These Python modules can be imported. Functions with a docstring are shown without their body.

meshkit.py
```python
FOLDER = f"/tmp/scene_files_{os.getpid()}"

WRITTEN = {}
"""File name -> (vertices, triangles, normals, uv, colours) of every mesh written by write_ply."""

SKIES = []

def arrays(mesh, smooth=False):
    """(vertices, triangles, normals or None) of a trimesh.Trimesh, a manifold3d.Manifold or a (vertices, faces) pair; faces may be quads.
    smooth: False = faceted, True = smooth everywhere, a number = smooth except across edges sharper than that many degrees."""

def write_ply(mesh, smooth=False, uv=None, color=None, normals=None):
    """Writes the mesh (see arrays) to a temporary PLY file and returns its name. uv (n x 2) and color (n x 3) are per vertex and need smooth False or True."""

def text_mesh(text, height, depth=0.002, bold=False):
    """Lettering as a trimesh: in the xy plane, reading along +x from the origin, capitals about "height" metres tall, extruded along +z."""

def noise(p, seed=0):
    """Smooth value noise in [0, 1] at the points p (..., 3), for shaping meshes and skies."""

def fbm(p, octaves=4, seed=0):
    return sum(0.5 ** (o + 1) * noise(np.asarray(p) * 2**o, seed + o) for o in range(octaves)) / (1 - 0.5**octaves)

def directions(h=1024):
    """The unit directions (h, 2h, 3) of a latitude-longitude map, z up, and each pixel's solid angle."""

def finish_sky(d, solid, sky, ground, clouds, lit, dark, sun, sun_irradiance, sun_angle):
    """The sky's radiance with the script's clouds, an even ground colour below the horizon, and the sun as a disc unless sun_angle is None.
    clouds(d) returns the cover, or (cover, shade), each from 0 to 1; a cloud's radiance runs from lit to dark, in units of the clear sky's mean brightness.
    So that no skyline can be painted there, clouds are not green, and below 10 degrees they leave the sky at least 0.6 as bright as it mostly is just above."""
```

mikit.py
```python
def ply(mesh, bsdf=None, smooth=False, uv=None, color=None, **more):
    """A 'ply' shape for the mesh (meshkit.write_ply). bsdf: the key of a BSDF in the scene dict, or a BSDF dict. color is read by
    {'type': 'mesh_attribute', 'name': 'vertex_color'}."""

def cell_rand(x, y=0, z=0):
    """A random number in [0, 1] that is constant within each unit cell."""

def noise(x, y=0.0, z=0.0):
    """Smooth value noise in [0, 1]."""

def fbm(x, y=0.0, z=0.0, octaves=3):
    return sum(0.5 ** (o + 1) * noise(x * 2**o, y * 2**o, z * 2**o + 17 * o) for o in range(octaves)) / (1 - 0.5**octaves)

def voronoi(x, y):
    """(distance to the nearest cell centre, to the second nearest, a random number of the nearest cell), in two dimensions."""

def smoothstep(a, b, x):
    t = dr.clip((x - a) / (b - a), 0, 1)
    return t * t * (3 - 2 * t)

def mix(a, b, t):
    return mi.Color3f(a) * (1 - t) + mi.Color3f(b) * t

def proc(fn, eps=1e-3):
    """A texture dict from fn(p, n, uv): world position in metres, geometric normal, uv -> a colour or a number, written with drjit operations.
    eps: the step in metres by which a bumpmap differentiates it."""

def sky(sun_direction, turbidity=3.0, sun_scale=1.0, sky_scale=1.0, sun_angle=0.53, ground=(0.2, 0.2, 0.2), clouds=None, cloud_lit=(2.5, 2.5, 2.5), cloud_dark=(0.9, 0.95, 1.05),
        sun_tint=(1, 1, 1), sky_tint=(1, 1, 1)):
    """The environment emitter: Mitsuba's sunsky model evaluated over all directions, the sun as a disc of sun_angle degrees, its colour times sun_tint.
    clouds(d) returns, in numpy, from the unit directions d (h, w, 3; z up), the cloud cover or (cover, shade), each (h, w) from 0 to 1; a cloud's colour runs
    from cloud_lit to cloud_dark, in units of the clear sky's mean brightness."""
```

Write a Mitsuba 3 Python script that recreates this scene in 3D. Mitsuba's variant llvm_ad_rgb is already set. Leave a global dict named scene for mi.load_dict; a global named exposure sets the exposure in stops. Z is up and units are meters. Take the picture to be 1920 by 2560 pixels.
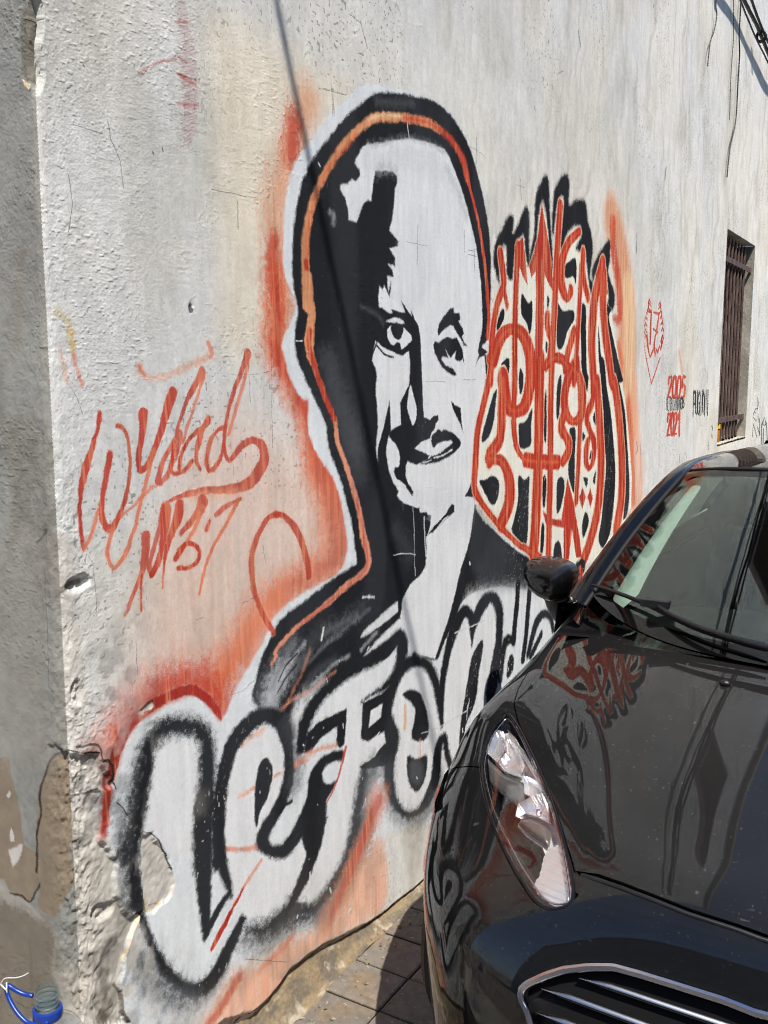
import math
import numpy as np, drjit as dr, mitsuba as mi, trimesh, shapely
from shapely.geometry import Polygon, Point, LineString
from scipy.interpolate import CubicSpline
from scipy.spatial import Delaunay
import meshkit, mikit
from mikit import noise, fbm, voronoi, cell_rand, smoothstep, mix, proc

T = mi.ScalarTransform4f
scene, labels = {}, {}
rng = np.random.default_rng(11)

# ------------------------------------------------------------------ camera, sky, exposure
CAM_H, TILT, YAW = 1.74, 8.0866, 30.7117          # metres; degrees down; degrees from the wall's direction (+x) towards the wall (+y)
cy, sy, ct, st = math.cos(math.radians(YAW)), math.sin(math.radians(YAW)), math.cos(math.radians(TILT)), math.sin(math.radians(TILT))
scene['camera'] = {'type': 'perspective', 'fov': 2 * math.degrees(math.atan(960 / 2400)), 'fov_axis': 'x', 'near_clip': 0.05, 'far_clip': 500.0,
                   'to_world': T().look_at(origin=[0, 0, CAM_H], target=[ct * cy, ct * sy, CAM_H - st], up=[0, 0, 1])}
SUN = (-0.39, -0.45, 1.0)
scene['sky'] = mikit.sky(SUN, turbidity=3, sun_scale=1.0, sky_scale=1.0, sun_tint=(0.91, 1.015, 1.19))
exposure = 2.2

WALL_Y, CORNER_X = 1.466, 1.24                      # plane of the painted wall; its outer corner


def lin(c):
    c = np.asarray(c, float) / 255
    return tuple(float(x) for x in np.where(c <= 0.04045, c / 12.92, ((c + 0.055) / 1.055) ** 2.4))


def struct(name, shape, label=None):
    scene[name] = shape
    labels[name] = {'kind': 'structure', **({'label': label} if label else {})}


def tag(key, label, category, group=None):
    labels[key] = {'label': label, 'category': category, **({'group': group} if group else {})}


def shape_with_normals(v, f, n, bsdf):
    path = meshkit.write_ply((v, f), normals=n)
    return {'type': 'ply', 'filename': path, 'face_normals': False, 'bsdf': {'type': 'ref', 'id': bsdf}}


def add(key, mesh, bsdf, smooth=False, **more):
    base, k = key, 0
    while key in scene:
        k += 1
        key = f'{base}_{k:03d}'
    scene[key] = mikit.ply(mesh, bsdf, smooth=smooth, **more)
    return key


def box(x0, x1, y0, y1, z0, z1):
    return trimesh.creation.box(bounds=[[x0, y0, z0], [x1, y1, z1]])


def tube(pts, r, sides=8, closed=False):
    p = np.asarray(pts, float)
    n = len(p)
    t = (np.roll(p, -1, 0) - np.roll(p, 1, 0)) if closed else np.gradient(p, axis=0)
    t /= np.linalg.norm(t, axis=1, keepdims=True) + 1e-12
    a = np.cross(t[0], [0.31, 0.2, 0.93]); a /= np.linalg.norm(a)
    R = np.broadcast_to(r, (n,))
    ang = np.arange(sides) * 2 * np.pi / sides
    V = []
    for i in range(n):
        a = a - t[i] * (a @ t[i]); a /= np.linalg.norm(a)
        b = np.cross(t[i], a)
        V.append(p[i] + R[i] * (np.cos(ang)[:, None] * a + np.sin(ang)[:, None] * b))
    V = np.vstack(V); F = []
    for i in range(n if closed else n - 1):
        j = (i + 1) % n
        for k in range(sides):
            l = (k + 1) % sides
            F += [[i * sides + k, i * sides + l, j * sides + l], [i * sides + k, j * sides + l, j * sides + k]]
    if not closed:
        for i, rev in ((0, True), (n - 1, False)):
            V = np.vstack([V, p[i]])
            c = len(V) - 1
            for k in range(sides):
                l = (k + 1) % sides
                F.append([i * sides + l, i * sides + k, c] if rev else [i * sides + k, i * sides + l, c])
    return trimesh.Trimesh(V, F, process=False)


def lathe(prof, sides=48):
    """prof: (r, z) from bottom to top, about z."""
    prof = np.asarray(prof, float)
    ang = np.arange(sides) * 2 * np.pi / sides
    V = np.stack([prof[:, None, 0] * np.cos(ang), prof[:, None, 0] * np.sin(ang), np.repeat(prof[:, 1:2], sides, 1)], -1).reshape(-1, 3)
    F = []
    for i in range(len(prof) - 1):
        for k in range(sides):
            l = (k + 1) % sides
            F += [[i * sides + k, i * sides + l, (i + 1) * sides + l], [i * sides + k, (i + 1) * sides + l, (i + 1) * sides + k]]
    return trimesh.Trimesh(V, F, process=False)


def catmull(p, closed, n=5, step=0.008):
    p = np.asarray(p, float)
    if len(p) < 3:
        return p
    q = np.vstack([p[-1], p, p[:2]]) if closed else np.vstack([2 * p[0] - p[1], p, 2 * p[-1] - p[-2]])
    out = []
    for i in range(len(q) - 3):
        a, b, c, d = q[i:i + 4]
        m = max(1, min(n, int(np.linalg.norm((c - b)[:2]) / step)))
        for k in range(m):
            t = k / m
            out.append(.5 * (2 * b + (c - a) * t + (2 * a - 5 * b + 4 * c - d) * t * t + (3 * b - a - 3 * c + d) * t ** 3))
    if not closed:
        out.append(q[-2])
    return np.array(out)


def inside_poly(pts, poly):
    return shapely.contains_xy(Polygon(poly).buffer(0), pts[:, 0], pts[:, 1])


def poly_dist(pts, poly):
    """signed distance, positive inside"""
    g = Polygon(poly).buffer(0)
    P = shapely.points(pts)
    d = shapely.distance(g.boundary, P)
    return np.where(shapely.contains_xy(g, pts[:, 0], pts[:, 1]), d, -d)

# ------------------------------------------------------------------ data: spray paint on the wall, in millimetres along the wall and above the ground
PALETTE = {'raw': (182, 176, 166), 'rw': (192, 189, 183), 'con': (150, 146, 138), 'brn': (128, 114, 96), 'db': (98, 88, 74), 'dk': (50, 45, 38), 'k': (25, 27, 32), 'w': (214, 217, 221), 'lw': (196, 200, 206), 'r': (178, 52, 38), 'dr': (160, 40, 32), 'o': (206, 96, 60), 'cr': (232, 212, 172), 'po': (208, 146, 106), 'pk': (206, 140, 120), 'g': (112, 116, 122), 'dg': (62, 65, 70), 'cw': (222, 222, 212), 'pur': (150, 84, 100), 'y': (190, 168, 90), 'lo': (226, 170, 140), 'ro': (188, 66, 46), 'bw': (210, 216, 221)}
MURAL = """F1;cr;67.5;0.32;1756,2513 2165,2504 2275,2479 2010,2319 1939,2088 1931,1810 1738,1805 1737,2214
S1;po;52.1;0.75;2092,2425,48.2 2050,2349,47.4 1999,2262,48.2 1949,2144,52.8 1956,2035,55.9 1962,1924,56.4 1970,1839,56.9
S1;ro;27.5;0.85;2031,2361,35.3 2025,2322,35.2 2019,2288,35.0
S1;o;39.5;0.80;1947,1973,50.5 1945,1909,50.5 1938,1844,50.8 1948,1792,48.9 1980,1752,46.4 2008,1712,47.2 2047,1660,48.3 2082,1607,52.9 2094,1553,54.6 2118,1498,50.5 2168,1435,50.4 2200,1380,53.1
S1;ro;20.9;0.85;1939,2068,23.7 1934,2004,24.1 1946,1925,24.4 1950,1867,24.4 1943,1831,24.4 1958,1779,22.9 1997,1739,21.8 2030,1695,22.2 2071,1649,23.3 2095,1606,26.3 2100,1553,26.2 2130,1497,24.3 2174,1435,24.3 2200,1395,24.9
S1;o;51.2;0.75;2130,1493,70.4 2174,1416,76.0 2193,1332,81.5 2199,1271,85.5 2158,1232,65.8 2081,1209,54.9 1984,1194,53.3 1893,1167,57.1 1816,1122,60.8 1763,1078,60.7 1702,1037,58.4
S1;r;26.5;0.85;2143,1485,33.1 2181,1419,34.7 2206,1353,37.2 2219,1291,38.5 2226,1259,40.5 2191,1227,29.9 2126,1216,25.4 2056,1202,24.5 1984,1194,24.3 1915,1176,24.8
S1;o;30.3;0.80;1926,1174,27.9 1859,1140,28.2 1805,1101,29.0 1752,1057,28.7 1702,1018,28.1
S1;o;37.2;0.60;1948,1173,27.7 1892,1132,27.8 1847,1091,28.9 1814,1044,29.2
F1;lo;106.3;0.35;1613,1554 1858,1633 2332,1325 2245,1129 1840,1044 1527,1070 1415,1012 1463,1265
S1;o;60.6;0.60;1353,974,59.4 1416,1024,58.6 1493,1055,54.0 1587,1062,47.2 1659,1026,46.9 1710,969,51.6
S1;ro;33.3;0.85;1388,1009,36.0 1452,1043,34.8 1527,1054,32.3 1596,1053,29.1 1654,1021,30.6 1704,954,34.1
S1;po;59.2;0.85;4566,2478,112.0 4718,2329,125.2 4827,2147,144.7 4873,1952,153.3 4889,1819,155.4 4898,1751,153.1 4937,1615,152.6 4978,1476,154.3
S1;ro;20.3;0.90;4589,2451,44.2 4624,2320,42.7 4711,2202,42.7 4744,2109,47.0 4742,2025,33.2 4647,2014,14.3
S1;lo;51.6;0.60;4929,1684,124.3 5059,1402,130.4 5137,1181,143.3 5130,1036,149.7
S1;o;20.0;0.80;4737,1882,30.5 4852,1751,33.0 4937,1615,37.4 5023,1404,40.7 5074,1187,42.3 5100,1076,42.6
S1;cr;33.6;0.50;4868,2170,90.6 4933,1900,94.2 4908,1714,93.4
S1;po;17.3;0.50;5954,1884,21.8 6042,1764,22.1
F1;bw;6.8;1.00;2033,1918 1988,1977 1978,2034 1984,2131 2002,2201 2037,2269 2090,2318 2145,2373 2201,2420 2279,2478 2350,2526 2457,2555 2632,2575 2826,2586 2955,2545 3048,2479 3142,2357 3194,2187 3208,1824 3176,1753 3173,1653 3078,1472 3050,1318 3297,1154 3666,985 3912,730 4037,368 3189,128 2679,245 2468,294 2371,244 2235,218 2109,194 1902,244 1751,248 1641,183 1381,329 1353,475 1330,688 1326,780 1342,870 1364,897 1376,922 1402,975 1442,1001 1491,1007 1546,1011 1607,1007 1647,978 1680,941 1695,920 1724,934 1755,972 1808,1020 1840,1044 1896,1098 1925,1132 2013,1158 2106,1173 2225,1194 2261,1248 2261,1277 2247,1336 2227,1395 2188,1466 2121,1526 2080,1593 2081,1677 2060,1677 2025,1703 1991,1754 1979,1789 1973,1828
F1;k;5.9;1.00;2035,1918 2019,1969 2015,2035 2022,2100 2035,2151 2053,2202 2076,2245 2107,2284 2149,2324 2200,2371 2259,2420 2325,2466 2388,2507 2431,2527 2497,2545 2576,2559 2664,2572 2741,2583 2821,2581 2897,2567 2965,2536 3017,2505 3071,2450 3114,2392 3159,2319 3192,2246 3212,2157 3216,2064 3215,1990 3206,1881 3149,1834 3209,1796 3188,1710 3140,1607 3109,1551 3096,1442 3091,1371 3103,1298 3153,1234 3297,1154 3494,1054 3757,950 3854,884 4006,802 3629,866 3382,925 3162,955 3028,946 2984,918 2928,866 2874,826 2815,780 2701,824 2593,858 2468,870 2351,879 2242,882 2140,875 2062,852 2014,811 1995,772 1933,782 1918,853 1860,892 1824,940 1838,983 1859,1024 1886,1061 1919,1098 1959,1121 1994,1128 2054,1144 2125,1164 2198,1181 2281,1196 2309,1203 2303,1251 2293,1292 2278,1340 2258,1381 2234,1443 2208,1484 2183,1522 2166,1574 2161,1607 2133,1647 2096,1694 2064,1736 2035,1780 2022,1823 2028,1863 2038,1898
S1;g;50.7;0.80;3162,954,20.1 3319,931,20.7 3516,893,21.4 3733,843,22.4
S1;w;43.4;0.90;3072,927,29.6 3384,879,31.5 3588,832,32.6 3814,774,34.2
S1;dg;29.8;0.75;2337,1059,24.1 2237,1041,22.6 2136,1033,22.3 2040,1012,24.5 1979,976,27.0 1931,939,27.4
S1;g;19.6;0.45;2308,1045,9.8 2223,1040,9.5 2142,1036,9.3
S1;g;28.6;0.50;2052,979,22.0 1990,958,22.3 1943,935,23.5 1885,899,23.6
S1;g;28.0;0.60;1992,1038,20.4 1933,1006,20.9 1887,969,22.1 1858,928,22.6
S1;lw;33.3;0.75;1944,968,30.9 1914,940,31.6 1897,909,32.1
S1;lw;29.8;0.80;2133,885,18.2 2075,879,19.3 2031,862,23.6 2018,836,25.8
S1;dg;24.7;0.80;2188,947,19.3 2121,934,19.5 2069,918,20.0
F1;w;19.0;0.90;1988,845 2043,865 2107,873 2160,877 2133,854 2080,820 2048,773 2022,744 1998,771 1996,809
S1;g;11.6;0.55;2010,1037,7.3 1974,1017,7.7 1938,983,8.0 1909,945,8.1
S1;lw;10.5;0.50;2046,1025,5.3 2003,1002,5.5 1973,974,5.8
S1;g;9.6;0.60;2229,1007,4.5 2161,1000,4.7 2109,983,5.1 2070,967,5.2
S1;lw;8.4;0.45;2271,934,3.6 2201,932,3.8 2134,915,4.0 2082,899,4.0
S1;g;9.9;0.50;2382,1049,5.1 2308,1033,4.9 2223,1017,4.7 2155,1006,4.6
S1;k;12.3;0.95;1971,876,13.3 1995,902,13.1 2032,932,12.5 2076,954,11.0 2134,965,10.1 2201,971,9.9 2271,978,10.0 2315,979,9.9
S1;k;2.6;0.95;1932,953,2.9 1956,979,2.8 1991,998,2.5 2016,1007,2.4
S1;k;3.9;0.90;1928,925,3.3 1955,946,3.3 1985,964,3.2 2009,975,3.1
S1;pk;8.1;0.55;1944,873,4.3 1989,885,3.9 2062,886,3.9 2133,896,4.3 2194,907,4.4
S1;pk;7.9;0.40;2071,1000,5.1 2052,968,5.1 2033,943,4.9 2001,915,4.8 1971,883,4.6 1947,872,4.1
F0;w;4.4;1.00;2381,2380 2446,2396 2520,2418 2616,2443 2716,2454 2788,2456 2843,2455 2880,2437 2921,2398 2969,2352 3013,2298 3056,2234 3089,2180 3113,2124 3132,2058 3140,2010 3149,1949 3148,1893 3132,1864 3117,1822 3134,1805 3174,1809 3190,1739 3171,1686 3140,1607 3109,1551 3094,1490 3086,1419 3081,1372 3050,1328 3027,1321 3093,1309 3107,1287 3095,1237 3077,1175 3046,1122 3002,1071 2972,1015 2942,959 2894,888 2844,834 2806,787 2729,816 2620,844 2593,904 2572,942 2567,988 2580,1037 2631,1077 2698,1097 2736,1123 2741,1166 2735,1224 2759,1250 2773,1282 2723,1297 2696,1304 2624,1335 2583,1350 2545,1373 2558,1387 2523,1416 2499,1451 2485,1482 2473,1501 2438,1480 2424,1502 2422,1532 2433,1590 2429,1649 2418,1701 2425,1739 2418,1765 2396,1785 2418,1839 2434,1860 2468,1902 2439,1937 2436,1968 2441,1997 2461,1985 2468,1999 2498,1969 2507,1997 2505,2014 2503,2008 2491,1984 2484,2029 2522,2032 2514,2051 2491,2064 2531,2060 2533,2083 2498,2111 2545,2121 2550,2136 2521,2151 2498,2159 2514,2192 2526,2239 2530,2285 2544,2302 2542,2321 2521,2329 2475,2324 2419,2313 2413,2296 2402,2257 2395,2228 2380,2229 2352,2214 2338,2190 2323,2167 2321,2159 2280,2163 2280,2182 2262,2218 2237,2235 2241,2246 2277,2255 2297,2271 2313,2270 2338,2286 2334,2304 2312,2314 2318,2328 2345,2359
F1;lw;49.6;0.50;2616,1365 2985,1353 3084,1286 3021,1193 2779,1281
F1;lw;27.7;0.50;2402,2368 2709,2432 2844,2397 2817,2344 2561,2347 2380,2304
F1;lw;28.6;0.35;2561,2187 2685,2251 2767,2041 2563,1930
S1;g;13.7;0.55;2388,2381,3.5 2453,2398,3.6 2529,2423,3.6 2616,2444,3.8 2708,2454,4.1 2788,2454,4.6 2845,2446,5.0
S1;g;21.3;0.35;2431,2321,8.0 2476,2336,8.2 2537,2332,9.2
F0;w;6.0;0.95;2552,1041 2500,1028 2429,1010 2352,991 2337,974 2397,976 2476,987 2559,1003
F0;w;6.1;1.00;2571,983 2593,948 2567,949 2509,933 2428,923 2374,916 2351,913 2428,944 2509,967
S1;k;4.5;1.00;2563,1058,9.9 2565,1027,10.1 2563,1002,9.9 2542,996,6.6 2476,983,6.4 2397,968,6.4 2337,950,6.7 2300,934,6.9
S1;lw;10.4;0.50;2428,969,4.5 2374,953,4.6 2337,937,4.7
F0;k;3.2;1.00;2499,1668 2505,1628 2509,1575 2492,1552 2478,1513 2485,1490 2472,1437 2500,1386 2445,1407 2437,1472 2427,1503 2437,1539 2456,1570 2482,1628
F0;k;3.2;1.00;2432,1936 2457,1935 2483,1924 2515,1923 2508,1935 2555,1931 2589,1929 2579,1945 2567,1963 2608,1938 2630,1922 2625,1941 2653,1913 2676,1891 2689,1851 2699,1747 2710,1642 2719,1608 2755,1600 2783,1610 2811,1612 2818,1597 2797,1585 2793,1570 2770,1556 2756,1537 2702,1530 2658,1512 2676,1506 2757,1484 2739,1471 2694,1462 2658,1460 2615,1474 2603,1463 2599,1430 2620,1403 2651,1376 2642,1360 2612,1386 2590,1405 2540,1429 2524,1449 2532,1462 2557,1462 2566,1490 2554,1516 2528,1538 2496,1558 2500,1572 2532,1584 2570,1589 2566,1626 2562,1658 2589,1686 2613,1710 2621,1771 2611,1812 2571,1801 2535,1804 2499,1813 2438,1828 2419,1840 2397,1845 2397,1887 2430,1900
F1;w;3.3;1.00;2624,1710 2610,1673 2608,1641 2623,1611 2644,1585 2662,1601 2666,1639 2648,1673
F1;w;2.8;1.00;2484,1875 2495,1883 2511,1886 2523,1884 2571,1885 2600,1878 2629,1861 2631,1849 2588,1827 2565,1819 2563,1835 2543,1840 2523,1830 2498,1839 2485,1856
F1;k;2.8;1.00;2508,1886 2575,1887 2579,1871 2559,1851 2539,1848 2516,1859
F1;w;3.5;0.95;2477,1897 2507,1907 2547,1911 2579,1905 2587,1897 2539,1896
S1;w;2.8;1.00;2430,1832,4.4 2460,1817,4.0 2507,1807,3.8 2531,1802,3.8
S1;k;2.8;1.00;2424,1827,4.1 2460,1807,3.8 2491,1798,3.4 2519,1794,3.3
S1;k;2.1;1.00;2429,1839,3.2 2411,1815,3.2 2394,1788,3.3
F0;k;3.9;1.00;2811,1867 2806,1884 2820,1910 2853,1935 2900,1962 2920,1962 2925,1950 2965,1948 2973,1931 2961,1921 2992,1900 3000,1883 2988,1869 3009,1852 3032,1841 3004,1843 2978,1864 2957,1877 2921,1903 2892,1903 2835,1881
F0;k;3.9;1.00;2778,1837 2788,1850 2816,1846 2845,1860 2873,1867 2912,1862 2947,1868 2973,1846 2994,1829 3011,1779 2995,1796 2974,1787 2944,1791 2934,1796 2945,1823 2904,1799 2886,1809 2866,1826 2884,1800 2846,1802 2836,1791 2867,1774 2925,1762 2953,1744 2935,1738 2895,1747 2846,1764 2813,1790 2789,1811
F0;k;3.6;1.00;2907,1657 2948,1638 2984,1630 2990,1589 3007,1542 2985,1570 2948,1604 2922,1632
F1;k;4.0;1.00;2767,1543 2784,1553 2817,1565 2841,1557 2860,1562 2929,1546 2971,1525 2989,1513 2982,1497 2921,1474 2852,1461 2795,1456 2748,1456 2694,1461 2757,1477 2785,1480 2832,1487 2900,1507 2920,1517 2910,1523 2822,1520 2783,1504 2766,1528
S1;w;3.2;0.90;2785,1472,2.3 2861,1478,2.5 2921,1492,2.7
S1;w;3.1;0.80;2712,1462,1.8 2766,1467,1.9
F0;k;3.6;1.00;2747,1223 2798,1247 2865,1270 2925,1306 2943,1295 2943,1275 2895,1261 2846,1247 2808,1232 2779,1225
S1;w;2.5;0.80;2798,1225,2.8 2846,1250,2.6 2895,1266,2.5
F0;k;3.1;1.00;2591,1342 2642,1330 2677,1319 2691,1320 2694,1301 2741,1297 2752,1280 2725,1278 2771,1260 2760,1243 2742,1219 2679,1215 2591,1271
F0;k;3.4;1.00;3023,1321 3050,1335 3073,1359 3089,1395 3096,1313
F0;k;3.4;1.00;3149,1840 3095,1769 3134,1805 3174,1814 3201,1824
S1;w;1.5;0.90;2525,1190,1.7 2592,1185,1.7 2666,1170,1.7
S1;lw;1.6;0.80;2723,1283,3.6 2726,1226,3.6 2736,1154,3.6
S1;w;4.4;0.90;2345,1093,3.6 2375,1089,3.6 2409,1081,3.6
S1;w;2.7;0.90;2139,1048,4.0 2135,1030,4.0 2130,1016,4.0
S1;lw;1.6;0.70;2649,1327,1.7 2656,1262,1.7 2658,1175,1.8 2664,1100,1.8
S1;w;1.8;0.80;2028,1829,1.3 2057,1829,1.4
S1;w;1.4;0.80;2602,2486,2.5 2608,2466,2.5 2615,2441,2.5
S1;w;1.8;0.80;2138,2286,2.3 2145,2279,2.3
S1;lw;9.9;0.35;2191,2170,5.4 2210,2162,7.6 2204,2144,7.0
S1;g;18.6;0.25;2431,2505,10.7 2536,2522,10.8 2632,2547,11.0
S1;g;21.2;0.30;2862,2396,14.9 2941,2343,16.3 3003,2275,17.7
S1;g;34.3;0.22;2166,1782,34.4 2211,1710,35.0 2257,1636,36.0 2312,1539,37.0
S1;dg;34.9;0.50;2191,1692,33.7 2243,1618,35.3 2284,1541,36.9 2326,1462,37.5
S1;g;9.5;0.25;2343,1933,4.9 2430,1915,5.5 2460,1890,7.1
S1;dg;36.7;0.50;2541,1269,28.3 2583,1229,29.7 2626,1180,31.2
F1;dg;22.3;0.40;3129,1261 3260,1175 3482,1043 3568,947 3231,987 3068,1085
S1;po;6.3;1.00;2079,1920,18.1 2076,1974,18.0 2074,2024,16.7 2075,2074,16.3 2086,2125,15.6 2102,2167,13.6 2130,2214,11.8 2161,2256,11.1 2206,2305,10.6 2258,2355,10.9 2312,2394,11.0 2374,2435,11.3 2431,2462,11.9 2498,2476,12.9 2576,2493,11.9 2657,2504,11.7 2742,2512,12.8 2814,2507,12.2
S1;ro;8.7;0.90;2584,2492,7.5 2657,2504,7.7 2742,2514,8.5 2814,2507,10.0 2889,2494,11.8 2947,2468,14.5 2988,2440,18.0 3009,2401,19.7
S1;cr;7.9;0.80;2388,2448,3.5 2446,2470,3.5 2498,2483,3.6 2568,2495,3.7
S1;o;7.3;0.60;2079,2041,8.1 2089,2115,7.9 2124,2203,6.9 2206,2300,6.1 2318,2390,5.9
S1;ro;4.0;1.00;2978,2446,15.2 3009,2401,11.5 3042,2354,8.7 3074,2307,7.9 3108,2254,9.2 3137,2194,10.6 3162,2129,10.9 3181,2062,12.3 3195,1989,13.4 3205,1961,13.7 3199,1881,15.8
S1;r;4.8;0.95;2076,2027,10.7 2081,2001,10.7 2083,1974,10.8 2086,1954,10.8
S1;po;5.2;1.00;2084,1991,17.9 2089,1951,16.8 2099,1901,15.7 2095,1873,15.4 2087,1832,20.4 2093,1794,15.2 2116,1753,9.1 2140,1711,7.9 2171,1664,6.7 2203,1623,5.9 2213,1590,7.8 2216,1564,10.0 2235,1526,7.8 2262,1479,7.3 2286,1431,8.7 2311,1383,10.0
S1;r;5.0;0.95;2090,1856,10.6 2085,1832,10.8 2089,1808,10.6 2101,1781,10.3 2122,1742,10.2 2143,1707,10.1 2171,1664,10.0 2203,1623,9.9
S1;pk;5.4;0.70;2211,1593,7.7 2219,1560,7.4 2242,1518,7.2 2269,1471,7.3 2311,1386,7.5
S1;pk;5.4;1.00;2249,1506,7.2 2283,1447,9.2 2311,1386,10.9 2335,1325,13.4 2346,1280,15.9 2368,1237,14.6 2379,1195,15.2 2360,1171,12.9 2309,1156,9.8 2245,1141,10.7 2170,1117,9.5 2104,1101,6.4 2042,1085,5.9 1987,1068,6.6 1946,1049,7.0 1922,1034,6.7 1922,1023,5.8 1905,1007,3.3
S1;ro;5.6;0.60;2311,1386,5.8 2335,1325,6.1 2350,1264,6.1 2375,1204,6.8 2338,1163,5.1 2238,1138,4.4 2156,1112,4.3 2042,1085,4.0
F0;w;4.5;1.00;1475,938 1521,937 1621,885 1617,785 1596,609 1441,729 1461,814 1473,887
S1;k;21.6;0.95;1489,961,24.9 1459,941,25.7 1437,900,25.4 1423,845,24.9 1408,790,25.0 1394,750,24.8 1384,706,22.3 1396,700,18.7 1403,659,21.7 1407,608,22.4
S1;k;13.0;1.00;1464,936,19.3 1451,879,19.3 1435,815,19.4 1421,763,19.5 1406,720,18.5 1406,646,17.2 1416,585,16.5
S1;k;16.2;1.00;1487,956,19.4 1522,962,23.8 1565,952,24.0 1609,933,23.3 1640,903,24.9 1652,871,29.3 1650,806,33.1 1642,742,34.8 1632,679,35.4 1625,595,35.1
S1;k;7.2;1.00;1632,739,34.3 1629,674,33.4 1628,607,31.5 1627,540,27.6 1628,484,22.1 1629,436,15.5 1623,394,4.0
S1;k;5.0;1.00;1628,402,11.3 1650,424,13.5 1686,452,13.3 1717,468,8.9 1751,491,3.4
S1;k;7.2;1.00;1402,660,15.9 1410,594,15.3 1427,541,10.6 1444,489,11.7 1468,432,12.9 1500,376,13.3 1538,327,13.9 1578,290,17.1 1623,275,23.3 1662,286,27.2 1699,315,25.1 1733,345,21.8 1769,377,13.5 1796,405,2.5
S1;k;31.3;0.85;1448,440,17.3 1495,360,17.0 1546,300,16.5 1582,272,20.0 1630,268,28.5 1670,280,32.0
S1;g;46.5;0.70;1400,461,24.0 1436,375,22.0 1510,298,21.5 1563,256,22.3
S1;dg;41.3;0.60;1406,505,19.9 1426,429,18.5 1469,356,16.4 1537,289,16.4
S1;dg;28.0;0.60;1375,833,19.3 1369,776,18.3 1378,727,18.4 1372,693,18.4 1380,627,17.2 1393,574,19.2 1379,535,21.7
F0;w;5.2;1.00;1878,847 1934,804 1950,750 1946,696 1930,647 1894,609 1848,581 1836,557 1857,511 1960,442 2060,470 2021,382 1958,342 1898,326 1835,333 1771,381 1717,482 1710,570 1703,659 1705,710 1705,700 1728,777 1776,836
S1;pk;6.3;0.80;1706,588,6.4 1767,562,6.7 1841,538,7.1
S1;lo;7.8;0.70;1761,702,4.8 1824,702,4.9 1931,702,4.9 2064,691,5.0
S1;lo;10.0;0.70;1781,831,7.1 1823,841,6.9 1867,844,6.6
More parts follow.
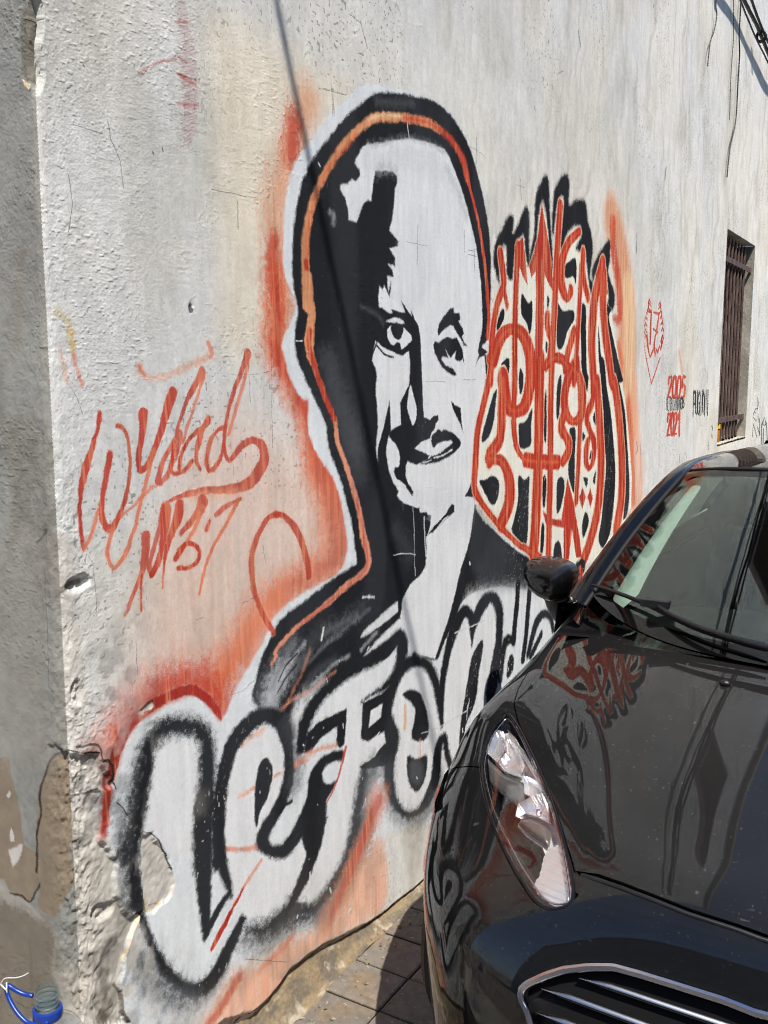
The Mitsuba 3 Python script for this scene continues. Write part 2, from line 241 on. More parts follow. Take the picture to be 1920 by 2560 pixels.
S1;k;7.8;1.00;1679,570,23.9 1683,658,25.2 1693,739,26.1 1711,790,27.1 1741,841,29.0 1781,866,28.8 1830,880,26.7 1879,877,21.6 1930,844,22.8 1957,796,21.5 1971,743,22.1 1972,694,24.5 1959,654,25.8 1938,625,25.1 1905,597,25.1 1870,575,27.6 1853,553,27.6 1869,520,19.0 1908,491,18.5 1955,482,26.0 1998,501,29.2 2030,526,30.0 2062,560,27.8
S1;dg;32.1;0.70;1958,825,25.1 1992,762,27.8 2003,702,33.2 1989,650,35.2
S1;k;7.4;1.00;1685,718,23.3 1682,634,22.6 1692,567,20.0 1712,499,14.2 1727,456,6.6
F1;k;3.9;1.00;1876,766 1892,747 1900,713 1891,680 1875,653 1855,639 1841,620 1831,592 1823,616 1825,670 1831,721 1845,755 1859,766
S1;k;4.0;1.00;1928,591,5.8 1952,604,5.2 1981,604,4.4
S1;k;21.8;1.00;1781,345,9.3 1835,306,21.1 1909,293,33.0 1982,299,38.1 2045,323,31.9
S1;dg;40.7;0.80;1775,316,21.9 1839,273,25.6 1926,261,32.9 2018,260,35.7
F0;w;4.4;1.00;2551,897 2542,847 2501,815 2420,795 2351,781 2335,720 2335,657 2342,642 2468,634 2476,605 2404,583 2327,576 2319,516 2296,462 2274,425 2280,468 2216,343 2131,275 2061,267 1985,312 1969,337 2018,334 2097,376 2157,462 2189,566 2184,644 2247,663 2255,774 2185,783 2118,785 2067,773 2106,808 2173,838 2256,858 2344,858 2436,858 2501,875
S1;k;10.4;1.00;2028,746,26.5 2042,794,29.5 2074,830,28.4 2133,862,23.8 2214,878,20.4 2314,886,19.9 2413,889,22.5 2501,909,26.5 2559,925,20.6 2580,894,35.9 2576,856,35.5 2555,822,29.3 2517,797,19.8 2460,783,11.8 2405,782,7.1 2336,773,3.1
F0;k;4.2;1.00;2060,771 2112,787 2185,784 2255,780 2253,738 2240,673 2219,670 2199,689 2204,741 2131,738 2072,711 2040,719 2047,754
F0;k;4.6;1.00;2343,771 2452,768 2493,778 2517,749 2493,678 2552,606 2522,536 2485,523 2404,544 2334,563 2325,578 2404,578 2476,603 2466,641 2420,641 2373,638 2331,663 2339,718
F0;w;3.8;1.00;2389,732 2460,734 2448,692 2377,684
S1;k;18.0;0.95;2349,551,23.0 2334,510,24.5 2315,458,26.2 2296,416,25.0 2306,406,33.8 2264,321,36.5 2188,269,32.6 2093,244,23.8 1990,281,14.5
S1;dg;40.1;0.80;2404,540,44.2 2372,521,47.8 2349,487,49.4
F0;k;5.7;1.00;2219,669 2170,677 2117,680 2077,663 2054,633 2050,588 2024,552 2005,529 2052,396 2007,349 2063,378 2093,440 2158,489 2087,503 2114,519 2182,560 2205,584 2169,581 2135,601 2126,629 2143,643 2183,644 2225,631 2250,649
S1;r;2.9;0.90;2250,663,7.7 2225,617,5.3 2193,568,4.4 2141,528,3.5
S1;pk;9.7;0.80;2003,702,7.5 2059,708,7.1 2130,703,6.5 2198,686,6.3
S1;k;7.1;1.00;2123,552,24.4 2111,495,33.3 2089,435,34.0 2052,383,31.0 2007,342,24.0 1976,317,16.6
S1;dg;26.9;0.80;1984,272,20.2 2094,208,25.8 2215,220,41.9 2312,292,50.7 2352,394,50.8
S1;pk;3.9;0.80;1846,497,5.7 1790,468,5.8 1736,430,5.8
S1;r;3.8;1.00;1779,459,2.4 1736,426,5.2 1689,390,10.3 1648,358,7.9
F1;w;5.0;1.00;2656,799 2720,764 2777,711 2818,638 2839,569 2840,511 2810,473 2802,403 2773,342 2707,305 2642,308 2579,352 2535,410 2522,474 2526,535 2556,587 2526,637 2509,695 2526,747 2585,787
S1;k;10.2;1.00;2655,822,19.9 2738,786,20.5 2797,729,24.5 2832,657,24.8 2853,589,21.9 2861,533,9.6
S1;k;10.0;1.00;2655,822,25.5 2585,814,25.4 2534,784,31.8 2505,744,31.1 2484,690,32.1 2509,638,28.7 2530,596,31.3 2514,553,32.2 2497,501,30.5 2506,440,25.6 2535,379,18.4 2606,311,13.6 2688,284,18.3 2754,301,30.3 2803,340,36.4 2831,397,37.3 2851,454,34.9 2881,478,11.1 2902,426,19.2 2925,354,18.1
S1;dg;37.0;0.70;2485,497,37.5 2501,410,32.4 2561,327,23.7 2651,267,22.0 2745,256,37.1 2823,298,47.2
F1;k;5.8;1.00;2581,728 2603,731 2647,726 2702,695 2736,644 2760,585 2763,536 2732,523 2681,535 2641,563 2650,597 2666,637 2648,670 2612,699
F1;k;5.9;1.00;2618,509 2677,476 2747,466 2755,421 2736,380 2687,358 2641,388 2614,449
F1;g;15.2;0.35;2636,482 2705,457 2724,394 2678,383 2636,422
S1;y;8.1;0.80;2595,682,7.5 2599,645,7.9 2595,610,8.1
S1;lo;6.8;0.60;2699,529,5.4 2705,476,5.4
F0;w;7.3;1.00;2955,865 3030,877 3086,825 3099,772 3132,814 3189,852 3260,868 3304,822 3321,728 3268,636 3235,539 3141,515 3041,444 2935,350 2873,328 2830,466 2880,532 2887,690 2915,788
S1;k;7.1;1.00;2864,532,9.9 2858,611,18.4 2866,695,25.5 2890,761,27.8 2925,824,31.1 2971,871,34.1 3018,899,28.1 3062,895,21.5 3091,859,24.9 3096,813,17.9 3095,763,4.6
S1;k;9.4;1.00;3095,763,4.7 3109,820,18.8 3142,868,35.7 3199,901,34.0 3258,910,22.3 3315,877,30.3 3346,818,35.3 3345,744,33.8 3329,673,42.0 3307,599,49.6 3272,539,48.5
F1;k;5.6;1.00;3183,762 3193,718 3163,648 3145,566 3112,514 3063,478 3031,417 2999,388 3007,481 3033,558 3074,678 3106,730
F0;w;4.6;0.90;3083,564 3070,527 3060,489 3063,539
F0;k;5.8;1.00;3328,711 3373,694 3360,611 3335,537 3248,536 3268,636
S1;k;8.8;1.00;2901,476,4.4 2860,480,21.0 2831,441,32.0 2817,345,29.1
S1;k;9.0;1.00;2881,483,17.3 2902,421,18.5 2935,350,18.1
S1;k;6.0;1.00;3522,906,23.7 3513,826,23.9 3496,741,23.9 3483,684,23.9
S1;k;7.9;1.00;3471,697,18.1 3412,701,25.3 3387,675,26.9 3376,618,21.6 3359,557,18.9
F1;k;6.0;1.00;3472,634 3492,609 3480,562 3425,547 3425,599 3448,632
S1;k;6.2;1.00;3644,854,23.7 3632,767,23.8 3614,669,23.9 3587,585,23.8
S1;k;8.6;1.00;3644,593,23.6 3685,652,26.1 3734,704,28.9 3809,725,19.1 3898,691,20.0 3935,629,20.2
S1;k;6.4;1.00;3791,638,19.3 3732,606,19.0 3675,574,18.8
S1;k;4.7;1.00;4219,761,49.4 4222,588,51.4 4135,456,48.5
S1;lw;2.7;0.90;2956,841,2.1 3075,835,2.2 3201,832,2.3
S1;lw;2.7;0.80;2713,553,1.9 2829,534,2.1 2974,526,2.3 3061,524,2.4
S1;pk;34.0;0.75;2411,437,43.1 2387,377,19.7 2441,418,43.1 2331,313,40.8 2227,228,38.6 2129,169,36.7
S1;ro;12.3;0.60;2427,424,23.4 2372,371,23.3 2292,286,22.8 2202,204,22.3 2153,142,22.3
F1;lo;31.2;0.75;1718,253 1838,210 1961,209 2153,156 2253,216 2441,295 2470,54 2164,99 1970,122 1895,83 1758,100 1602,185 1655,215
S1;ro;10.2;0.75;1749,229,14.5 1698,201,14.2 1653,178,13.5 1610,168,12.6
S1;o;9.6;0.60;1961,216,12.1 1898,203,11.1 1828,202,10.2
S1;ro;12.5;0.70;2854,276,39.8 2810,161,39.6 2773,73,39.5
S1;dr;3.3;0.95;1331,837,8.5 1341,883,10.2 1354,922,13.6 1373,967,15.5 1403,1002,15.1 1443,1020,13.7 1492,1028,12.3 1547,1031,11.9 1595,1027,12.1 1635,1004,11.1 1671,972,10.8 1694,940,9.7 1703,921,4.0
S1;r;10.3;0.85;1342,903,13.7 1331,851,13.7 1324,810,13.7 1317,784,13.9
F0;cw;8.0;1.00;3224,1753 3242,1839 3255,1964 3297,2047 3338,2103 3299,2170 3345,2204 3394,2093 3426,2052 3439,2185 3474,2247 3520,2264 3579,2154 3588,2135 3608,2217 3680,2412 3749,2342 3812,2191 3865,2420 3922,2461 3925,2300 4061,2366 4146,2376 4145,2275 4223,2283 4321,2108 4379,2210 4488,2284 4583,2130 4610,2043 4665,1945 4823,1712 4888,1616 4972,1448 5059,1210 5066,1036 4911,949 4561,837 4339,854 3811,958 3663,1040 3492,1108 3295,1219 3116,1329 3094,1371 3118,1465 3161,1606
F1;k;10.3;1.00;3239,2183 3255,2222 3312,2275 3364,2325 3407,2316 3403,2268 3446,2302 3513,2379 3554,2356 3558,2277 3562,2157 3522,2203 3499,2265 3437,2233 3421,2154 3405,2094 3355,2109 3341,2208 3286,2178 3294,2071 3235,2136
F1;k;11.0;1.00;3611,2419 3662,2487 3710,2525 3754,2502 3772,2386 3798,2285 3830,2156 3780,2230 3743,2341 3695,2421 3656,2370 3634,2266 3583,2190 3557,2177 3605,2288
F1;k;11.9;1.00;3803,2443 3821,2497 3924,2564 3989,2551 3988,2454 4076,2486 4195,2496 4237,2422 4298,2355 4314,2287 4286,2184 4326,2158 4313,2098 4261,2165 4205,2287 4145,2275 4084,2285 4156,2349 4136,2381 4052,2370 3959,2315 3917,2234 3898,2286 3924,2461 3856,2440 3819,2309 3795,2337
F1;k;13.1;1.00;4308,2210 4380,2282 4508,2362 4561,2368 4570,2283 4553,2220 4655,2134 4651,2071 4612,2050 4547,2077 4552,2127 4476,2280 4368,2203 4325,2170
F1;k;4.3;1.00;3318,1981 3343,1978 3338,1944 3285,1900 3278,1931
F1;k;4.6;1.00;3504,2052 3566,2021 3606,2029 3613,1957 3596,1900 3556,1944 3501,1977
F1;k;4.8;1.00;3769,2061 3792,2046 3780,2008 3767,2023
F1;k;5.0;1.00;3884,2041 3949,2012 4080,2020 4092,1980 4021,1932 3976,1874 3945,1851 3897,1861 3883,1943
F1;k;5.0;1.00;4006,2221 4079,2242 4102,2208 4097,2134 4061,2162 3987,2148 3946,2166 3952,2194
F1;k;5.3;1.00;4183,2037 4245,2041 4258,1929 4278,1774 4310,1726 4248,1702 4202,1809
F1;k;4.8;1.00;3766,1879 3786,1869 3779,1831 3764,1841
F1;k;4.4;1.00;3332,1790 3396,1803 3390,1739 3357,1778 3321,1778
F1;k;5.6;1.00;4420,1966 4449,1905 4484,1813 4538,1713 4494,1714 4445,1813
F1;k;5.7;1.00;4517,2075 4605,2056 4574,2016 4634,1943 4712,1849 4807,1751 4834,1712 4745,1712 4648,1815 4555,1909 4509,2000
F1;k;4.4;1.00;3282,1690 3280,1651 3252,1554 3206,1512 3161,1503 3165,1539 3209,1604 3242,1656
F1;k;4.6;1.00;3505,1769 3538,1738 3530,1687 3504,1669 3490,1723
F1;k;4.8;1.00;3633,1611 3623,1537 3620,1462 3512,1458 3496,1512 3496,1553 3563,1561
F1;k;5.0;1.00;3778,1684 3795,1585 3795,1474 3772,1475 3759,1586
F1;k;5.1;1.00;3945,1744 3960,1693 3937,1568 3910,1564 3906,1694
F1;k;5.4;1.00;4202,1809 4261,1750 4303,1738 4291,1666 4225,1750
F1;k;5.4;1.00;4071,1505 4152,1501 4152,1393 4158,1217 4088,1279 4066,1340 4094,1427
F1;k;5.7;1.00;4410,1570 4429,1507 4384,1540
F1;k;5.5;1.00;4248,1484 4287,1464 4252,1440
F1;k;5.7;1.00;4360,1385 4382,1390 4395,1358 4353,1351
F1;k;4.5;1.00;3143,1362 3194,1364 3253,1374 3308,1351 3318,1310 3299,1276 3263,1259 3196,1307
F1;k;4.9;1.00;3500,1349 3562,1329 3613,1334 3611,1242 3606,1084 3562,1071 3448,1133 3462,1179 3498,1254
F1;k;5.1;1.00;3764,1320 3806,1305 3797,1201 3768,1204
F1;k;5.3;1.00;3937,1293 4014,1292 4027,1237 3980,1159 3935,1159
F1;k;5.2;1.00;3759,1118 3793,1108 3787,1006 3753,1005
F1;k;5.4;1.00;3920,1005 3973,1021 4005,989 4017,921 3922,937
F1;k;5.8;1.00;4319,1106 4375,1054 4301,985 4277,1048
F1;k;5.7;1.00;4276,1273 4339,1261 4318,1223
F1;k;5.8;1.00;4450,1290 4446,1226 4411,1248
F1;k;6.2;1.00;4669,1816 4792,1685 4899,1548 4951,1408 4997,1265 5026,1120 5003,1015 4929,996 4949,1128 4908,1272 4869,1412 4807,1551 4726,1686 4606,1815
F1;k;6.0;1.00;4454,1813 4524,1814 4578,1687 4659,1556 4716,1421 4764,1283 4768,1147 4739,1014 4699,937 4597,891 4530,948 4562,1037 4590,1166 4608,1296 4567,1430 4540,1560 4497,1688
S1;lo;4.5;0.90;3213,1801,25.0 3232,1772,28.9 3205,1700,26.5 3152,1606,26.1 3120,1531,27.4 3107,1418,27.7 3104,1341,24.4 3174,1275,17.9 3271,1209,16.5 3399,1135,16.0 3535,1064,15.1 3649,1027,14.6 3770,980,15.4
S1;lo;4.3;0.90;3294,2179,28.7 3321,2111,29.5 3327,2064,27.3 3276,1998,25.9 3239,1892,28.2 3234,1796,28.9 3228,1720,28.9
S1;lo;4.3;0.90;3333,2059,19.4 3346,2031,19.1 3366,1999,18.9
S1;lo;4.7;0.90;3452,2220,28.9 3446,2097,29.0 3444,1949,29.3 3451,1719,29.6 3446,1647,29.6 3447,1535,29.0 3481,1460,22.5 3558,1413,13.5 3715,1389,12.6 3868,1376,13.0 3981,1367,13.4
S1;lo;5.0;0.90;3565,1408,32.5 3671,1393,33.1 3821,1379,34.3 3940,1370,35.2
S1;lo;5.3;0.90;3997,1369,31.1 4053,1400,38.8 4068,1435,45.6 4022,1478,32.7 3969,1521,44.4 3991,1561,40.8 4022,1589,36.4
S1;lo;5.0;0.90;3704,1803,55.8 3709,1533,56.4 3705,1314,57.0 3693,1149,57.3 3678,1028,57.5
S1;lo;5.0;0.90;3887,2429,37.0 3862,2239,37.4 3854,2077,37.8 3846,1914,38.0 3837,1717,38.1 3838,1583,38.3 3846,1414,38.6 3849,1244,38.9 3850,1100,39.1 3852,954,39.3
S1;lo;4.9;0.90;4129,2360,22.8 4008,2304,27.6 3930,2225,39.8 3911,2147,48.0 3952,2090,37.2 4002,2065,17.4 4037,2099,35.4
S1;lo;5.2;0.90;4183,2273,36.4 4186,2205,36.1 4218,2144,32.4 4268,2089,30.5
S1;lo;5.2;0.90;4167,2214,34.2 4156,2041,34.2 4141,1867,34.1 4114,1715,33.9
S1;lo;5.6;0.90;4459,2254,47.9 4409,2177,48.9 4357,2083,53.3 4341,1992,56.9 4339,1872,57.0 4386,1714,52.7 4433,1688,53.9 4492,1498,58.8 4528,1335,61.9 4524,1173,63.3 4475,1048,58.9 4391,943,51.9 4311,878,47.3
S1;lo;5.9;0.90;4474,2207,56.1 4476,2091,56.1 4512,1970,53.8 4595,1815,52.8 4654,1713,47.5 4704,1686,51.1 4815,1483,58.6 4880,1274,64.7 4882,1100,67.4 4818,962,64.3
S1;lo;4.6;0.90;3254,1806,44.9 3316,1880,36.3 3414,1913,23.5 3519,1897,34.8 3597,1827,54.8 3619,1749,64.1 3613,1723,60.1 3573,1644,50.2 3500,1605,28.1 3415,1610,29.7 3369,1654,50.8 3341,1724,54.9
S1;lo;4.5;0.90;3341,1729,42.6 3334,1600,42.7 3314,1501,36.7 3220,1453,30.7 3227,1433,38.1
S1;lo;4.6;0.90;3227,1438,20.3 3336,1419,25.8 3402,1353,42.4 3420,1289,52.6 3401,1234,48.0 3346,1184,42.5
S1;lo;5.0;0.90;3772,1782,29.3 3854,1810,24.7 3948,1811,25.9 4041,1773,33.6
S1;lo;5.1;0.90;4096,1929,34.2 4035,1847,35.6 4000,1772,37.3
S1;lo;4.9;0.90;3774,1976,33.9 3777,1938,30.7 3825,1886,33.6 3815,1815,34.3
S1;lo;5.3;0.90;4092,1773,42.3 4014,1692,48.4 4003,1618,51.1 4058,1558,31.2 4137,1538,20.8 4223,1570,49.4 4230,1648,58.3 4183,1726,41.5 4092,1773,31.0
S1;lo;5.4;0.90;4153,1809,31.9 4203,1631,33.4 4206,1390,34.2 4188,1177,34.3
S1;lo;5.6;0.90;4369,1695,39.5 4375,1627,36.8 4301,1555,38.5 4345,1486,29.7 4414,1426,34.7 4414,1363,38.9 4361,1310,16.2 4307,1345,34.8 4310,1413,37.5 4362,1460,13.5 4405,1414,29.3
S1;lo;5.1;0.90;3563,1057,17.7 3649,1019,17.8 3755,976,17.9
F0;lo;6.2;0.90;3422,2222 3493,2260 3526,2179 3559,2087 3507,2117 3459,2157 3428,2145
F0;lo;6.5;0.90;3681,2409 3749,2300 3800,2201 3838,2076 3765,2118 3729,2147 3734,1910 3717,1717 3652,1718 3646,2062 3634,2149 3594,2120 3565,2158 3609,2213 3647,2288
F0;lo;7.6;0.90;4476,2280 4552,2127 4523,2119 4430,2161 4358,2113 4368,2203
F0;lo;7.6;0.90;4062,1287 4152,1175 4255,982 4281,896 4206,908 4141,1048 4108,912 4039,923 4036,1069 3887,1101 3824,1103 3777,1161 3776,1178 3853,1134 4000,1109 4030,1195
F0;lo;7.9;0.90;4271,1224 4316,1176 4274,1129 4225,1186
F0;lo;8.1;0.90;4375,1217 4420,1158 4388,1120 4341,1173
S1;r;4.0;1.00;3213,1801,20.0 3232,1772,23.1 3205,1700,21.2 3152,1606,20.9 3120,1531,22.0 3107,1418,22.2 3104,1341,19.5 3174,1275,14.4 3271,1209,13.2 3399,1135,12.8 3535,1064,12.1 3649,1027,11.7 3770,980,12.4
S1;r;3.8;1.00;3294,2179,23.0 3321,2111,23.7 3327,2064,21.9 3276,1998,20.8 3239,1892,22.6 3234,1796,23.1 3228,1720,23.1
S1;r;3.8;1.00;3333,2059,13.7 3346,2031,13.5 3366,1999,13.3
S1;r;4.2;1.00;3452,2220,22.6 3446,2097,22.8 3444,1949,22.9 3451,1719,23.2 3446,1647,23.2 3447,1535,22.8 3481,1460,17.7 3558,1413,10.6 3715,1389,9.9 3868,1376,10.2 3981,1367,10.5
S1;r;4.4;1.00;3565,1408,29.8 3671,1393,30.4 3821,1379,31.5 3940,1370,32.3
S1;r;4.6;1.00;3997,1369,25.7 4053,1400,32.1 4068,1435,37.6 4022,1478,27.1 3969,1521,36.7 3991,1561,33.7 4022,1589,30.0
S1;r;4.4;1.00;3704,1803,48.7 3709,1533,49.3 3705,1314,49.8 3693,1149,50.1 3678,1028,50.2
S1;r;4.4;1.00;3887,2429,29.7 3862,2239,29.9 3854,2077,30.3 3846,1914,30.4 3837,1717,30.6 3838,1583,30.7 3846,1414,30.9 3849,1244,31.2 3850,1100,31.3 3852,954,31.5
S1;r;4.3;1.00;4129,2360,19.1 4008,2304,23.2 3930,2225,33.4 3911,2147,40.4 3952,2090,31.2 4002,2065,14.6 4037,2099,29.6
S1;r;4.5;1.00;4183,2273,27.8 4186,2205,27.6 4218,2144,24.7 4268,2089,23.3
S1;r;4.6;1.00;4167,2214,25.7 4156,2041,25.7 4141,1867,25.6 4114,1715,25.4
S1;r;5.0;1.00;4459,2254,40.3 4409,2177,41.1 4357,2083,44.7 4341,1992,47.8 4339,1872,47.9 4386,1714,44.3 4433,1688,45.3 4492,1498,49.4 4528,1335,52.0 4524,1173,53.2 4475,1048,49.5 4391,943,43.6 4311,878,39.8
S1;r;5.2;1.00;4474,2207,46.5 4476,2091,46.5 4512,1970,44.6 4595,1815,43.7 4654,1713,39.4 4704,1686,42.4 4815,1483,48.6 4880,1274,53.6 4882,1100,55.9 4818,962,53.4
S1;r;4.0;1.00;3254,1806,40.1 3316,1880,32.4 3414,1913,21.0 3519,1897,31.1 3597,1827,49.1 3619,1749,57.3 3613,1723,53.8 3573,1644,44.9 3500,1605,25.1 3415,1610,26.5 3369,1654,45.3 3341,1724,49.0
S1;r;3.9;1.00;3341,1729,36.6 3334,1600,36.6 3314,1501,31.5 3220,1453,26.4 3227,1433,32.7
S1;r;4.1;1.00;3227,1438,17.8 3336,1419,22.7 3402,1353,37.3 3420,1289,46.3 3401,1234,42.2 3346,1184,37.4
S1;r;4.4;1.00;3772,1782,25.7 3854,1810,21.6 3948,1811,22.7 4041,1773,29.6
S1;r;4.5;1.00;4096,1929,27.4 4035,1847,28.5 4000,1772,29.9
S1;r;4.3;1.00;3774,1976,26.6 3777,1938,24.1 3825,1886,26.3 3815,1815,26.9
S1;r;4.7;1.00;4092,1773,35.9 4014,1692,41.2 4003,1618,43.5 4058,1558,26.5 4137,1538,17.6 4223,1570,41.8 4230,1648,49.4 4183,1726,35.2 4092,1773,26.3
S1;r;4.8;1.00;4153,1809,23.5 4203,1631,24.7 4206,1390,25.2 4188,1177,25.4
S1;r;5.0;1.00;4369,1695,30.2 4375,1627,28.1 4301,1555,29.4 4345,1486,22.7 4414,1426,26.5 4414,1363,29.7 4361,1310,12.4 4307,1345,26.5 4310,1413,28.5 4362,1460,10.3 4405,1414,22.4
S1;r;4.5;1.00;3563,1057,14.7 3649,1019,14.7 3755,976,14.8
F0;r;4.4;1.00;3422,2222 3493,2260 3526,2179 3559,2087 3507,2117 3459,2157 3428,2145
F0;r;4.7;1.00;3681,2409 3749,2300 3800,2201 3838,2076 3765,2118 3729,2147 3734,1910 3717,1717 3652,1718 3646,2062 3634,2149 3594,2120 3565,2158 3609,2213 3647,2288
F0;r;5.4;1.00;4476,2280 4552,2127 4523,2119 4430,2161 4358,2113 4368,2203
F0;r;5.5;1.00;4062,1287 4152,1175 4255,982 4281,896 4206,908 4141,1048 4108,912 4039,923 4036,1069 3887,1101 3824,1103 3777,1161 3776,1178 3853,1134 4000,1109 4030,1195
F0;r;5.7;1.00;4271,1224 4316,1176 4274,1129 4225,1186
F0;r;5.8;1.00;4375,1217 4420,1158 4388,1120 4341,1173
S1;o;5.5;0.50;3213,1801,5.6 3232,1772,6.5 3205,1700,6.0 3152,1606,5.9 3120,1531,6.2 3107,1418,6.2 3104,1341,5.5 3174,1275,4.0 3271,1209,3.7 3399,1135,3.6 3535,1064,3.4 3649,1027,3.3 3770,980,3.5
S1;o;5.1;0.50;3294,2179,6.5 3321,2111,6.6 3327,2064,6.2 3276,1998,5.8 3239,1892,6.4 3234,1796,6.5 3228,1720,6.5
S1;o;5.7;0.50;3452,2220,6.4 3446,2097,6.4 3444,1949,6.4 3451,1719,6.5 3446,1647,6.5 3447,1535,6.4 3481,1460,5.0 3558,1413,3.0 3715,1389,2.8 3868,1376,2.9 3981,1367,2.9
S1;o;6.0;0.50;3565,1408,8.4 3671,1393,8.5 3821,1379,8.8 3940,1370,9.0
S1;o;6.3;0.50;3997,1369,7.2 4053,1400,8.9 4068,1435,10.5 4022,1478,7.5 3969,1521,10.2 3991,1561,9.4 4022,1589,8.4
S1;o;6.0;0.50;3704,1803,13.7 3709,1533,13.9 3705,1314,14.0 3693,1149,14.1 3678,1028,14.2
S1;o;6.0;0.50;3887,2429,8.3 3862,2239,8.4 3854,2077,8.5 3846,1914,8.6 3837,1717,8.6 3838,1583,8.6 3846,1414,8.7 3849,1244,8.8 3850,1100,8.8 3852,954,8.9
S1;o;5.9;0.50;4129,2360,5.4 4008,2304,6.5 3930,2225,9.4 3911,2147,11.4 3952,2090,8.8 4002,2065,4.1 4037,2099,8.2
S1;o;6.8;0.50;4459,2254,11.4 4409,2177,11.6 4357,2083,12.6 4341,1992,13.5 4339,1872,13.5 4386,1714,12.5 4433,1688,12.8 4492,1498,13.9 4528,1335,14.7 4524,1173,15.0 4475,1048,14.0 4391,943,12.3 4311,878,11.2
S1;o;7.1;0.50;4474,2207,13.1 4476,2091,13.1 4512,1970,12.6 4595,1815,12.3 4654,1713,11.1 4704,1686,11.9 4815,1483,13.7 4880,1274,15.1 4882,1100,15.8 4818,962,15.0
S1;o;5.5;0.50;3254,1806,11.1 3316,1880,9.0 3414,1913,5.9 3519,1897,8.8 3597,1827,13.9 3619,1749,16.2 3613,1723,15.2 3573,1644,12.7 3500,1605,7.1 3415,1610,7.4 3369,1654,12.6 3341,1724,13.6
S1;o;5.3;0.50;3341,1729,10.3 3334,1600,10.3 3314,1501,8.9 3220,1453,7.4 3227,1433,9.2
S1;o;5.5;0.50;3227,1438,5.0 3336,1419,6.4 3402,1353,10.5 3420,1289,13.1 3401,1234,11.9 3346,1184,10.6
S1;o;6.0;0.50;3772,1782,7.1 3854,1810,6.0 3948,1811,6.4 4041,1773,8.3
S1;o;6.2;0.50;4096,1929,7.7 4035,1847,8.0 4000,1772,8.4
S1;o;5.8;0.50;3774,1976,7.5 3777,1938,6.8 3825,1886,7.4 3815,1815,7.6
S1;o;6.3;0.50;4092,1773,10.1 4014,1692,11.6 4003,1618,12.3 4058,1558,7.5 4137,1538,4.9 4223,1570,11.6 4230,1648,13.7 4183,1726,9.8 4092,1773,7.3
S1;o;6.1;0.50;3563,1057,4.1 3649,1019,4.1 3755,976,4.2
S1;dr;9.2;0.60;3662,2259,16.7 3681,2189,17.0 3685,2117,17.0
S1;dr;9.0;0.60;3440,1909,22.9 3448,1799,23.1
S1;dr;11.9;0.50;3684,1426,23.3 3716,1379,23.5
F1;k;9.3;1.00;4178,819 4208,883 4300,886 4341,860 4325,818 4270,809 4198,790
S1;r;7.0;1.00;4266,847,13.7 4288,818,19.1 4263,784,17.7
S1;lo;5.4;0.33;1689,1814,5.2 1702,1790,7.3 1693,1781,3.0
S1;o;2.6;0.60;1689,1814,5.2 1702,1790,7.3 1693,1781,3.0
S1;po;9.2;0.55;1476,1761,8.1 1472,1756,8.8 1486,1739,7.1 1525,1735,6.7 1574,1746,7.1 1639,1767,7.3 1697,1784,7.4
S1;o;4.9;0.70;1470,1761,4.4 1475,1750,4.1 1490,1739,3.9
S1;lo;4.7;0.51;1361,1666,6.8 1355,1639,5.4 1346,1619,4.7 1335,1593,6.6 1322,1568,9.9 1311,1540,8.7 1302,1501,5.4 1298,1456,5.0 1302,1424,5.3 1305,1402,4.6
S1;r;2.3;0.92;1361,1666,6.8 1355,1639,5.4 1346,1619,4.7 1335,1593,6.6 1322,1568,9.9 1311,1540,8.7 1302,1501,5.4 1298,1456,5.0 1302,1424,5.3 1305,1402,4.6
S1;lo;4.8;0.41;1305,1402,6.9 1318,1416,7.1 1334,1444,7.3 1347,1472,7.3
S1;o;2.3;0.75;1305,1402,4.3 1318,1416,4.4 1334,1444,4.5 1347,1472,4.5
S1;lo;4.9;0.51;1383,1582,8.5 1375,1555,7.7 1365,1521,7.0 1356,1484,7.0 1356,1457,7.5 1367,1435,8.6 1385,1434,9.0 1402,1457,7.2 1421,1491,5.2 1433,1537,4.9 1437,1570,4.5 1434,1603,4.4 1426,1628,4.6 1406,1638,4.6
S1;r;2.4;0.92;1383,1582,8.5 1375,1555,7.7 1365,1521,7.0 1356,1484,7.0 1356,1457,7.5 1367,1435,8.6 1385,1434,9.0 1402,1457,7.2 1421,1491,5.2 1433,1537,4.9 1437,1570,4.5 1434,1603,4.4 1426,1628,4.6 1406,1638,4.6
S1;lo;5.1;0.51;1478,1662,13.0 1478,1637,11.5 1470,1604,8.4 1462,1568,8.4 1463,1545,7.9 1481,1547,8.1 1501,1573,9.0 1521,1606,10.0 1539,1643,10.9 1555,1676,14.1 1568,1702,13.3
S1;r;2.4;0.92;1478,1662,13.0 1478,1637,11.5 1470,1604,8.4 1462,1568,8.4 1463,1545,7.9 1481,1547,8.1 1501,1573,9.0 1521,1606,10.0 1539,1643,10.9 1555,1676,14.1 1568,1702,13.3
S1;lo;5.0;0.41;1506,1579,8.5 1490,1537,8.5 1474,1499,8.4 1459,1464,8.4 1444,1423,8.4 1437,1413,8.3 1419,1379,8.1 1395,1355,7.6 1378,1348,6.0 1367,1368,7.6 1368,1395,8.0 1379,1424,8.0
S1;o;2.4;0.75;1506,1579,5.4 1490,1537,5.4 1474,1499,5.4 1459,1464,5.4 1444,1423,5.3 1437,1413,5.3 1419,1379,5.2 1395,1355,4.8 1378,1348,3.8 1367,1368,4.8 1368,1395,5.1 1379,1424,5.1
S1;lo;5.1;0.33;1407,1453,6.4 1438,1469,6.5 1470,1488,6.7 1494,1503,6.4 1510,1504,5.9
S1;o;2.4;0.60;1407,1453,3.8 1438,1469,3.9 1470,1488,4.0 1494,1503,3.8 1510,1504,3.5
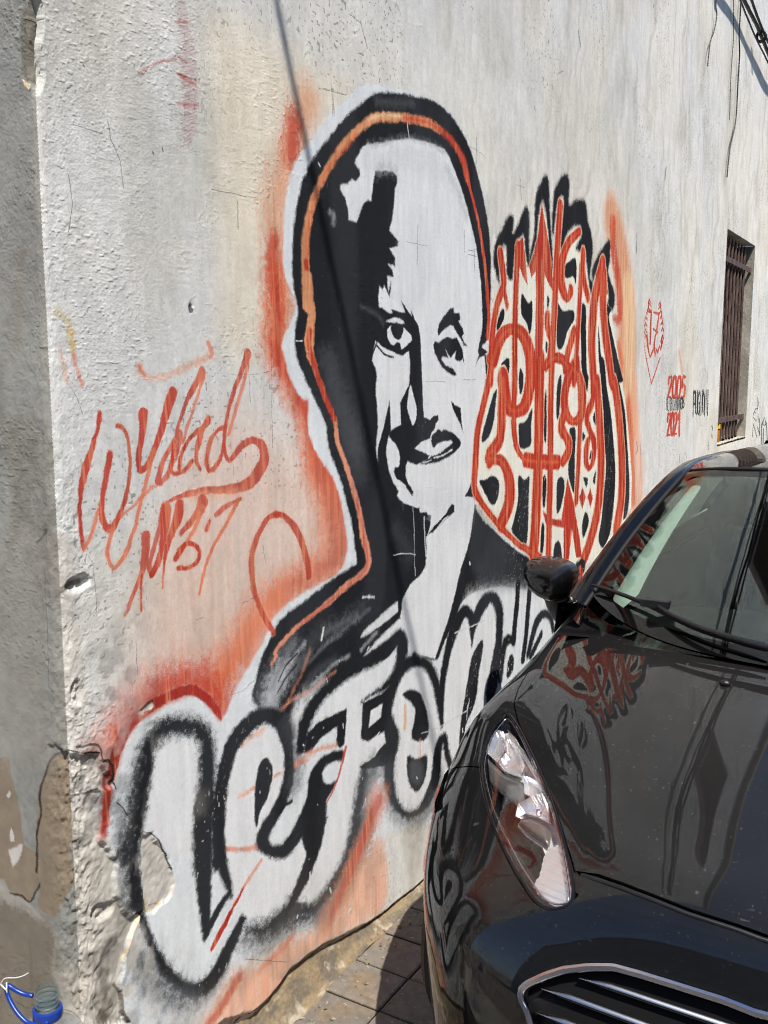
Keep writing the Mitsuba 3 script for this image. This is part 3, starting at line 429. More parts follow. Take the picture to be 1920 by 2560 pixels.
S1;lo;5.2;0.47;1664,1748,12.4 1646,1724,9.2 1623,1698,7.0 1600,1664,5.6 1581,1626,5.7 1572,1598,6.2 1546,1573,6.4 1526,1543,7.5 1517,1515,9.6 1527,1511,6.6 1548,1529,6.9 1566,1560,8.1 1580,1591,12.5 1585,1612,10.9
S1;r;2.5;0.85;1664,1748,12.4 1646,1724,9.2 1623,1698,7.0 1600,1664,5.6 1581,1626,5.7 1572,1598,6.2 1546,1573,6.4 1526,1543,7.5 1517,1515,9.6 1527,1511,6.6 1548,1529,6.9 1566,1560,8.1 1580,1591,12.5 1585,1612,10.9
S1;lo;5.3;0.33;1671,1742,8.3 1640,1680,8.3 1616,1634,8.2 1597,1596,8.2
S1;o;2.6;0.60;1671,1742,5.0 1640,1680,5.0 1616,1634,4.9 1597,1596,4.9
S1;lo;5.3;0.50;1568,1595,9.5 1562,1560,9.5 1555,1541,9.4 1564,1527,7.0 1581,1528,7.1 1603,1534,7.9 1625,1550,8.5
S1;r;2.5;0.90;1568,1595,6.2 1562,1560,6.2 1555,1541,6.2 1564,1527,4.6 1581,1528,4.6 1603,1534,5.1 1625,1550,5.5
S1;lo;5.4;0.51;1682,1640,10.1 1664,1623,7.1 1637,1612,5.5 1610,1593,5.3 1589,1564,5.7 1582,1538,5.9
S1;r;2.6;0.92;1682,1640,10.1 1664,1623,7.1 1637,1612,5.5 1610,1593,5.3 1589,1564,5.7 1582,1538,5.9
S1;lo;5.4;0.51;1661,1617,7.7 1649,1593,9.4 1640,1570,7.1 1641,1546,6.0 1651,1530,4.7
S1;r;2.6;0.92;1661,1617,7.7 1649,1593,9.4 1640,1570,7.1 1641,1546,6.0 1651,1530,4.7
S1;lo;5.5;0.47;1740,1621,7.6 1709,1611,8.6 1683,1582,10.0 1674,1546,10.4 1682,1522,8.3 1697,1526,8.6 1721,1546,10.1 1736,1579,10.6
S1;r;2.7;0.85;1740,1621,5.0 1709,1611,5.6 1683,1582,6.5 1674,1546,6.8 1682,1522,5.4 1697,1526,5.6 1721,1546,6.6 1736,1579,6.9
S1;lo;5.7;0.47;1831,1791,13.5 1811,1758,8.9 1780,1711,7.2 1754,1659,6.5 1740,1603,7.1 1738,1563,7.4 1754,1542,5.8 1774,1553,8.0 1805,1576,9.7 1846,1585,9.1 1879,1567,14.1 1887,1536,19.0 1864,1505,18.0 1827,1482,15.7 1782,1474,13.1 1718,1476,9.4 1649,1480,8.0 1583,1475,6.2 1529,1464,3.7
S1;r;2.7;0.85;1831,1791,13.5 1811,1758,8.9 1780,1711,7.2 1754,1659,6.5 1740,1603,7.1 1738,1563,7.4 1754,1542,5.8 1774,1553,8.0 1805,1576,9.7 1846,1585,9.1 1879,1567,14.1 1887,1536,19.0 1864,1505,18.0 1827,1482,15.7 1782,1474,13.1 1718,1476,9.4 1649,1480,8.0 1583,1475,6.2 1529,1464,3.7
S1;lo;5.6;0.36;1834,1783,9.7 1815,1726,9.5 1783,1664,9.3 1754,1603,9.2
S1;o;2.7;0.65;1834,1783,5.8 1815,1726,5.7 1783,1664,5.6 1754,1603,5.5
S1;lo;13.5;0.50;1627,1471,9.1 1718,1465,9.4 1791,1460,9.7
S1;lo;5.1;0.47;1475,1400,13.4 1472,1371,11.8 1467,1345,10.3 1458,1321,7.1 1443,1298,6.2 1425,1273,5.4 1406,1245,4.6
S1;r;2.5;0.85;1475,1400,13.4 1472,1371,11.8 1467,1345,10.3 1458,1321,7.1 1443,1298,6.2 1425,1273,5.4 1406,1245,4.6
S1;lo;5.2;0.51;1459,1321,5.9 1455,1281,5.9 1452,1244,5.9
S1;r;2.5;0.92;1459,1321,2.7 1455,1281,2.7 1452,1244,2.7
S1;lo;5.2;0.44;1489,1318,8.8 1482,1337,7.2 1496,1370,6.5 1514,1408,7.3 1525,1441,9.0
S1;r;2.5;0.80;1489,1318,8.8 1482,1337,7.2 1496,1370,6.5 1514,1408,7.3 1525,1441,9.0
S1;lo;5.3;0.51;1489,1317,8.6 1506,1336,8.1 1520,1366,9.1 1532,1411,14.2 1536,1449,17.5
S1;r;2.5;0.92;1489,1317,8.6 1506,1336,8.1 1520,1366,9.1 1532,1411,14.2 1536,1449,17.5
S1;lo;5.3;0.51;1580,1453,15.3 1573,1427,13.4 1557,1402,10.7 1541,1375,8.3 1531,1346,5.9 1524,1318,3.3 1519,1280,2.1
S1;r;2.6;0.92;1580,1453,15.3 1573,1427,13.4 1557,1402,10.7 1541,1375,8.3 1531,1346,5.9 1524,1318,3.3 1519,1280,2.1
S1;lo;5.5;0.47;1657,1454,18.1 1643,1433,12.9 1616,1415,8.4 1584,1392,6.8
S1;r;2.6;0.85;1657,1454,18.1 1643,1433,12.9 1616,1415,8.4 1584,1392,6.8
S1;lo;5.5;0.39;1657,1437,9.5 1633,1404,9.3 1605,1374,8.9 1578,1351,8.7
S1;o;2.6;0.70;1657,1437,6.1 1633,1404,5.9 1605,1374,5.7 1578,1351,5.5
S1;lo;5.5;0.51;1565,1339,8.9 1587,1361,8.0 1618,1364,5.4 1642,1344,6.5 1636,1323,6.7 1607,1311,5.2 1572,1315,6.0
S1;r;2.6;0.92;1565,1339,8.9 1587,1361,8.0 1618,1364,5.4 1642,1344,6.5 1636,1323,6.7 1607,1311,5.2 1572,1315,6.0
S1;lo;5.7;0.44;1702,1419,6.7 1736,1434,6.5 1791,1447,5.0
S1;r;2.7;0.80;1702,1419,6.7 1736,1434,6.5 1791,1447,5.0
S1;lo;5.6;0.44;1666,1390,9.8 1678,1407,9.8
S1;r;2.7;0.80;1666,1390,6.2 1678,1407,6.2
S1;lo;5.7;0.41;1780,1439,6.3 1734,1390,6.2 1690,1349,5.8 1665,1312,6.0 1650,1277,5.1 1637,1245,3.7
S1;o;2.7;0.75;1780,1439,6.3 1734,1390,6.2 1690,1349,5.8 1665,1312,6.0 1650,1277,5.1 1637,1245,3.7
S1;lo;6.1;0.47;1954,1388,9.8 1904,1387,11.2 1863,1356,13.8 1832,1307,14.7 1831,1257,14.2 1842,1204,13.3 1870,1148,12.3 1913,1089,12.0
S1;r;2.9;0.85;1954,1388,7.0 1904,1387,8.0 1863,1356,9.9 1832,1307,10.5 1831,1257,10.2 1842,1204,9.5 1870,1148,8.8 1913,1089,8.6
S1;lo;6.4;0.47;1926,1393,10.8 1965,1383,11.9 2011,1346,14.4 2046,1294,16.6 2066,1241,18.1 2072,1209,18.9
S1;r;3.1;0.85;1926,1393,8.1 1965,1383,8.9 2011,1346,10.8 2046,1294,12.5 2066,1241,13.6 2072,1209,14.2
S1;y;7.3;0.60;1299,1830,4.6 1300,1805,4.6 1302,1780,4.6
S1;o;5.5;0.70;1302,1780,3.9 1307,1755,3.9 1319,1724,3.9
S1;po;7.2;0.50;1273,1784,4.5 1278,1754,4.5 1283,1729,4.5
S1;y;8.1;0.40;1268,1857,7.7 1289,1846,8.8 1301,1803,9.0
F0;pur;5.9;0.20;1620,2519 1645,2527 1664,2467 1676,2395 1670,2270 1639,2220 1623,2260 1633,2338 1617,2366 1633,2412 1624,2465
S1;dr;3.9;0.60;1618,2404,2.8 1639,2400,2.8
S1;dr;3.9;0.60;1613,2370,2.5 1671,2370,2.6
S1;dr;3.9;0.60;1624,2368,2.8 1674,2359,2.8
S1;dr;3.9;0.60;1611,2473,2.2 1650,2484,2.2
S1;dr;4.0;0.60;1614,2310,2.3 1673,2321,2.4
S1;dr;3.8;0.60;1501,2342,2.1 1555,2378,2.1 1611,2399,2.2
S1;pur;1.0;0.45;1625,2487,0.6 1669,2510,0.7
S1;pur;1.0;0.45;1620,2478,0.6 1673,2504,0.7
S1;pur;1.0;0.45;1614,2469,0.6 1676,2497,0.7
S1;pur;1.0;0.45;1625,2465,0.6 1679,2491,0.7
S1;pur;1.0;0.45;1620,2456,0.6 1668,2480,0.7
S1;pur;1.0;0.45;1614,2447,0.6 1671,2473,0.7
S1;pur;1.0;0.45;1625,2443,0.6 1675,2467,0.7
S1;pur;1.0;0.45;1620,2434,0.6 1678,2460,0.7
S1;pur;1.0;0.45;1614,2425,0.6 1667,2450,0.7
S1;pur;1.0;0.45;1626,2420,0.7 1670,2443,0.7
S1;pur;1.0;0.45;1620,2412,0.7 1674,2436,0.7
S1;pur;1.0;0.45;1614,2403,0.7 1677,2430,0.7
S1;pur;1.0;0.45;1626,2398,0.7 1665,2419,0.7
S1;pur;1.0;0.45;1620,2389,0.7 1669,2412,0.7
S1;pur;1.0;0.45;1614,2380,0.7 1672,2406,0.7
S1;pur;1.0;0.45;1626,2376,0.7 1676,2399,0.7
S1;pur;1.0;0.45;1620,2367,0.7 1664,2389,0.7
S1;pur;1.0;0.45;1614,2358,0.7 1668,2382,0.7
S1;pur;1.0;0.45;1626,2354,0.7 1671,2375,0.7
S1;pur;1.0;0.45;1620,2345,0.7 1674,2368,0.7
S1;pur;1.0;0.45;1614,2336,0.7 1663,2358,0.7
S1;pur;1.0;0.45;1626,2331,0.7 1666,2351,0.7
S1;pur;1.0;0.45;1620,2322,0.7 1670,2344,0.7
S1;pur;1.0;0.45;1615,2314,0.7 1673,2338,0.7
S1;pur;1.0;0.45;1626,2309,0.7 1662,2327,0.7
S1;pur;1.0;0.45;1620,2300,0.7 1665,2320,0.7
S1;pur;1.0;0.45;1615,2291,0.7 1669,2314,0.7
S1;pur;1.0;0.45;1626,2286,0.7 1672,2307,0.7
S1;pur;1.0;0.45;1620,2277,0.7 1660,2296,0.7
S1;pur;1.0;0.45;1615,2269,0.7 1661,2289,0.7
S1;pur;1.0;0.45;1626,2263,0.7 1661,2281,0.7
S1;pur;1.0;0.45;1621,2255,0.7 1662,2274,0.7
S1;pur;1.0;0.45;1615,2246,0.7 1647,2263,0.7
S1;pur;1.0;0.45;1626,2241,0.7 1648,2256,0.7
S1;pur;1.0;0.45;1621,2232,0.7 1648,2248,0.7
S1;pur;1.0;0.45;1615,2223,0.7 1649,2240,0.7
S0;r;2.0;0.95;5238,2082,4.4 5310,2084,12.8 5313,1999,16.3 5317,1918,16.3
S0;r;2.1;0.95;5355,2083,4.6 5469,2079,9.9 5448,2029,15.7 5428,1973,15.8
S0;r;2.1;0.95;5365,1993,6.0 5465,1977,6.1
S0;r;2.1;0.95;5412,1953,12.4 5399,1912,12.4
S0;r;2.0;0.95;5260,2144,8.2 5246,2127,8.2
S0;r;2.0;0.95;5267,2141,5.5 5294,2129,5.5
S0;r;2.0;0.95;5262,2125,8.2 5249,2108,8.2
S0;r;2.0;0.95;5270,2122,5.5 5297,2110,5.5
S0;r;2.0;0.95;5248,2102,8.2 5234,2085,8.2
S0;r;2.0;0.95;5255,2099,5.5 5282,2087,5.5
S0;r;2.0;0.95;5238,2085,8.2 5224,2068,8.2
S0;r;2.0;0.95;5207,2052,8.1 5193,2035,8.1
S0;r;2.0;0.95;5214,2048,5.4 5241,2036,5.5
S0;r;2.0;0.95;5203,2018,8.2 5189,2001,8.1
S0;r;2.0;0.95;5210,2015,5.4 5237,2002,5.5
S0;r;2.0;0.95;5211,1985,8.2 5197,1968,8.2
S0;r;2.0;0.95;5218,1981,5.4 5245,1969,5.5
S0;r;2.0;0.95;5220,1956,8.3 5207,1939,8.2
S0;r;2.0;0.95;5228,1952,5.5 5254,1940,5.5
S0;r;2.1;0.95;5478,2146,8.3 5498,2128,8.4
S0;r;2.1;0.95;5473,2142,6.8 5454,2127,6.8
S0;r;2.1;0.95;5481,2126,8.3 5501,2108,8.4
S0;r;2.1;0.95;5476,2122,6.8 5457,2108,6.8
S0;r;2.1;0.95;5504,2102,8.4 5524,2084,8.4
S0;r;2.1;0.95;5499,2098,6.9 5480,2084,6.8
S0;r;2.1;0.95;5518,2073,8.4 5538,2055,8.4
S0;r;2.1;0.95;5513,2069,6.9 5494,2055,6.9
S0;r;2.1;0.95;5542,2044,8.4 5562,2025,8.4
S0;r;2.1;0.95;5537,2039,7.0 5517,2025,6.9
S0;r;2.1;0.95;5557,2009,8.4 5578,1990,8.5
S0;r;2.1;0.95;5552,2004,7.0 5533,1990,7.0
S0;r;2.1;0.95;5563,1968,8.4 5584,1949,8.5
S0;r;2.1;0.95;5558,1964,7.1 5539,1950,7.0
S0;r;2.1;0.95;5547,1947,8.4 5568,1928,8.4
S0;r;2.1;0.95;5542,1943,7.0 5522,1929,7.0
S0;r;2.1;0.95;5248,1947,15.6 5259,1928,16.1 5272,1899,14.8 5326,1839,7.6 5368,1867,11.4 5402,1892,11.9
S0;r;2.1;0.95;5399,1912,17.1 5426,1853,10.4 5450,1884,7.1 5481,1869,8.3 5505,1905,7.2 5537,1886,7.9 5551,1922,18.3
S0;r;2.1;0.95;5246,1835,6.6 5308,1772,6.8 5374,1696,7.1
S0;r;2.1;0.95;5374,1696,6.7 5457,1772,6.8 5528,1839,6.9
S0;r;2.0;0.95;5214,1907,6.9 5223,1869,6.5 5245,1840,4.6 5273,1830,3.0
S0;r;2.2;0.95;5736,1703,21.6 5745,1726,14.3 5777,1732,5.9 5805,1726,17.1 5811,1697,21.2 5773,1662,17.1 5735,1622,17.5
S0;r;2.3;0.95;5732,1616,5.9 5810,1613,5.9
S0;r;2.3;0.95;5878,1732,11.7 5852,1720,18.9 5839,1684,22.4
S0;r;2.3;0.95;5838,1660,22.9 5845,1624,19.9 5869,1611,12.1
S0;r;2.3;0.95;5877,1611,11.7 5903,1622,19.5 5916,1659,23.1
S0;r;2.3;0.95;5918,1683,23.7 5910,1720,20.3 5886,1732,11.9
S0;r;2.3;0.95;5986,1732,11.9 5959,1720,19.4 5945,1683,23.0
S0;r;2.3;0.95;5943,1658,23.7 5951,1620,20.6 5975,1607,12.5
S0;r;2.3;0.95;5984,1607,12.0 6010,1618,20.0 6025,1656,23.7
S0;r;2.3;0.95;6027,1681,24.5 6019,1719,21.1 5994,1732,12.3
S0;r;2.4;0.95;6146,1732,6.2 6071,1732,14.3 6062,1681,20.6 6106,1683,8.8 6135,1660,23.3 6131,1627,22.3 6098,1602,8.5 6051,1610,7.1
S0;r;2.3;0.95;5749,1485,22.8 5755,1510,17.7 5779,1516,6.0 5801,1509,18.4 5808,1478,22.9 5780,1440,20.1 5752,1397,20.4
S0;r;2.3;0.95;5750,1390,6.1 5814,1389,6.1
S0;r;2.3;0.95;5856,1515,15.0 5838,1502,21.7 5831,1465,23.5
S0;r;2.3;0.95;5832,1440,22.6 5841,1402,19.9 5862,1389,12.6
S0;r;2.3;0.95;5869,1389,15.1 5888,1401,22.4 5894,1439,24.2
S0;r;2.3;0.95;5893,1464,23.1 5882,1502,20.4 5863,1515,13.2
S0;r;2.3;0.95;5911,1483,24.2 5916,1508,18.7 5942,1514,6.1 5965,1507,18.3 5974,1475,24.3 5948,1438,21.4 5921,1394,21.7
S0;r;2.4;0.95;5919,1388,6.2 5986,1387,6.3
S0;r;2.4;0.95;6009,1488,19.4 6032,1512,23.1 6048,1386,24.9
S0;k;2.2;0.95;5700,1609,6.1 5711,1548,5.8 5724,1537,1.6 5734,1548,6.3 5725,1609,6.2
S0;k;2.3;0.95;5734,1609,6.1 5746,1536,5.6 5768,1536,1.6
S0;k;2.3;0.95;5768,1609,1.6 5793,1609,1.6
S0;k;2.3;0.95;5780,1609,6.2 5792,1536,6.3
S0;k;2.3;0.95;5814,1535,6.3 5802,1609,6.4 5823,1605,4.7 5830,1579,6.0 5808,1572,6.2 5840,1535,4.9
S0;k;2.3;0.95;5849,1535,6.5 5849,1608,1.6 5875,1534,6.1
S0;k;2.3;0.95;5849,1560,1.6 5865,1560,1.6
S0;k;2.3;0.95;5899,1601,2.9 5882,1608,3.4 5877,1590,6.0 5904,1556,6.1 5899,1534,4.1 5882,1541,2.9
S0;k;2.3;0.95;5917,1605,8.5 5935,1534,6.3 5931,1590,2.3 5947,1534,7.6 5941,1604,8.8
S0;k;2.3;0.95;5972,1535,8.8 5961,1603,8.8
S0;k;2.3;0.95;5991,1536,8.9 5981,1602,2.4 6014,1537,2.2 6005,1601,8.9
S0;k;2.4;0.95;6023,1538,9.0 6013,1601,2.4 6046,1539,2.2 6038,1599,9.0
S0;k;2.4;0.95;6071,1598,2.2 6046,1599,8.9 6054,1539,8.0 6078,1540,2.4
S0;k;2.4;0.95;6050,1569,2.3 6069,1569,2.3
S0;k;2.4;0.95;6086,1541,9.2 6079,1598,9.1 6099,1594,6.3 6104,1575,8.0 6082,1569,9.1 6110,1542,6.5
S0;k;2.4;0.95;6138,1590,3.7 6122,1596,3.9 6116,1583,8.5 6138,1559,8.6 6132,1543,5.1 6117,1548,3.3
S0;k;2.5;0.95;6386,1485,12.5 6369,1638,12.4 6415,1630,10.4 6422,1561,11.7 6379,1554,3.8
S0;k;2.5;0.95;6432,1638,12.6 6448,1507,12.3 6473,1484,3.0 6493,1506,13.0 6482,1637,12.9
S0;k;2.5;0.95;6549,1614,8.5 6521,1637,8.7 6501,1576,13.0 6514,1498,11.8 6541,1482,5.5 6558,1513,13.2 6554,1560,11.5 6533,1560,3.0
S0;k;2.5;0.95;6574,1482,13.2 6559,1637,3.0 6626,1481,3.1 6612,1637,13.3
S0;k;2.6;0.95;6652,1637,12.4 6629,1590,13.3 6635,1528,12.7 6665,1480,3.1 6688,1527,13.6 6682,1590,12.9 6652,1637,11.3
S0;k;2.6;0.95;6705,1480,13.7 6692,1636,3.1 6758,1479,3.1 6746,1636,13.8
S0;k;2.6;0.95;6799,1478,14.0 6787,1636,14.0
S1;g;4.7;0.50;6476,1707,4.7 6531,1760,3.3 6631,1784,1.5 6731,1760,4.2 6744,1699,6.7
S1;g;3.9;0.40;6433,1470,1.9 6544,1430,1.6 6682,1406,1.5 6782,1457,3.0
S0;k;3.3;0.85;8535,1415,9.9 8607,1459,5.6 8735,1463,3.4
S0;k;3.3;0.85;8687,1550,12.5 8732,1502,16.7 8713,1464,16.1
S0;k;3.3;0.85;8542,1392,4.6 8681,1356,3.4 8777,1399,3.1 8814,1351,13.9
S0;k;3.3;0.85;8546,1238,17.1 8558,1338,7.3 8661,1279,9.2 8746,1212,6.3 8761,1306,4.3 8897,1228,13.0 8832,1366,16.1
S0;k;3.3;0.85;8571,1437,3.3 8660,1427,3.3
S0;k;3.5;0.70;8994,1134,32.1 8966,1296,31.4 9081,1372,5.7 9228,1285,23.5 9333,1113,28.7
S0;k;3.5;0.70;9002,1327,9.0 9105,1298,5.7 9217,1318,9.5
S0;k;3.5;0.70;9089,1128,33.0 9073,1251,32.9
S0;k;2.7;0.95;6953,1387,11.4 6965,1371,11.5
S0;k;2.7;0.95;6961,1326,10.7 6972,1313,10.7
S0;k;2.7;0.80;6860,1287,8.5 6866,1233,8.5
S0;g;2.5;0.80;6228,1251,4.2 6270,1219,4.2
S0;g;2.4;0.80;6086,1255,6.9 6072,1205,6.9
S0;g;2.1;0.80;5194,1367,4.7 5218,1316,4.7
S0;g;2.1;0.80;5121,1391,4.2 5153,1345,5.3 5113,1323,3.1
S0;dg;1.1;0.70;3080,2539,1.6 3079,2434,1.6
S0;dg;1.1;0.70;3032,2499,0.7 3079,2497,0.8 3144,2491,0.8
S0;dg;1.0;0.70;2670,2197,1.3 2666,2077,1.3
S0;dg;1.0;0.70;2602,2140,0.6 2669,2141,0.6 2734,2143,0.6
S0;dg;1.1;0.70;3026,2158,0.7 3089,2169,0.7
S0;dg;1.1;0.70;3022,2146,0.7 3090,2147,0.7
S0;dg;1.1;0.70;3073,2169,1.6 3081,2099,1.6
S0;dg;1.1;0.70;2994,2222,1.5 2998,2152,1.5
S0;dg;0.8;0.70;2202,2495,1.0 2207,2409,1.0
S0;dg;0.8;0.70;2140,2471,0.5 2214,2483,0.5 2276,2486,0.5
S0;dg;1.2;0.70;3463,2464,1.9 3473,2393,1.9
S0;dg;1.2;0.70;3420,2440,0.7 3509,2444,0.8
S0;dg;1.7;0.70;5484,2864,3.9 5474,2806,3.9
S0;dg;1.6;0.70;4978,2452,3.5 4985,2364,3.5
S0;dg;1.1;0.70;3026,2162,0.7 3079,2161,0.7
S0;dg;1.1;0.70;3032,2147,0.7 3090,2149,0.7
S0;dg;1.5;0.70;4163,2059,0.9 4271,2048,1.0
S0;dg;1.3;0.70;3829,2390,0.8 3897,2397,0.8
S0;dg;0.9;0.70;2010,1678,0.8 2018,1651,0.8
S0;dg;1.2;0.70;3007,1727,0.7 3103,1725,0.7
S0;dg;1.1;0.70;2726,1722,0.6 2866,1721,0.7
S0;dg;0.7;0.70;1435,1183,0.6 1436,1101,0.6 1421,1090,0.6 1411,1026,0.6
S0;dg;0.8;0.70;1705,970,0.5 1785,970,0.6 1833,984,0.7
S0;dg;0.7;0.70;1242,1007,0.4 1272,990,0.4 1292,983,0.4 1322,971,0.4
S0;dg;0.7;0.70;1324,955,0.4 1330,949,0.4 1344,950,0.4 1356,930,0.5 1356,897,0.5 1363,877,0.5
S0;dg;0.7;0.70;1284,897,0.4 1319,894,0.5
S0;dg;0.7;0.70;1361,848,0.4 1381,828,0.4 1404,785,0.4 1434,751,0.4
S0;dg;0.9;0.70;1773,260,0.8 1949,154,0.9
S0;dg;0.6;0.70;1412,2233,0.9 1419,2200,1.0 1442,2161,1.0 1448,2113,1.0
S0;dg;0.6;0.70;1327,2207,0.7 1396,2206,0.7
S0;dg;0.8;0.70;1804,2139,1.3 1804,2077,1.3
S0;dg;0.7;0.70;1711,2150,0.8 1873,2157,0.8
S0;dg;0.8;0.70;2144,2471,0.9 2269,2484,0.9
S0;dg;0.8;0.70;2208,2486,1.7 2213,2418,1.7
S0;dg;0.9;0.70;2288,2693,1.1 2346,2687,1.6 2382,2631,1.9
S0;dg;0.6;0.70;1302,2009,0.8 1316,2062,0.8 1310,2112,0.9
S0;dg;0.8;0.70;1754,1744,0.5 1786,1742,0.5 1851,1743,0.5 1919,1752,0.5
S0;dg;0.8;0.70;1831,1771,0.8 1836,1675,0.8
S0;dg;0.8;0.70;1927,1856,0.8 1921,1561,0.8
S0;dg;0.6;0.70;1290,1719,0.5 1305,1696,0.5 1317,1665,0.5
S0;dg;0.7;0.70;1312,1390,0.5 1300,1365,0.5 1294,1326,0.5
S0;dg;0.7;0.70;1312,1390,0.4 1326,1369,0.5 1330,1325,0.5 1332,1256,0.5
S0;dg;0.7;0.70;1295,1337,0.4 1326,1337,0.4
S0;dg;0.8;0.70;1792,1188,0.6 1829,1194,0.6 1877,1201,0.6
S0;dg;0.8;0.70;1624,1185,0.5 1647,1186,0.5
S0;dg;0.9;0.70;1875,1321,0.8 1885,1275,0.8
S0;dg;1.8;0.70;6467,4035,8.7 6528,3972,8.8
S0;dg;1.8;0.70;6121,3604,8.6 6139,3426,8.7
S0;dg;1.8;0.70;6205,3574,8.9 6245,3411,9.0
S0;dg;1.7;0.70;5490,2872,6.7 5477,2803,6.7
S0;dg;1.2;0.70;3589,2754,3.5 3595,2743,3.5
S0;dg;1.3;0.70;4050,3161,4.2 4083,3107,4.3
S0;dg;1.3;0.70;3824,2931,1.4 3887,2960,1.4
S0;dg;1.6;0.70;4985,2408,6.0 4999,2364,6.0
S0;dg;1.4;0.70;4666,3426,2.8 4722,3417,2.8
S1;dg;2.1;0.90;1633,1891,7.4 1635,1884,7.4
S1;dg;1.4;0.80;1532,2197,2.1 1533,2195,2.1
S1;dg;1.5;0.80;1561,2208,2.1 1562,2203,2.1
S1;dg;1.3;0.80;1356,2321,1.7 1359,2319,1.7
S0;w;1.4;0.85;2781,160,1.7 2784,159,1.7
S0;w;1.1;0.85;2215,937,1.3 2220,929,1.3
S0;w;1.2;0.85;2267,148,4.1 2258,142,4.0
S0;w;1.2;0.85;2340,537,1.9 2338,532,1.9
S0;w;1.4;0.85;2590,147,2.8 2587,139,2.8
S0;w;1.0;0.85;1846,685,1.2 1846,679,1.2
S0;w;1.3;0.85;2769,933,2.5 2764,922,2.5
S0;w;1.3;0.85;2756,1057,2.9 2751,1047,2.9
S0;w;1.0;0.85;1835,418,1.5 1829,413,1.5
S0;w;1.4;0.85;3014,745,3.3 3020,739,3.3
S0;w;1.4;0.85;2677,413,2.8 2683,404,2.9
S0;w;1.3;0.85;2606,499,1.6 2609,496,1.6
S0;w;1.2;0.85;2218,417,2.3 2213,415,2.3
S0;w;1.4;0.85;2654,213,2.6 2649,184,2.6
S0;w;1.2;0.85;2234,741,2.4 2236,728,2.4
S0;w;1.2;0.85;2254,629,4.0 2252,624,4.0
S0;w;1.4;0.85;3070,1076,4.4 3074,1069,4.4
S0;w;1.1;0.85;1891,484,2.8 1891,478,2.8
S0;w;1.1;0.85;2079,869,2.4 2073,864,2.4
S0;w;1.1;0.85;2101,918,0.9 2103,917,0.9
S0;w;1.2;0.85;2161,265,2.9 2165,251,3.0
S0;w;1.3;0.85;2571,173,1.8 2574,169,1.8
S0;w;1.3;0.85;2471,399,2.3 2473,394,2.3
S0;w;1.1;0.85;2035,746,2.2 2039,741,2.2
S0;w;1.2;0.85;2249,566,2.0 2256,560,2.0
S0;w;1.3;0.85;2624,928,4.0 2619,923,4.0
S0;w;1.2;0.85;2356,462,3.2 2354,455,3.2
S0;w;1.2;0.85;2387,798,3.4 2390,788,3.4
S0;w;1.2;0.85;2339,646,3.4 2339,643,3.4
S0;w;1.2;0.85;2341,621,2.1 2343,608,2.1
S0;w;1.1;0.85;1999,264,3.3 1997,260,3.3
S0;w;1.1;0.85;2059,404,1.2 2055,404,1.1
S0;w;1.3;0.85;2584,705,2.5 2589,697,2.5
S0;w;1.3;0.85;2334,189,1.1 2340,185,1.1
S0;w;1.1;0.85;1905,381,1.1 1904,381,1.1
S0;w;1.2;0.85;2253,670,2.1 2251,671,2.1
S0;w;1.3;0.85;2493,113,1.5 2501,97,1.5
S0;w;1.3;0.85;2733,932,2.2 2733,932,2.2
S0;w;1.4;0.85;2708,168,3.5 2708,141,3.5
S0;w;1.2;0.85;2197,314,2.5 2187,308,2.5
S0;w;1.2;0.85;2402,843,1.7 2402,836,1.7
S0;w;1.4;0.85;2999,1204,1.6 3005,1203,1.6
S0;w;1.1;0.85;1883,398,2.5 1883,386,2.5
S0;w;1.1;0.85;2060,361,3.4 2060,353,3.4
S0;w;1.4;0.85;2678,352,1.8 2684,343,1.8
S0;w;1.2;0.85;2215,576,3.1 2217,564,3.1
S0;w;1.5;0.85;3008,578,4.5 3002,568,4.5
S0;w;1.3;0.85;2765,1019,2.8 2768,1006,2.8
S0;w;1.4;0.85;3016,1161,2.5 3009,1161,2.5
S0;w;1.3;0.85;2885,1193,3.5 2870,1176,3.4
S0;w;1.2;0.85;2226,432,1.0 2222,433,1.0
S0;w;1.1;0.85;1994,462,1.0 1999,460,1.0
S0;w;1.5;0.85;2995,52,1.2 3002,46,1.2
S0;w;1.1;0.85;2085,750,1.4 2079,748,1.4
S0;w;1.2;0.85;2439,648,2.2 2427,642,2.2
S0;w;1.1;0.85;1901,541,2.0 1907,523,2.0
S0;w;1.1;0.85;2066,349,2.7 2060,346,2.7
S0;w;1.3;0.85;2758,911,1.8 2767,907,1.8
S0;w;1.3;0.85;2605,670,1.8 2597,671,1.8
S0;w;1.1;0.85;2021,255,2.0 2021,254,2.0
S0;w;1.1;0.85;2136,763,1.6 2134,760,1.6
S0;w;1.1;0.85;1968,532,2.3 1970,529,2.3
S0;w;1.2;0.85;2381,933,2.8 2370,927,2.8
S0;w;1.3;0.85;2560,236,2.5 2563,234,2.5
S0;w;1.2;0.85;2258,737,3.5 2255,734,3.5
S0;w;1.1;0.85;2057,676,1.4 2060,674,1.4
S0;w;1.1;0.85;2152,897,1.4 2158,887,1.4
S0;w;1.0;0.85;1827,450,1.5 1824,441,1.5
S0;w;1.4;0.85;2663,162,2.2 2666,154,2.2
S0;w;1.1;0.85;1958,349,1.8 1962,345,1.8
S0;w;1.3;0.85;2743,825,1.6 2751,823,1.6
S0;w;1.5;0.85;3027,466,4.4 3028,455,4.4
S0;w;1.1;0.85;2099,548,1.3 2103,544,1.3
S0;w;1.3;0.85;2387,56,1.9 2392,24,2.0
F0;rw;1.7;1.00;1430,745 1458,734 1485,700 1505,663 1521,623 1530,586 1522,564 1496,557 1461,551 1437,558 1431,602 1427,698
S1;y;9.0;0.50;1438,586,5.3 1441,562,3.8 1479,559,5.1
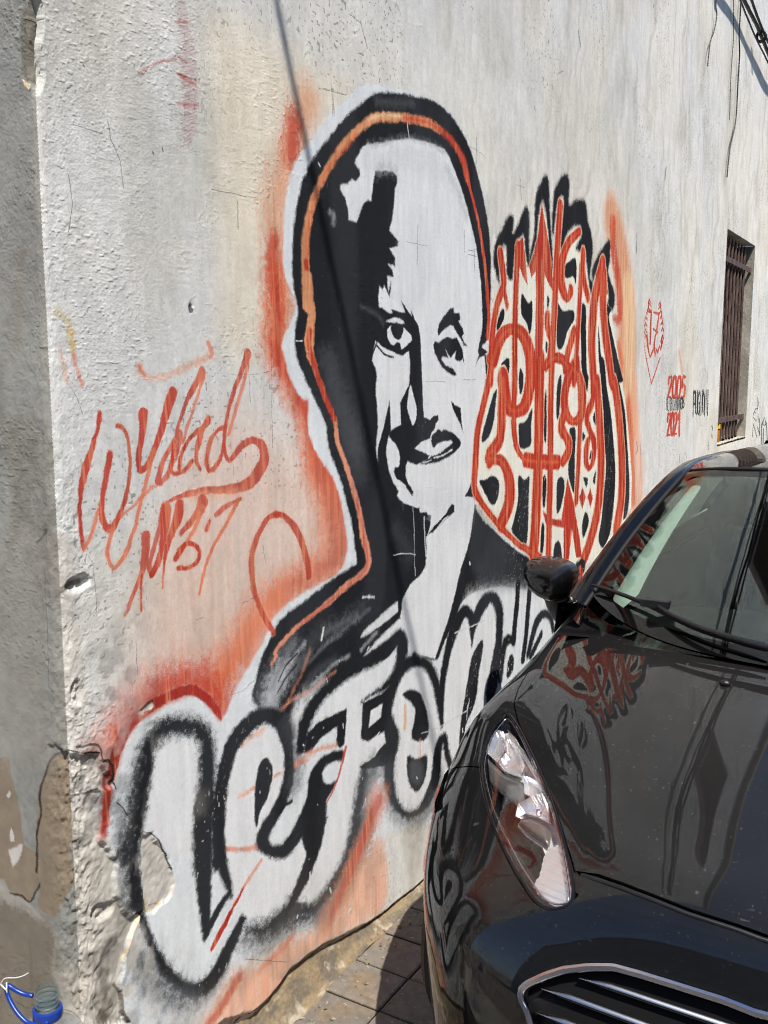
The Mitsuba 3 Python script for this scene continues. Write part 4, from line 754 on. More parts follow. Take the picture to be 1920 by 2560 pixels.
S1;db;2.3;0.80;1450,571,1.2 1462,566,1.2 1474,561,1.2
F0;con;10.3;0.95;1188,985 1206,1011 1245,993 1279,971 1298,874 1306,790 1353,718 1350,646 1386,574 1405,542 1352,441 1347,346 1103,499 1125,851
F0;rw;8.2;0.90;1256,979 1322,966 1326,934 1350,905 1343,887 1312,889 1303,842 1318,785 1303,741 1269,787 1257,891
S1;r;4.1;0.85;1341,913,6.0 1333,871,5.9 1323,814,5.9 1317,781,5.9
F1;brn;20.4;0.70;1111,630 1220,559 1289,478 1315,366 1103,499
S1;rw;2.2;1.00;1413,563,5.7 1384,521,5.6 1361,479,5.4 1347,444,5.3
S1;cr;1.3;1.00;1417,564,2.4 1387,519,2.4 1365,483,2.4
F1;rw;2.2;1.00;1355,423 1368,426 1386,415 1388,398 1374,395 1357,405
S1;db;2.2;0.90;1339,443,2.9 1354,413,3.4 1356,373,3.4 1374,334,3.0
F0;raw;1.6;1.00;1429,1021 1444,1029 1464,1036 1476,1036 1481,1023 1471,1019 1443,1019
F0;rw;4.8;0.80;1248,1442 1272,1431 1289,1381 1271,1320 1290,1218 1293,1093 1262,995 1223,1008 1217,1236
S1;db;3.8;0.80;1241,1318,6.5 1266,1333,6.2 1297,1335,5.9
F1;db;4.9;0.60;1225,2382 1255,2378 1248,2274 1226,2262 1213,2325
F0;brn;22.4;0.50;1917,131 2107,96 2323,43 2572,11 2798,-13 2814,-96 2323,-50 1913,-9
S0;dk;1.2;0.95;1242,1006,1.2 1272,989,1.2 1292,983,1.2 1322,971,1.2
S0;dk;1.2;0.95;1324,955,1.2 1330,949,1.3 1344,950,1.2 1357,928,1.5 1356,897,1.6 1363,877,1.5
S0;dk;1.2;0.95;1284,897,1.4 1319,894,1.4
S0;dk;1.3;0.95;1434,751,1.3 1458,738,1.3 1481,712,1.4 1497,679,1.5 1505,663,1.6 1521,623,1.6
S0;dk;1.3;0.95;1361,848,1.2 1381,828,1.3 1404,785,1.3 1434,751,1.3
S0;dk;1.8;0.95;1740,99,2.2 1896,96,2.5 1970,118,2.4 2058,93,2.3 2164,96,2.3 2330,56,2.3 2468,29,2.4
S1;dk;1.2;0.80;1268,1002,2.5 1309,994,2.4 1326,976,2.7 1329,954,2.5 1349,942,2.6 1357,913,3.2 1352,893,3.5
S1;dk;1.0;0.80;1251,902,2.0 1319,890,2.1"""
SIDE_MARKS = """F0;brn;3.3;0.90;1805,918 1640,956 1637,917 1625,885 1615,836 1612,770 1582,764 1566,765 1567,696 1603,642 1665,647 1684,671 1830,661
F0;brn;6.3;0.90;1556,895 1542,929 1511,981 1497,992 1485,986 1458,986 1455,930 1468,844 1487,784 1484,714 1524,631 1576,635 1568,733 1566,819
F0;con;4.5;0.95;1833,629 1689,664 1674,645 1604,639 1546,610 1523,596 1537,510 1428,518 1436,399 1871,234
F1;db;16.0;0.75;1836,597 1676,620 1565,612 1528,583 1541,508 1533,452 1548,357 1871,234
F1;rw;3.3;0.90;1661,743 1635,758 1618,769 1624,741 1651,710 1656,727
F1;rw;2.2;0.90;1656,779 1648,799 1643,788 1640,769 1653,764
F1;rw;2.2;0.90;1659,866 1646,880 1640,876 1651,863
S1;dk;2.6;0.95;1497,992,2.5 1518,973,2.8 1536,933,3.0 1552,896,3.4 1551,857,3.4 1567,802,3.4 1575,720,3.6
S1;dk;2.8;0.95;1665,646,2.8 1623,649,3.0 1603,643,2.5 1569,692,2.8
S1;db;5.7;0.60;1610,557,2.9 1611,485,2.9 1614,393,3.0
F1;con;59.9;0.50;1671,1402 1491,1442 1465,1327 1487,1009 1710,963
S1;k;3.8;0.70;1497,1446,2.3 1508,1431,2.2 1523,1418,2.1
S1;db;1.5;0.80;1569,1319,0.7 1548,1319,0.7 1530,1318,0.8
S1;dg;1.0;0.60;1506,1365,0.7 1508,1298,0.7 1506,1226,0.7 1510,1128,0.7
F1;con;52.4;0.35;1634,2184 1452,2202 1482,1793 1670,1795
S1;brn;12.4;0.30;1527,1964,12.9 1540,1880,13.1 1553,1802,13.2
F1;db;4.0;0.60;1501,2364 1484,2388 1467,2369 1450,2355 1456,2270 1484,2266 1500,2296
F1;cr;1.6;1.00;1503,2275 1493,2269 1481,2262 1485,2252 1497,2262"""
REGIONS = {'painted_portrait': [[2.033, 1.918], [2.02, 2.035], [2.035, 2.151], [2.107, 2.284], [2.259, 2.42], [2.388, 2.507], [2.576, 2.562], [2.821, 2.584], [2.985, 2.562], [3.114, 2.405], [3.216, 2.162], [3.227, 1.867], [3.141, 1.597], [3.096, 1.442], [3.117, 1.297], [3.665, 0.994], [4.006, 0.802], [3.382, 0.922], [2.984, 0.918], [2.815, 0.78], [2.468, 0.87], [2.242, 0.882], [2.062, 0.852], [1.918, 0.853], [1.824, 0.94], [1.886, 1.061], [1.959, 1.121], [2.125, 1.164], [2.303, 1.2], [2.234, 1.443], [2.161, 1.607], [2.035, 1.78]], 'crest_graffiti': [[3.233, 1.796], [3.229, 2.163], [3.329, 2.308], [3.661, 2.512], [3.97, 2.58], [4.409, 2.374], [4.587, 2.377], [4.718, 2.049], [5.109, 1.399], [5.089, 0.968], [4.561, 0.837], [4.34, 0.85], [3.756, 0.957], [3.452, 1.101], [3.123, 1.303], [3.106, 1.442], [3.151, 1.597]], 'block_lettering': [[1.366, 0.717], [1.384, 0.854], [1.425, 0.965], [1.549, 0.989], [1.67, 0.932], [1.711, 0.858], [1.773, 0.909], [1.918, 0.847], [2.062, 0.849], [2.242, 0.877], [2.468, 0.864], [2.815, 0.773], [2.997, 0.909], [3.383, 0.915], [4.334, 0.719], [4.044, 0.271], [3.191, 0.079], [2.624, 0.24], [2.395, 0.273], [2.235, 0.205], [2.031, 0.234], [1.818, 0.311], [1.658, 0.237], [1.518, 0.28], [1.399, 0.449]], 'script_tag': [[1.277, 1.602], [1.356, 1.687], [1.459, 1.734], [1.491, 1.772], [1.695, 1.835], [1.879, 1.816], [1.864, 1.662], [1.915, 1.574], [1.913, 1.508], [1.857, 1.447], [1.734, 1.365], [1.653, 1.232], [1.434, 1.233], [1.389, 1.243], [1.284, 1.382]], 'laurel_stencil': [[5.133, 2.148], [5.57, 2.177], [5.631, 1.919], [5.394, 1.686], [5.357, 1.687], [5.169, 1.882]], 'year_stencil': [[5.648, 1.747], [6.196, 1.748], [6.189, 1.594], [6.138, 1.355], [5.706, 1.379]], 'word_stencil': [[6.31, 1.655], [6.853, 1.649], [6.881, 1.454], [6.345, 1.473]]}
RECESSES = [(6, [[1.43, 0.745], [1.458, 0.734], [1.485, 0.7], [1.505, 0.663], [1.521, 0.623], [1.53, 0.586], [1.522, 0.564], [1.496, 0.557], [1.461, 0.551], [1.437, 0.558], [1.431, 0.602], [1.427, 0.698]]), (9, [[1.145, 1.0], [1.206, 1.011], [1.245, 0.99], [1.322, 0.971], [1.326, 0.934], [1.35, 0.905], [1.356, 0.882], [1.305, 0.892], [1.312, 0.788], [1.353, 0.718], [1.35, 0.646], [1.386, 0.574], [1.421, 0.567], [1.384, 0.521], [1.352, 0.441], [1.357, 0.411], [1.356, 0.373], [1.374, 0.329], [1.103, 0.499], [1.125, 0.851]]), (4, [[1.429, 1.021], [1.444, 1.029], [1.464, 1.036], [1.476, 1.036], [1.481, 1.023], [1.471, 1.019], [1.443, 1.019]]), (5, [[1.627, 1.893], [1.633, 1.896], [1.642, 1.893], [1.641, 1.885], [1.631, 1.882]])]


# ------------------------------------------------------------------ spray paint: vector shapes in wall coordinates, evaluated per point
class VectorPaint:
    """Strokes and filled outlines laid over one another in order; a grid of cells lists the pieces that matter in each cell."""

    def __init__(self, text, lo, hi, cell):
        self.lo, self.cell = lo, cell
        nx, ny = int((hi[0] - lo[0]) / cell) + 1, int((hi[1] - lo[1]) / cell) + 1
        self.nx, self.ny = nx, ny
        cells = [[] for _ in range(nx * ny)]
        hd = cell * 0.7072
        for line in text.strip().split('\n'):
            kind, col, soft, alpha, pts = line.split(';')
            c, soft, alpha = lin(PALETTE[col]), max(float(soft) / 1000, 0.0006), float(alpha)
            p = np.array([[float(x) / 1000 for x in q.split(',')] for q in pts.split()])
            fill = kind[0] == 'F'
            if kind[1] == '1':
                p = catmull(p, fill)
            if fill:
                a, b = p[:, :2], np.roll(p[:, :2], -1, 0)
                ra = rb = np.zeros(len(a))
                pg = Polygon(p[:, :2])
            else:
                a, b, ra, rb = p[:-1, :2], p[1:, :2], p[:-1, 2], p[1:, 2]
            marg = soft * 1.5 + 0.004
            ext = marg + max(ra.max(), rb.max())
            x0, y0 = np.minimum(a, b).min(0) - ext
            x1, y1 = np.maximum(a, b).max(0) + ext
            i0, i1 = max(0, int((x0 - lo[0]) / cell)), min(nx - 1, int((x1 - lo[0]) / cell))
            j0, j1 = max(0, int((y0 - lo[1]) / cell)), min(ny - 1, int((y1 - lo[1]) / cell))
            if i1 < i0 or j1 < j0:
                continue
            I, J = np.meshgrid(np.arange(i0, i1 + 1), np.arange(j0, j1 + 1))
            I, J = I.ravel(), J.ravel()
            C = np.stack([lo[0] + (I + .5) * cell, lo[1] + (J + .5) * cell], 1)
            ab = b - a
            t = np.clip(((C[:, None] - a) * ab).sum(-1) / np.maximum((ab ** 2).sum(-1), 1e-12), 0, 1)
            d = np.linalg.norm(C[:, None] - a - t[..., None] * ab, axis=-1) - (ra + (rb - ra) * t)
            near = d < hd + marg
            end = [c[0], c[1], c[2], soft, alpha, 0.0 if fill else 1.0, 2.0, 0.0]
            if fill:
                within = shapely.contains_xy(pg, C[:, 0], C[:, 1])
                ylo, yhi, xhi = np.minimum(a[:, 1], b[:, 1]), np.maximum(a[:, 1], b[:, 1]), np.maximum(a[:, 0], b[:, 0])
            for k in range(len(C)):
                if not near[k].any():
                    if fill and within[k]:
                        cells[J[k] * nx + I[k]].append([c[0], c[1], c[2], soft, alpha, 2.0, 2.0, 0.0])
                    continue
                use = near[k]
                if fill:
                    use = use | ((yhi >= C[k, 1] - cell * .51 - .004) & (ylo <= C[k, 1] + cell * .51 + .004) & (xhi >= C[k, 0] - cell * .51 - .004))
                rec = cells[J[k] * nx + I[k]]
                for e in np.nonzero(use)[0]:
                    rec.append([a[e, 0], a[e, 1], b[e, 0], b[e, 1], ra[e], rb[e], 0.0 if fill else 1.0, 0.0])
                rec.append(end)
        start = np.cumsum([0] + [len(r) for r in cells]).astype(np.uint32)
        flat = np.array([x for r in cells for x in r], np.float32)
        self.data, self.start = mi.Float(flat.ravel()), mi.UInt32(start)

    def __call__(self, x, y, base):
        x, y = mi.Float(x), mi.Float(y)
        grain = noise(x * 430, y * 430) - 0.5
        grain2 = noise(x * 95, y * 95 + 7) - 0.5
        x = x + (noise(x * 60, y * 60, 3) - 0.5) * 0.003
        y = y + (noise(x * 60, y * 60, 9) - 0.5) * 0.003
        ci, cj = dr.floor((x - self.lo[0]) / self.cell), dr.floor((y - self.lo[1]) / self.cell)
        ok = (ci >= 0) & (cj >= 0) & (ci < self.nx) & (cj < self.ny)
        idx = mi.UInt32(dr.select(ok, cj * self.nx + ci, 0))
        i, stop = dr.gather(mi.UInt32, self.start, idx), dr.gather(mi.UInt32, self.start, idx + 1)
        stop = dr.select(ok, stop, i)
        m, par = mi.Float(9.0), mi.Float(1.0)
        r, g, b, cov = mi.Float(base.x), mi.Float(base.y), mi.Float(base.z), mi.Float(0.0)
        data = self.data

        def body(i, m, par, r, g, b, cov):
            A, B = dr.gather(mi.Vector4f, data, i * 2), dr.gather(mi.Vector4f, data, i * 2 + 1)
            dx, dy = A.z - A.x, A.w - A.y
            t = dr.clip(((x - A.x) * dx + (y - A.y) * dy) / dr.maximum(dx * dx + dy * dy, 1e-12), 0, 1)
            d = dr.sqrt(dr.square(x - A.x - t * dx) + dr.square(y - A.y - t * dy)) - (B.x + (B.y - B.x) * t)
            end = B.z > 1.5
            cross = ((A.y > y) != (A.w > y)) & (x < A.x + (y - A.y) * dx / dr.select(dr.abs(dy) < 1e-12, 1e-12, dy)) & (B.z < 0.5)
            m2 = dr.minimum(m, d)
            par2 = dr.select(cross, -par, par)
            mode = B.y
            sd = dr.select(mode > 1.5, -1.0, dr.select(mode > 0.5, m, dr.select(par < 0, -m, m)))
            soft = A.w
            sd = sd + dr.minimum(soft, 0.03) * (grain * 0.8 + grain2 * 0.8)
            u = dr.clip((soft - sd) / (2 * soft), 0, 1)
            al = dr.select(end, B.x * u * u * (3 - 2 * u), 0)
            r2, g2, b2 = r + (A.x - r) * al, g + (A.y - g) * al, b + (A.z - b) * al
            return i + 1, dr.select(end, 9.0, m2), dr.select(end, 1.0, par2), r2, g2, b2, dr.maximum(cov, al)

        _, _, _, r, g, b, cov = dr.while_loop((i, m, par, r, g, b, cov), lambda i, *_: i < stop, body, labels=('i', 'm', 'par', 'r', 'g', 'b', 'cov'))
        return mi.Color3f(r, g, b), cov


wall_paint = VectorPaint(MURAL, (1.15, -0.05), (9.9, 3.2), 0.05)
side_paint = VectorPaint(SIDE_MARKS, (1.4, -0.05), (2.2, 3.2), 0.05)


def plaster_base(u, z):
    big = fbm(u * 1.3, z * 0.9, 1.0, octaves=3)
    mid = fbm(u * 6, z * 3.5, 4.0, octaves=3)
    streak = fbm(u * 22 + 5 * fbm(u * 3.5, z * 5, 3, octaves=3), z * 2.2, 8.0, octaves=4)
    c = mix(lin((214, 213, 208)), lin((205, 207, 207)), smoothstep(.35, .65, big))
    c = mix(c, lin((207, 202, 190)), smoothstep(.55, .8, fbm(u * 2.1 + 5, z * 1.6, 2.0, octaves=2)) * .5)
    c = mix(c, lin((178, 177, 168)), smoothstep(.48, .75, mid) * .42)
    c = mix(c, lin((160, 156, 146)), smoothstep(.55, .8, streak) * .36 * smoothstep(.5, 2.2, z) * (.25 + .75 * smoothstep(2.2, 4.2, u)))
    c = c * (0.90 + 0.2 * fbm(u * 17, z * 12, 15, octaves=4))
    fine = noise(u * 240, z * 240)
    c = c * (0.93 + 0.10 * noise(u * 70, z * 70)) * (0.95 + 0.08 * fine)
    pit = smoothstep(.80, .90, noise(u * 130, z * 130, 5)) * smoothstep(.45, .7, fbm(u * 3, z * 3, 12, octaves=2))
    return mix(c, lin((92, 86, 76)), pit * .6)


def painted_wall(p, n, uv):
    u, z = p.x, p.z
    base = plaster_base(u, z)
    col, cov = wall_paint(u, z, base)
    lum = (col.x + col.y + col.z) / 3
    # paint over plaster: brushing, wear and dust differ from place to place
    col = col * (0.90 + 0.2 * fbm(u * 55, z * 9, 3.0, octaves=3)) * (0.94 + 0.1 * noise(u * 200, z * 200, 2))
    red = smoothstep(.10, .26, col.x - col.z) * cov
    col = mix(col, lin((226, 150, 112)), red * .5 * smoothstep(.52, .72, fbm(u * 120 + z * 8, z * 7, 44, octaves=3)))
    col = col * (1 - red * .22 * smoothstep(.5, .7, fbm(u * 60, z * 4, 54, octaves=3)))
    dark = smoothstep(.10, .03, lum)
    dusty = smoothstep(.42, .72, fbm(u * 7, z * 2.5, 6.0, octaves=3))
    col = col + mi.Color3f(.011, .012, .014) * (dark * dusty)
    chip = smoothstep(.87, .90, noise(u * 170, z * 110, 21)) * smoothstep(1.8, .8, z) * smoothstep(.55, .72, fbm(u * 5, z * 5, 17, octaves=3)) * dark
    col = mix(col, lin((196, 192, 184)), chip * .8)
    hair = smoothstep(.985, .995, noise(u * 420, z * 30, 33)) * smoothstep(.4, .7, fbm(u * 2, z * 2, 40, octaves=2))
    col = mix(col, lin((190, 188, 184)), hair * .5 * dark)
    near = smoothstep(.33, .10, u - 1.24 + (fbm(u * 8, z * 8, 31, octaves=2) - .5) * .3) * smoothstep(1.5, .9, z)
    col = col * (1 - near * .55 * smoothstep(.42, .68, fbm(u * 26, z * 26, 14, octaves=4))) 
    col = mix(col, lin((206, 203, 196)), near * .55 * smoothstep(.5, .7, fbm(u * 18, z * 12, 24, octaves=4)))
    # grime towards the pavement
    grime = smoothstep(.45, .02, z) * smoothstep(.35, .7, fbm(u * 9, z * 9, 5, octaves=3))
    return mix(col, lin((128, 112, 92)), grime * .5)


def stucco(u, v):
    g = noise(u * 430, v * 430, 1) * .6 + noise(u * 210, v * 210, 2) * .5 + smoothstep(.66, .86, noise(u * 150, v * 150, 7)) * .9 * smoothstep(.3, .65, fbm(u * 5, v * 5, 9, octaves=2)) + fbm(u * 55, v * 55, 3, octaves=2) * .5
    trowel = noise(u * 30 + v * 14, v * 120 - u * 20, 9) * smoothstep(.45, .7, fbm(u * 2.2, v * 2.2, 6, octaves=2))
    return g + trowel * .5


def side_wall(p, n, uv):
    u, z = p.y, p.z
    c = mix(lin((146, 146, 140)), lin((126, 127, 123)), smoothstep(.35, .65, fbm(u * 4, z * 2, 2, octaves=3)))
    c = mix(c, lin((116, 110, 98)), smoothstep(.5, .75, fbm(u * 9, z * 4, 7, octaves=3)) * .6)
    c = c * (0.9 + 0.18 * noise(u * 120, z * 120))
    col, cov = side_paint(u, z, c)
    return col * (0.85 + 0.3 * fbm(u * 40, z * 40, 5, octaves=3))


def bumped(fn, height, colour, rough=0.9, eps=1e-3, **more):
    return {'type': 'bumpmap', 'arbitrary': proc(fn, eps=eps), 'scale': height, 'bsdf': {'type': 'principled', 'base_color': proc(colour), 'roughness': rough, 'specular': 0.25, **more}}


scene['painted_plaster'] = bumped(lambda p, n, uv: stucco(p.x, p.z) * (1 + .9 * smoothstep(.30, .08, p.x - 1.24) * smoothstep(1.8, 1.2, p.z)), 0.00095, painted_wall)
scene['side_plaster'] = bumped(lambda p, n, uv: stucco(p.y, p.z) + 1.5 * fbm(p.y * 25, p.z * 25, 3, octaves=3), 0.0012, side_wall)


# ------------------------------------------------------------------ the plastered building on the corner
WALL_TOP = 6.7
SKIRT_X = [1.20, 1.55, 1.685, 1.813, 1.901, 1.957, 2.113, 2.249, 2.365, 2.464, 2.542, 2.66, 2.767, 3.9]          # lower edge of the plaster
SKIRT_Z = [.19, .155, .142, .090, .104, .123, .110, .075, .049, .032, .029, .016, .016, .012]
WX0, WX1, WZ0, WZ1 = 7.14, 8.22, 1.235, 2.755      # window opening
tt = np.unique(np.round(np.concatenate([np.linspace(-3.0, -0.6, 9), np.linspace(-0.6, -0.3, 12), np.linspace(-0.3, -.1, 34), np.linspace(-.1, .10, 70), np.linspace(.10, 0.50, 110), np.linspace(0.50, 3.4, 240)]), 4))
zz = np.unique(np.round(np.concatenate([np.linspace(-0.05, 1.4, 330), np.linspace(1.4, 3.1, 230), np.linspace(3.1, WALL_TOP, 12)]), 4))
TT, ZZ = np.meshgrid(tt, zz)
ts, zs = TT.ravel(), ZZ.ravel()
amp = np.interp(zs, [0, .5, .95, 1.05, 1.4, 1.75, 2.0, 3.1], [.022, .022, .019, .015, .012, .009, .004, .003])
rc = .008 + amp * 1.9 * (.55 + .9 * meshkit.fbm(np.stack([zs * 0, zs * 9, zs * 0 + 3], 1), 3, 21))     # how far the arris is worn round
ang = np.clip((ts + rc) / (2 * rc), 0, 1) * np.pi / 2            # 0 on the side face, 90 degrees on the painted face
cx, cyy = CORNER_X + rc, WALL_Y + rc
px = np.where(ts > rc, CORNER_X + ts, np.where(ts < -rc, CORNER_X, cx - rc * np.cos(ang)))
py = np.where(ts > rc, WALL_Y, np.where(ts < -rc, WALL_Y - ts, cyy - rc * np.sin(ang)))
inx, iny = np.cos(ang), np.sin(ang)                                 # inward direction
P3 = np.stack([px * 1.0, py * 1.0, zs], 1)
low = (meshkit.fbm(np.stack([ts * 2.2, zs * 2.2, zs * 0], 1), 3, 1) - .5) * .007 + (meshkit.fbm(np.stack([ts * 9, zs * 9, zs * 0 + 4], 1), 3, 2) - .5) * .0016
rough = meshkit.fbm(np.stack([ts * 42, zs * 42, zs * 0 + 2], 1), 4, 3)
rough2 = meshkit.fbm(np.stack([ts * 16, zs * 16, zs * 0 + 8], 1), 3, 5)
fine = meshkit.fbm(np.stack([ts * 110, zs * 110, zs * 0 + 6], 1), 2, 13)
disp = low.copy()
main = np.stack([CORNER_X + ts, zs], 1)
ragged = (meshkit.fbm(np.stack([ts * 60, zs * 60, zs * 0], 1), 3, 9) - .5) * .014
for depth, poly in RECESSES:
    d = poly_dist(main, poly) + ragged
    k = np.clip(d / .003 + .5, 0, 1) * np.clip((ts + .06) / .05, 0, 1)
    disp += k * (depth / 1000 + ((rough - .5) * .0035 + (fine - .5) * .0035) * np.clip(d / .02, 0, 1))
edge = np.interp(CORNER_X + ts, SKIRT_X, SKIRT_Z) + ragged * .7 - zs
disp += np.where(ts > .02, np.clip(edge / .004 + .5, 0, 1) * .016, 0)
# the arris is knocked about, most of all low down
disp += amp * np.exp(-(ts / (.045 + .03 * rough2)) ** 2) * (.4 * rough + .35 * fine + .4 * rough2 - .45)


def hole(tc, zc, rt, rz, depth, seed):
    d = np.sqrt(((ts - tc) / rt) ** 2 + ((zs - zc) / rz) ** 2) + (meshkit.fbm(np.stack([ts * 35, zs * 22, zs * 0 + seed], 1), 3, seed) - .5) * .9
    return np.clip((1 - d) / .18, 0, 1) * depth * (.3 + .7 * rough + .6 * fine)


disp += hole(.010, 2.375, .024, .045, .020, 1) + hole(.004, 2.30, .022, .050, .013, 2)
disp += hole(.045, 1.335, .034, .014, .012, 3) + hole(.03, 1.115, .016, .026, .008, 6) + hole(.08, .62, .03, .02, .010, 8)
P3 = P3 + np.stack([inx * disp, iny * disp, zs * 0], 1)
nt = len(tt)
grid_ok = np.ones((len(zz) - 1, nt - 1), bool)
q = (np.arange(len(zz) - 1)[:, None] * nt + np.arange(nt - 1)).ravel()
wall_f = np.vstack([np.stack([q, q + 1, q + nt + 1], 1), np.stack([q, q + nt + 1, q + nt], 1)])
_, _, wall_n = meshkit.arrays((P3, wall_f), True)
cen = np.stack([CORNER_X + ts[wall_f].mean(1), zs[wall_f].mean(1)], 1)
side = ts[wall_f].mean(1) < 0
owner = np.full(len(wall_f), 'wall', dtype=object)
for name in ('painted_portrait', 'crest_graffiti', 'block_lettering', 'script_tag'):
    owner[inside_poly(cen, REGIONS[name]) & ~side] = name
owner[side] = 'side_face'


def wall_part(name, f, bsdf):
    use, inv = np.unique(f, return_inverse=True)
    scene['plastered_building__' + name] = shape_with_normals(P3[use], inv.reshape(-1, 3), wall_n[use], bsdf)


for name in ('wall', 'painted_portrait', 'crest_graffiti', 'block_lettering', 'script_tag', 'side_face'):
    wall_part(name, wall_f[owner == name], 'side_plaster' if name == 'side_face' else 'painted_plaster')

# the same wall further along: large cells, the window left out, stencils as parts of their own
xs = np.unique(np.round(np.concatenate([[CORNER_X + 3.4], np.arange(4.7, 8.6, .05), [WX0, WX1], np.arange(8.6, 22, .8)]), 4))
zl = np.unique(np.round(np.concatenate([np.arange(-.05, 3.2, .05), [WZ0, WZ1], np.linspace(3.25, WALL_TOP, 8)]), 4))
GX, GZ = np.meshgrid(xs, zl)
V = np.stack([GX.ravel(), np.full(GX.size, WALL_Y), GZ.ravel()], 1)
fade = np.clip((V[:, 0] - 4.64) / .3, 0, 1) * (1 - np.clip((np.abs(V[:, 0] - 7.5) < .8), 0, 1))
V[:, 1] += (meshkit.fbm(np.stack([V[:, 0] * 2.2 - CORNER_X * 2.2, V[:, 2] * 2.2, V[:, 0] * 0], 1), 3, 1) - .5) * .007
n2 = len(xs)
q = (np.arange(len(zl) - 1)[:, None] * n2 + np.arange(n2 - 1)).ravel()
qc = V[np.stack([q, q + 1, q + n2, q + n2 + 1], 1)].mean(1)
q = q[~((qc[:, 0] > WX0) & (qc[:, 0] < WX1) & (qc[:, 2] > WZ0) & (qc[:, 2] < WZ1))]
f2 = np.vstack([np.stack([q, q + 1, q + n2 + 1], 1), np.stack([q, q + n2 + 1, q + n2], 1)])
_, _, nn2 = meshkit.arrays((V, f2), True)
c2 = V[f2].mean(1)[:, [0, 2]]
own2 = np.full(len(f2), 'wall_001', dtype=object)
for name in ('laurel_stencil', 'year_stencil', 'word_stencil'):
    own2[inside_poly(c2, REGIONS[name])] = name
for name in ('wall_001', 'laurel_stencil', 'year_stencil', 'word_stencil'):
    f = f2[own2 == name]
    use, inv = np.unique(f, return_inverse=True)
    scene['plastered_building__' + name] = shape_with_normals(V[use], inv.reshape(-1, 3), nn2[use], 'painted_plaster')
tag('plastered_building', 'dirty white plastered building with a crumbling corner and a big painted portrait on its wall', 'building')


# ------------------------------------------------------------------ window with bars, in the wall further along
def concrete(p, n, uv):
    c = mix(lin((168, 164, 154)), lin((142, 138, 128)), smoothstep(.35, .65, fbm(p.x * 6 + p.y * 9, p.z * 5, p.y * 4, octaves=3)))
    return c * (0.85 + 0.3 * noise(p.x * 90 + p.y * 90, p.z * 90, p.y * 60))


def rusty_brown(p, n, uv):
    return mix(lin((98, 80, 76)), lin((74, 58, 54)), smoothstep(.35, .7, fbm(p.x * 30, p.y * 30, p.z * 12, octaves=3)))


scene['concrete'] = bumped(lambda p, n, uv: fbm((p.x + p.y) * 60, p.z * 60, p.y * 30, octaves=3) * 2, 0.002, concrete)
scene['brown_metal'] = {'type': 'principled', 'base_color': proc(rusty_brown), 'roughness': .5, 'specular': .4}
scene['dark_room'] = {'type': 'twosided', 'bsdf': {'type': 'diffuse', 'reflectance': {'type': 'rgb', 'value': (.03, .024, .02)}}}
B = 'plastered_building'
d0, d1 = WALL_Y, WALL_Y + .30
rv = lambda n_: np.linspace(0, 1, n_)
reveal = []
for (x0, z0), (x1, z1) in (((WX0, WZ0), (WX0, WZ1)), ((WX0, WZ1), (WX1, WZ1)), ((WX1, WZ1), (WX1, WZ0)), ((WX1, WZ0), (WX0, WZ0))):
    a, b = np.meshgrid(rv(25), rv(7), indexing='ij')
    v = np.stack([x0 + (x1 - x0) * a, d0 + (d1 - d0) * b, z0 + (z1 - z0) * a], -1).reshape(-1, 3)
    jit = ((meshkit.fbm(v * 14, 3, 5) - .5) * .028 * np.clip((v[:, 1] - d0) / .02, 0, 1))[:, None]
    v = v + jit * np.array([float(abs(z1 - z0) > 0), 0, float(abs(x1 - x0) > 0)])
    q = (np.arange(24)[:, None] * 7 + np.arange(6)).ravel()
    reveal.append(trimesh.Trimesh(v, np.vstack([np.stack([q, q + 7, q + 8], 1), np.stack([q, q + 8, q + 1], 1)]), process=False))
scene['concrete_two'] = {'type': 'twosided', 'bsdf': {'type': 'ref', 'id': 'concrete'}}
scene[f'{B}__barred_window'] = mikit.ply(trimesh.util.concatenate(reveal), 'concrete_two', smooth=30)
scene[f'{B}__barred_window__shutter'] = mikit.ply(trimesh.util.concatenate([box(WX0 - .02, WX1 + .02, d1 - .005, d1 + .03, WZ0 - .02, WZ1 + .02)] + [box(WX0 + .04 + k * .135, WX0 + .165 + k * .135, d1 - .025, d1 - .004, WZ0 + .03, WZ1 - .03) for k in range(8)]), 'dark_room')
BARY = WALL_Y + .045
for k in range(8):
    x = WX0 + .075 + k * .118
    bar = trimesh.creation.cylinder(.0105, 1.0, sections=14)
    v = bar.vertices.copy()
    v[:, 2] = np.where(v[:, 2] > 0, WZ1 - .06, WZ0 + .03)
    tipc = trimesh.creation.cone(.0105, .07, sections=14); tip = tipc.copy()
    tip.vertices[:, 2] = WZ0 + .03 - tip.vertices[:, 2] * .8
    tip2 = tipc.copy(); tip2.vertices[:, 2] = WZ1 - .06 + tip2.vertices[:, 2] * .8
    bm = trimesh.util.concatenate([trimesh.Trimesh(v, bar.faces), tip, tip2])
    bm.apply_translation([x, BARY, 0])
    scene[f'{B}__barred_window__bar' + (f'_{k:03d}' if k else '')] = mikit.ply(bm, 'brown_metal', smooth=40)
for k, z in enumerate((WZ0 + .18, WZ1 - .19)):
    scene[f'{B}__barred_window__crossbar' + (f'_{k:03d}' if k else '')] = mikit.ply(box(WX0 - .01, WX1 + .01, BARY - .026, BARY - .0175, z - .019, z + .019), 'brown_metal')
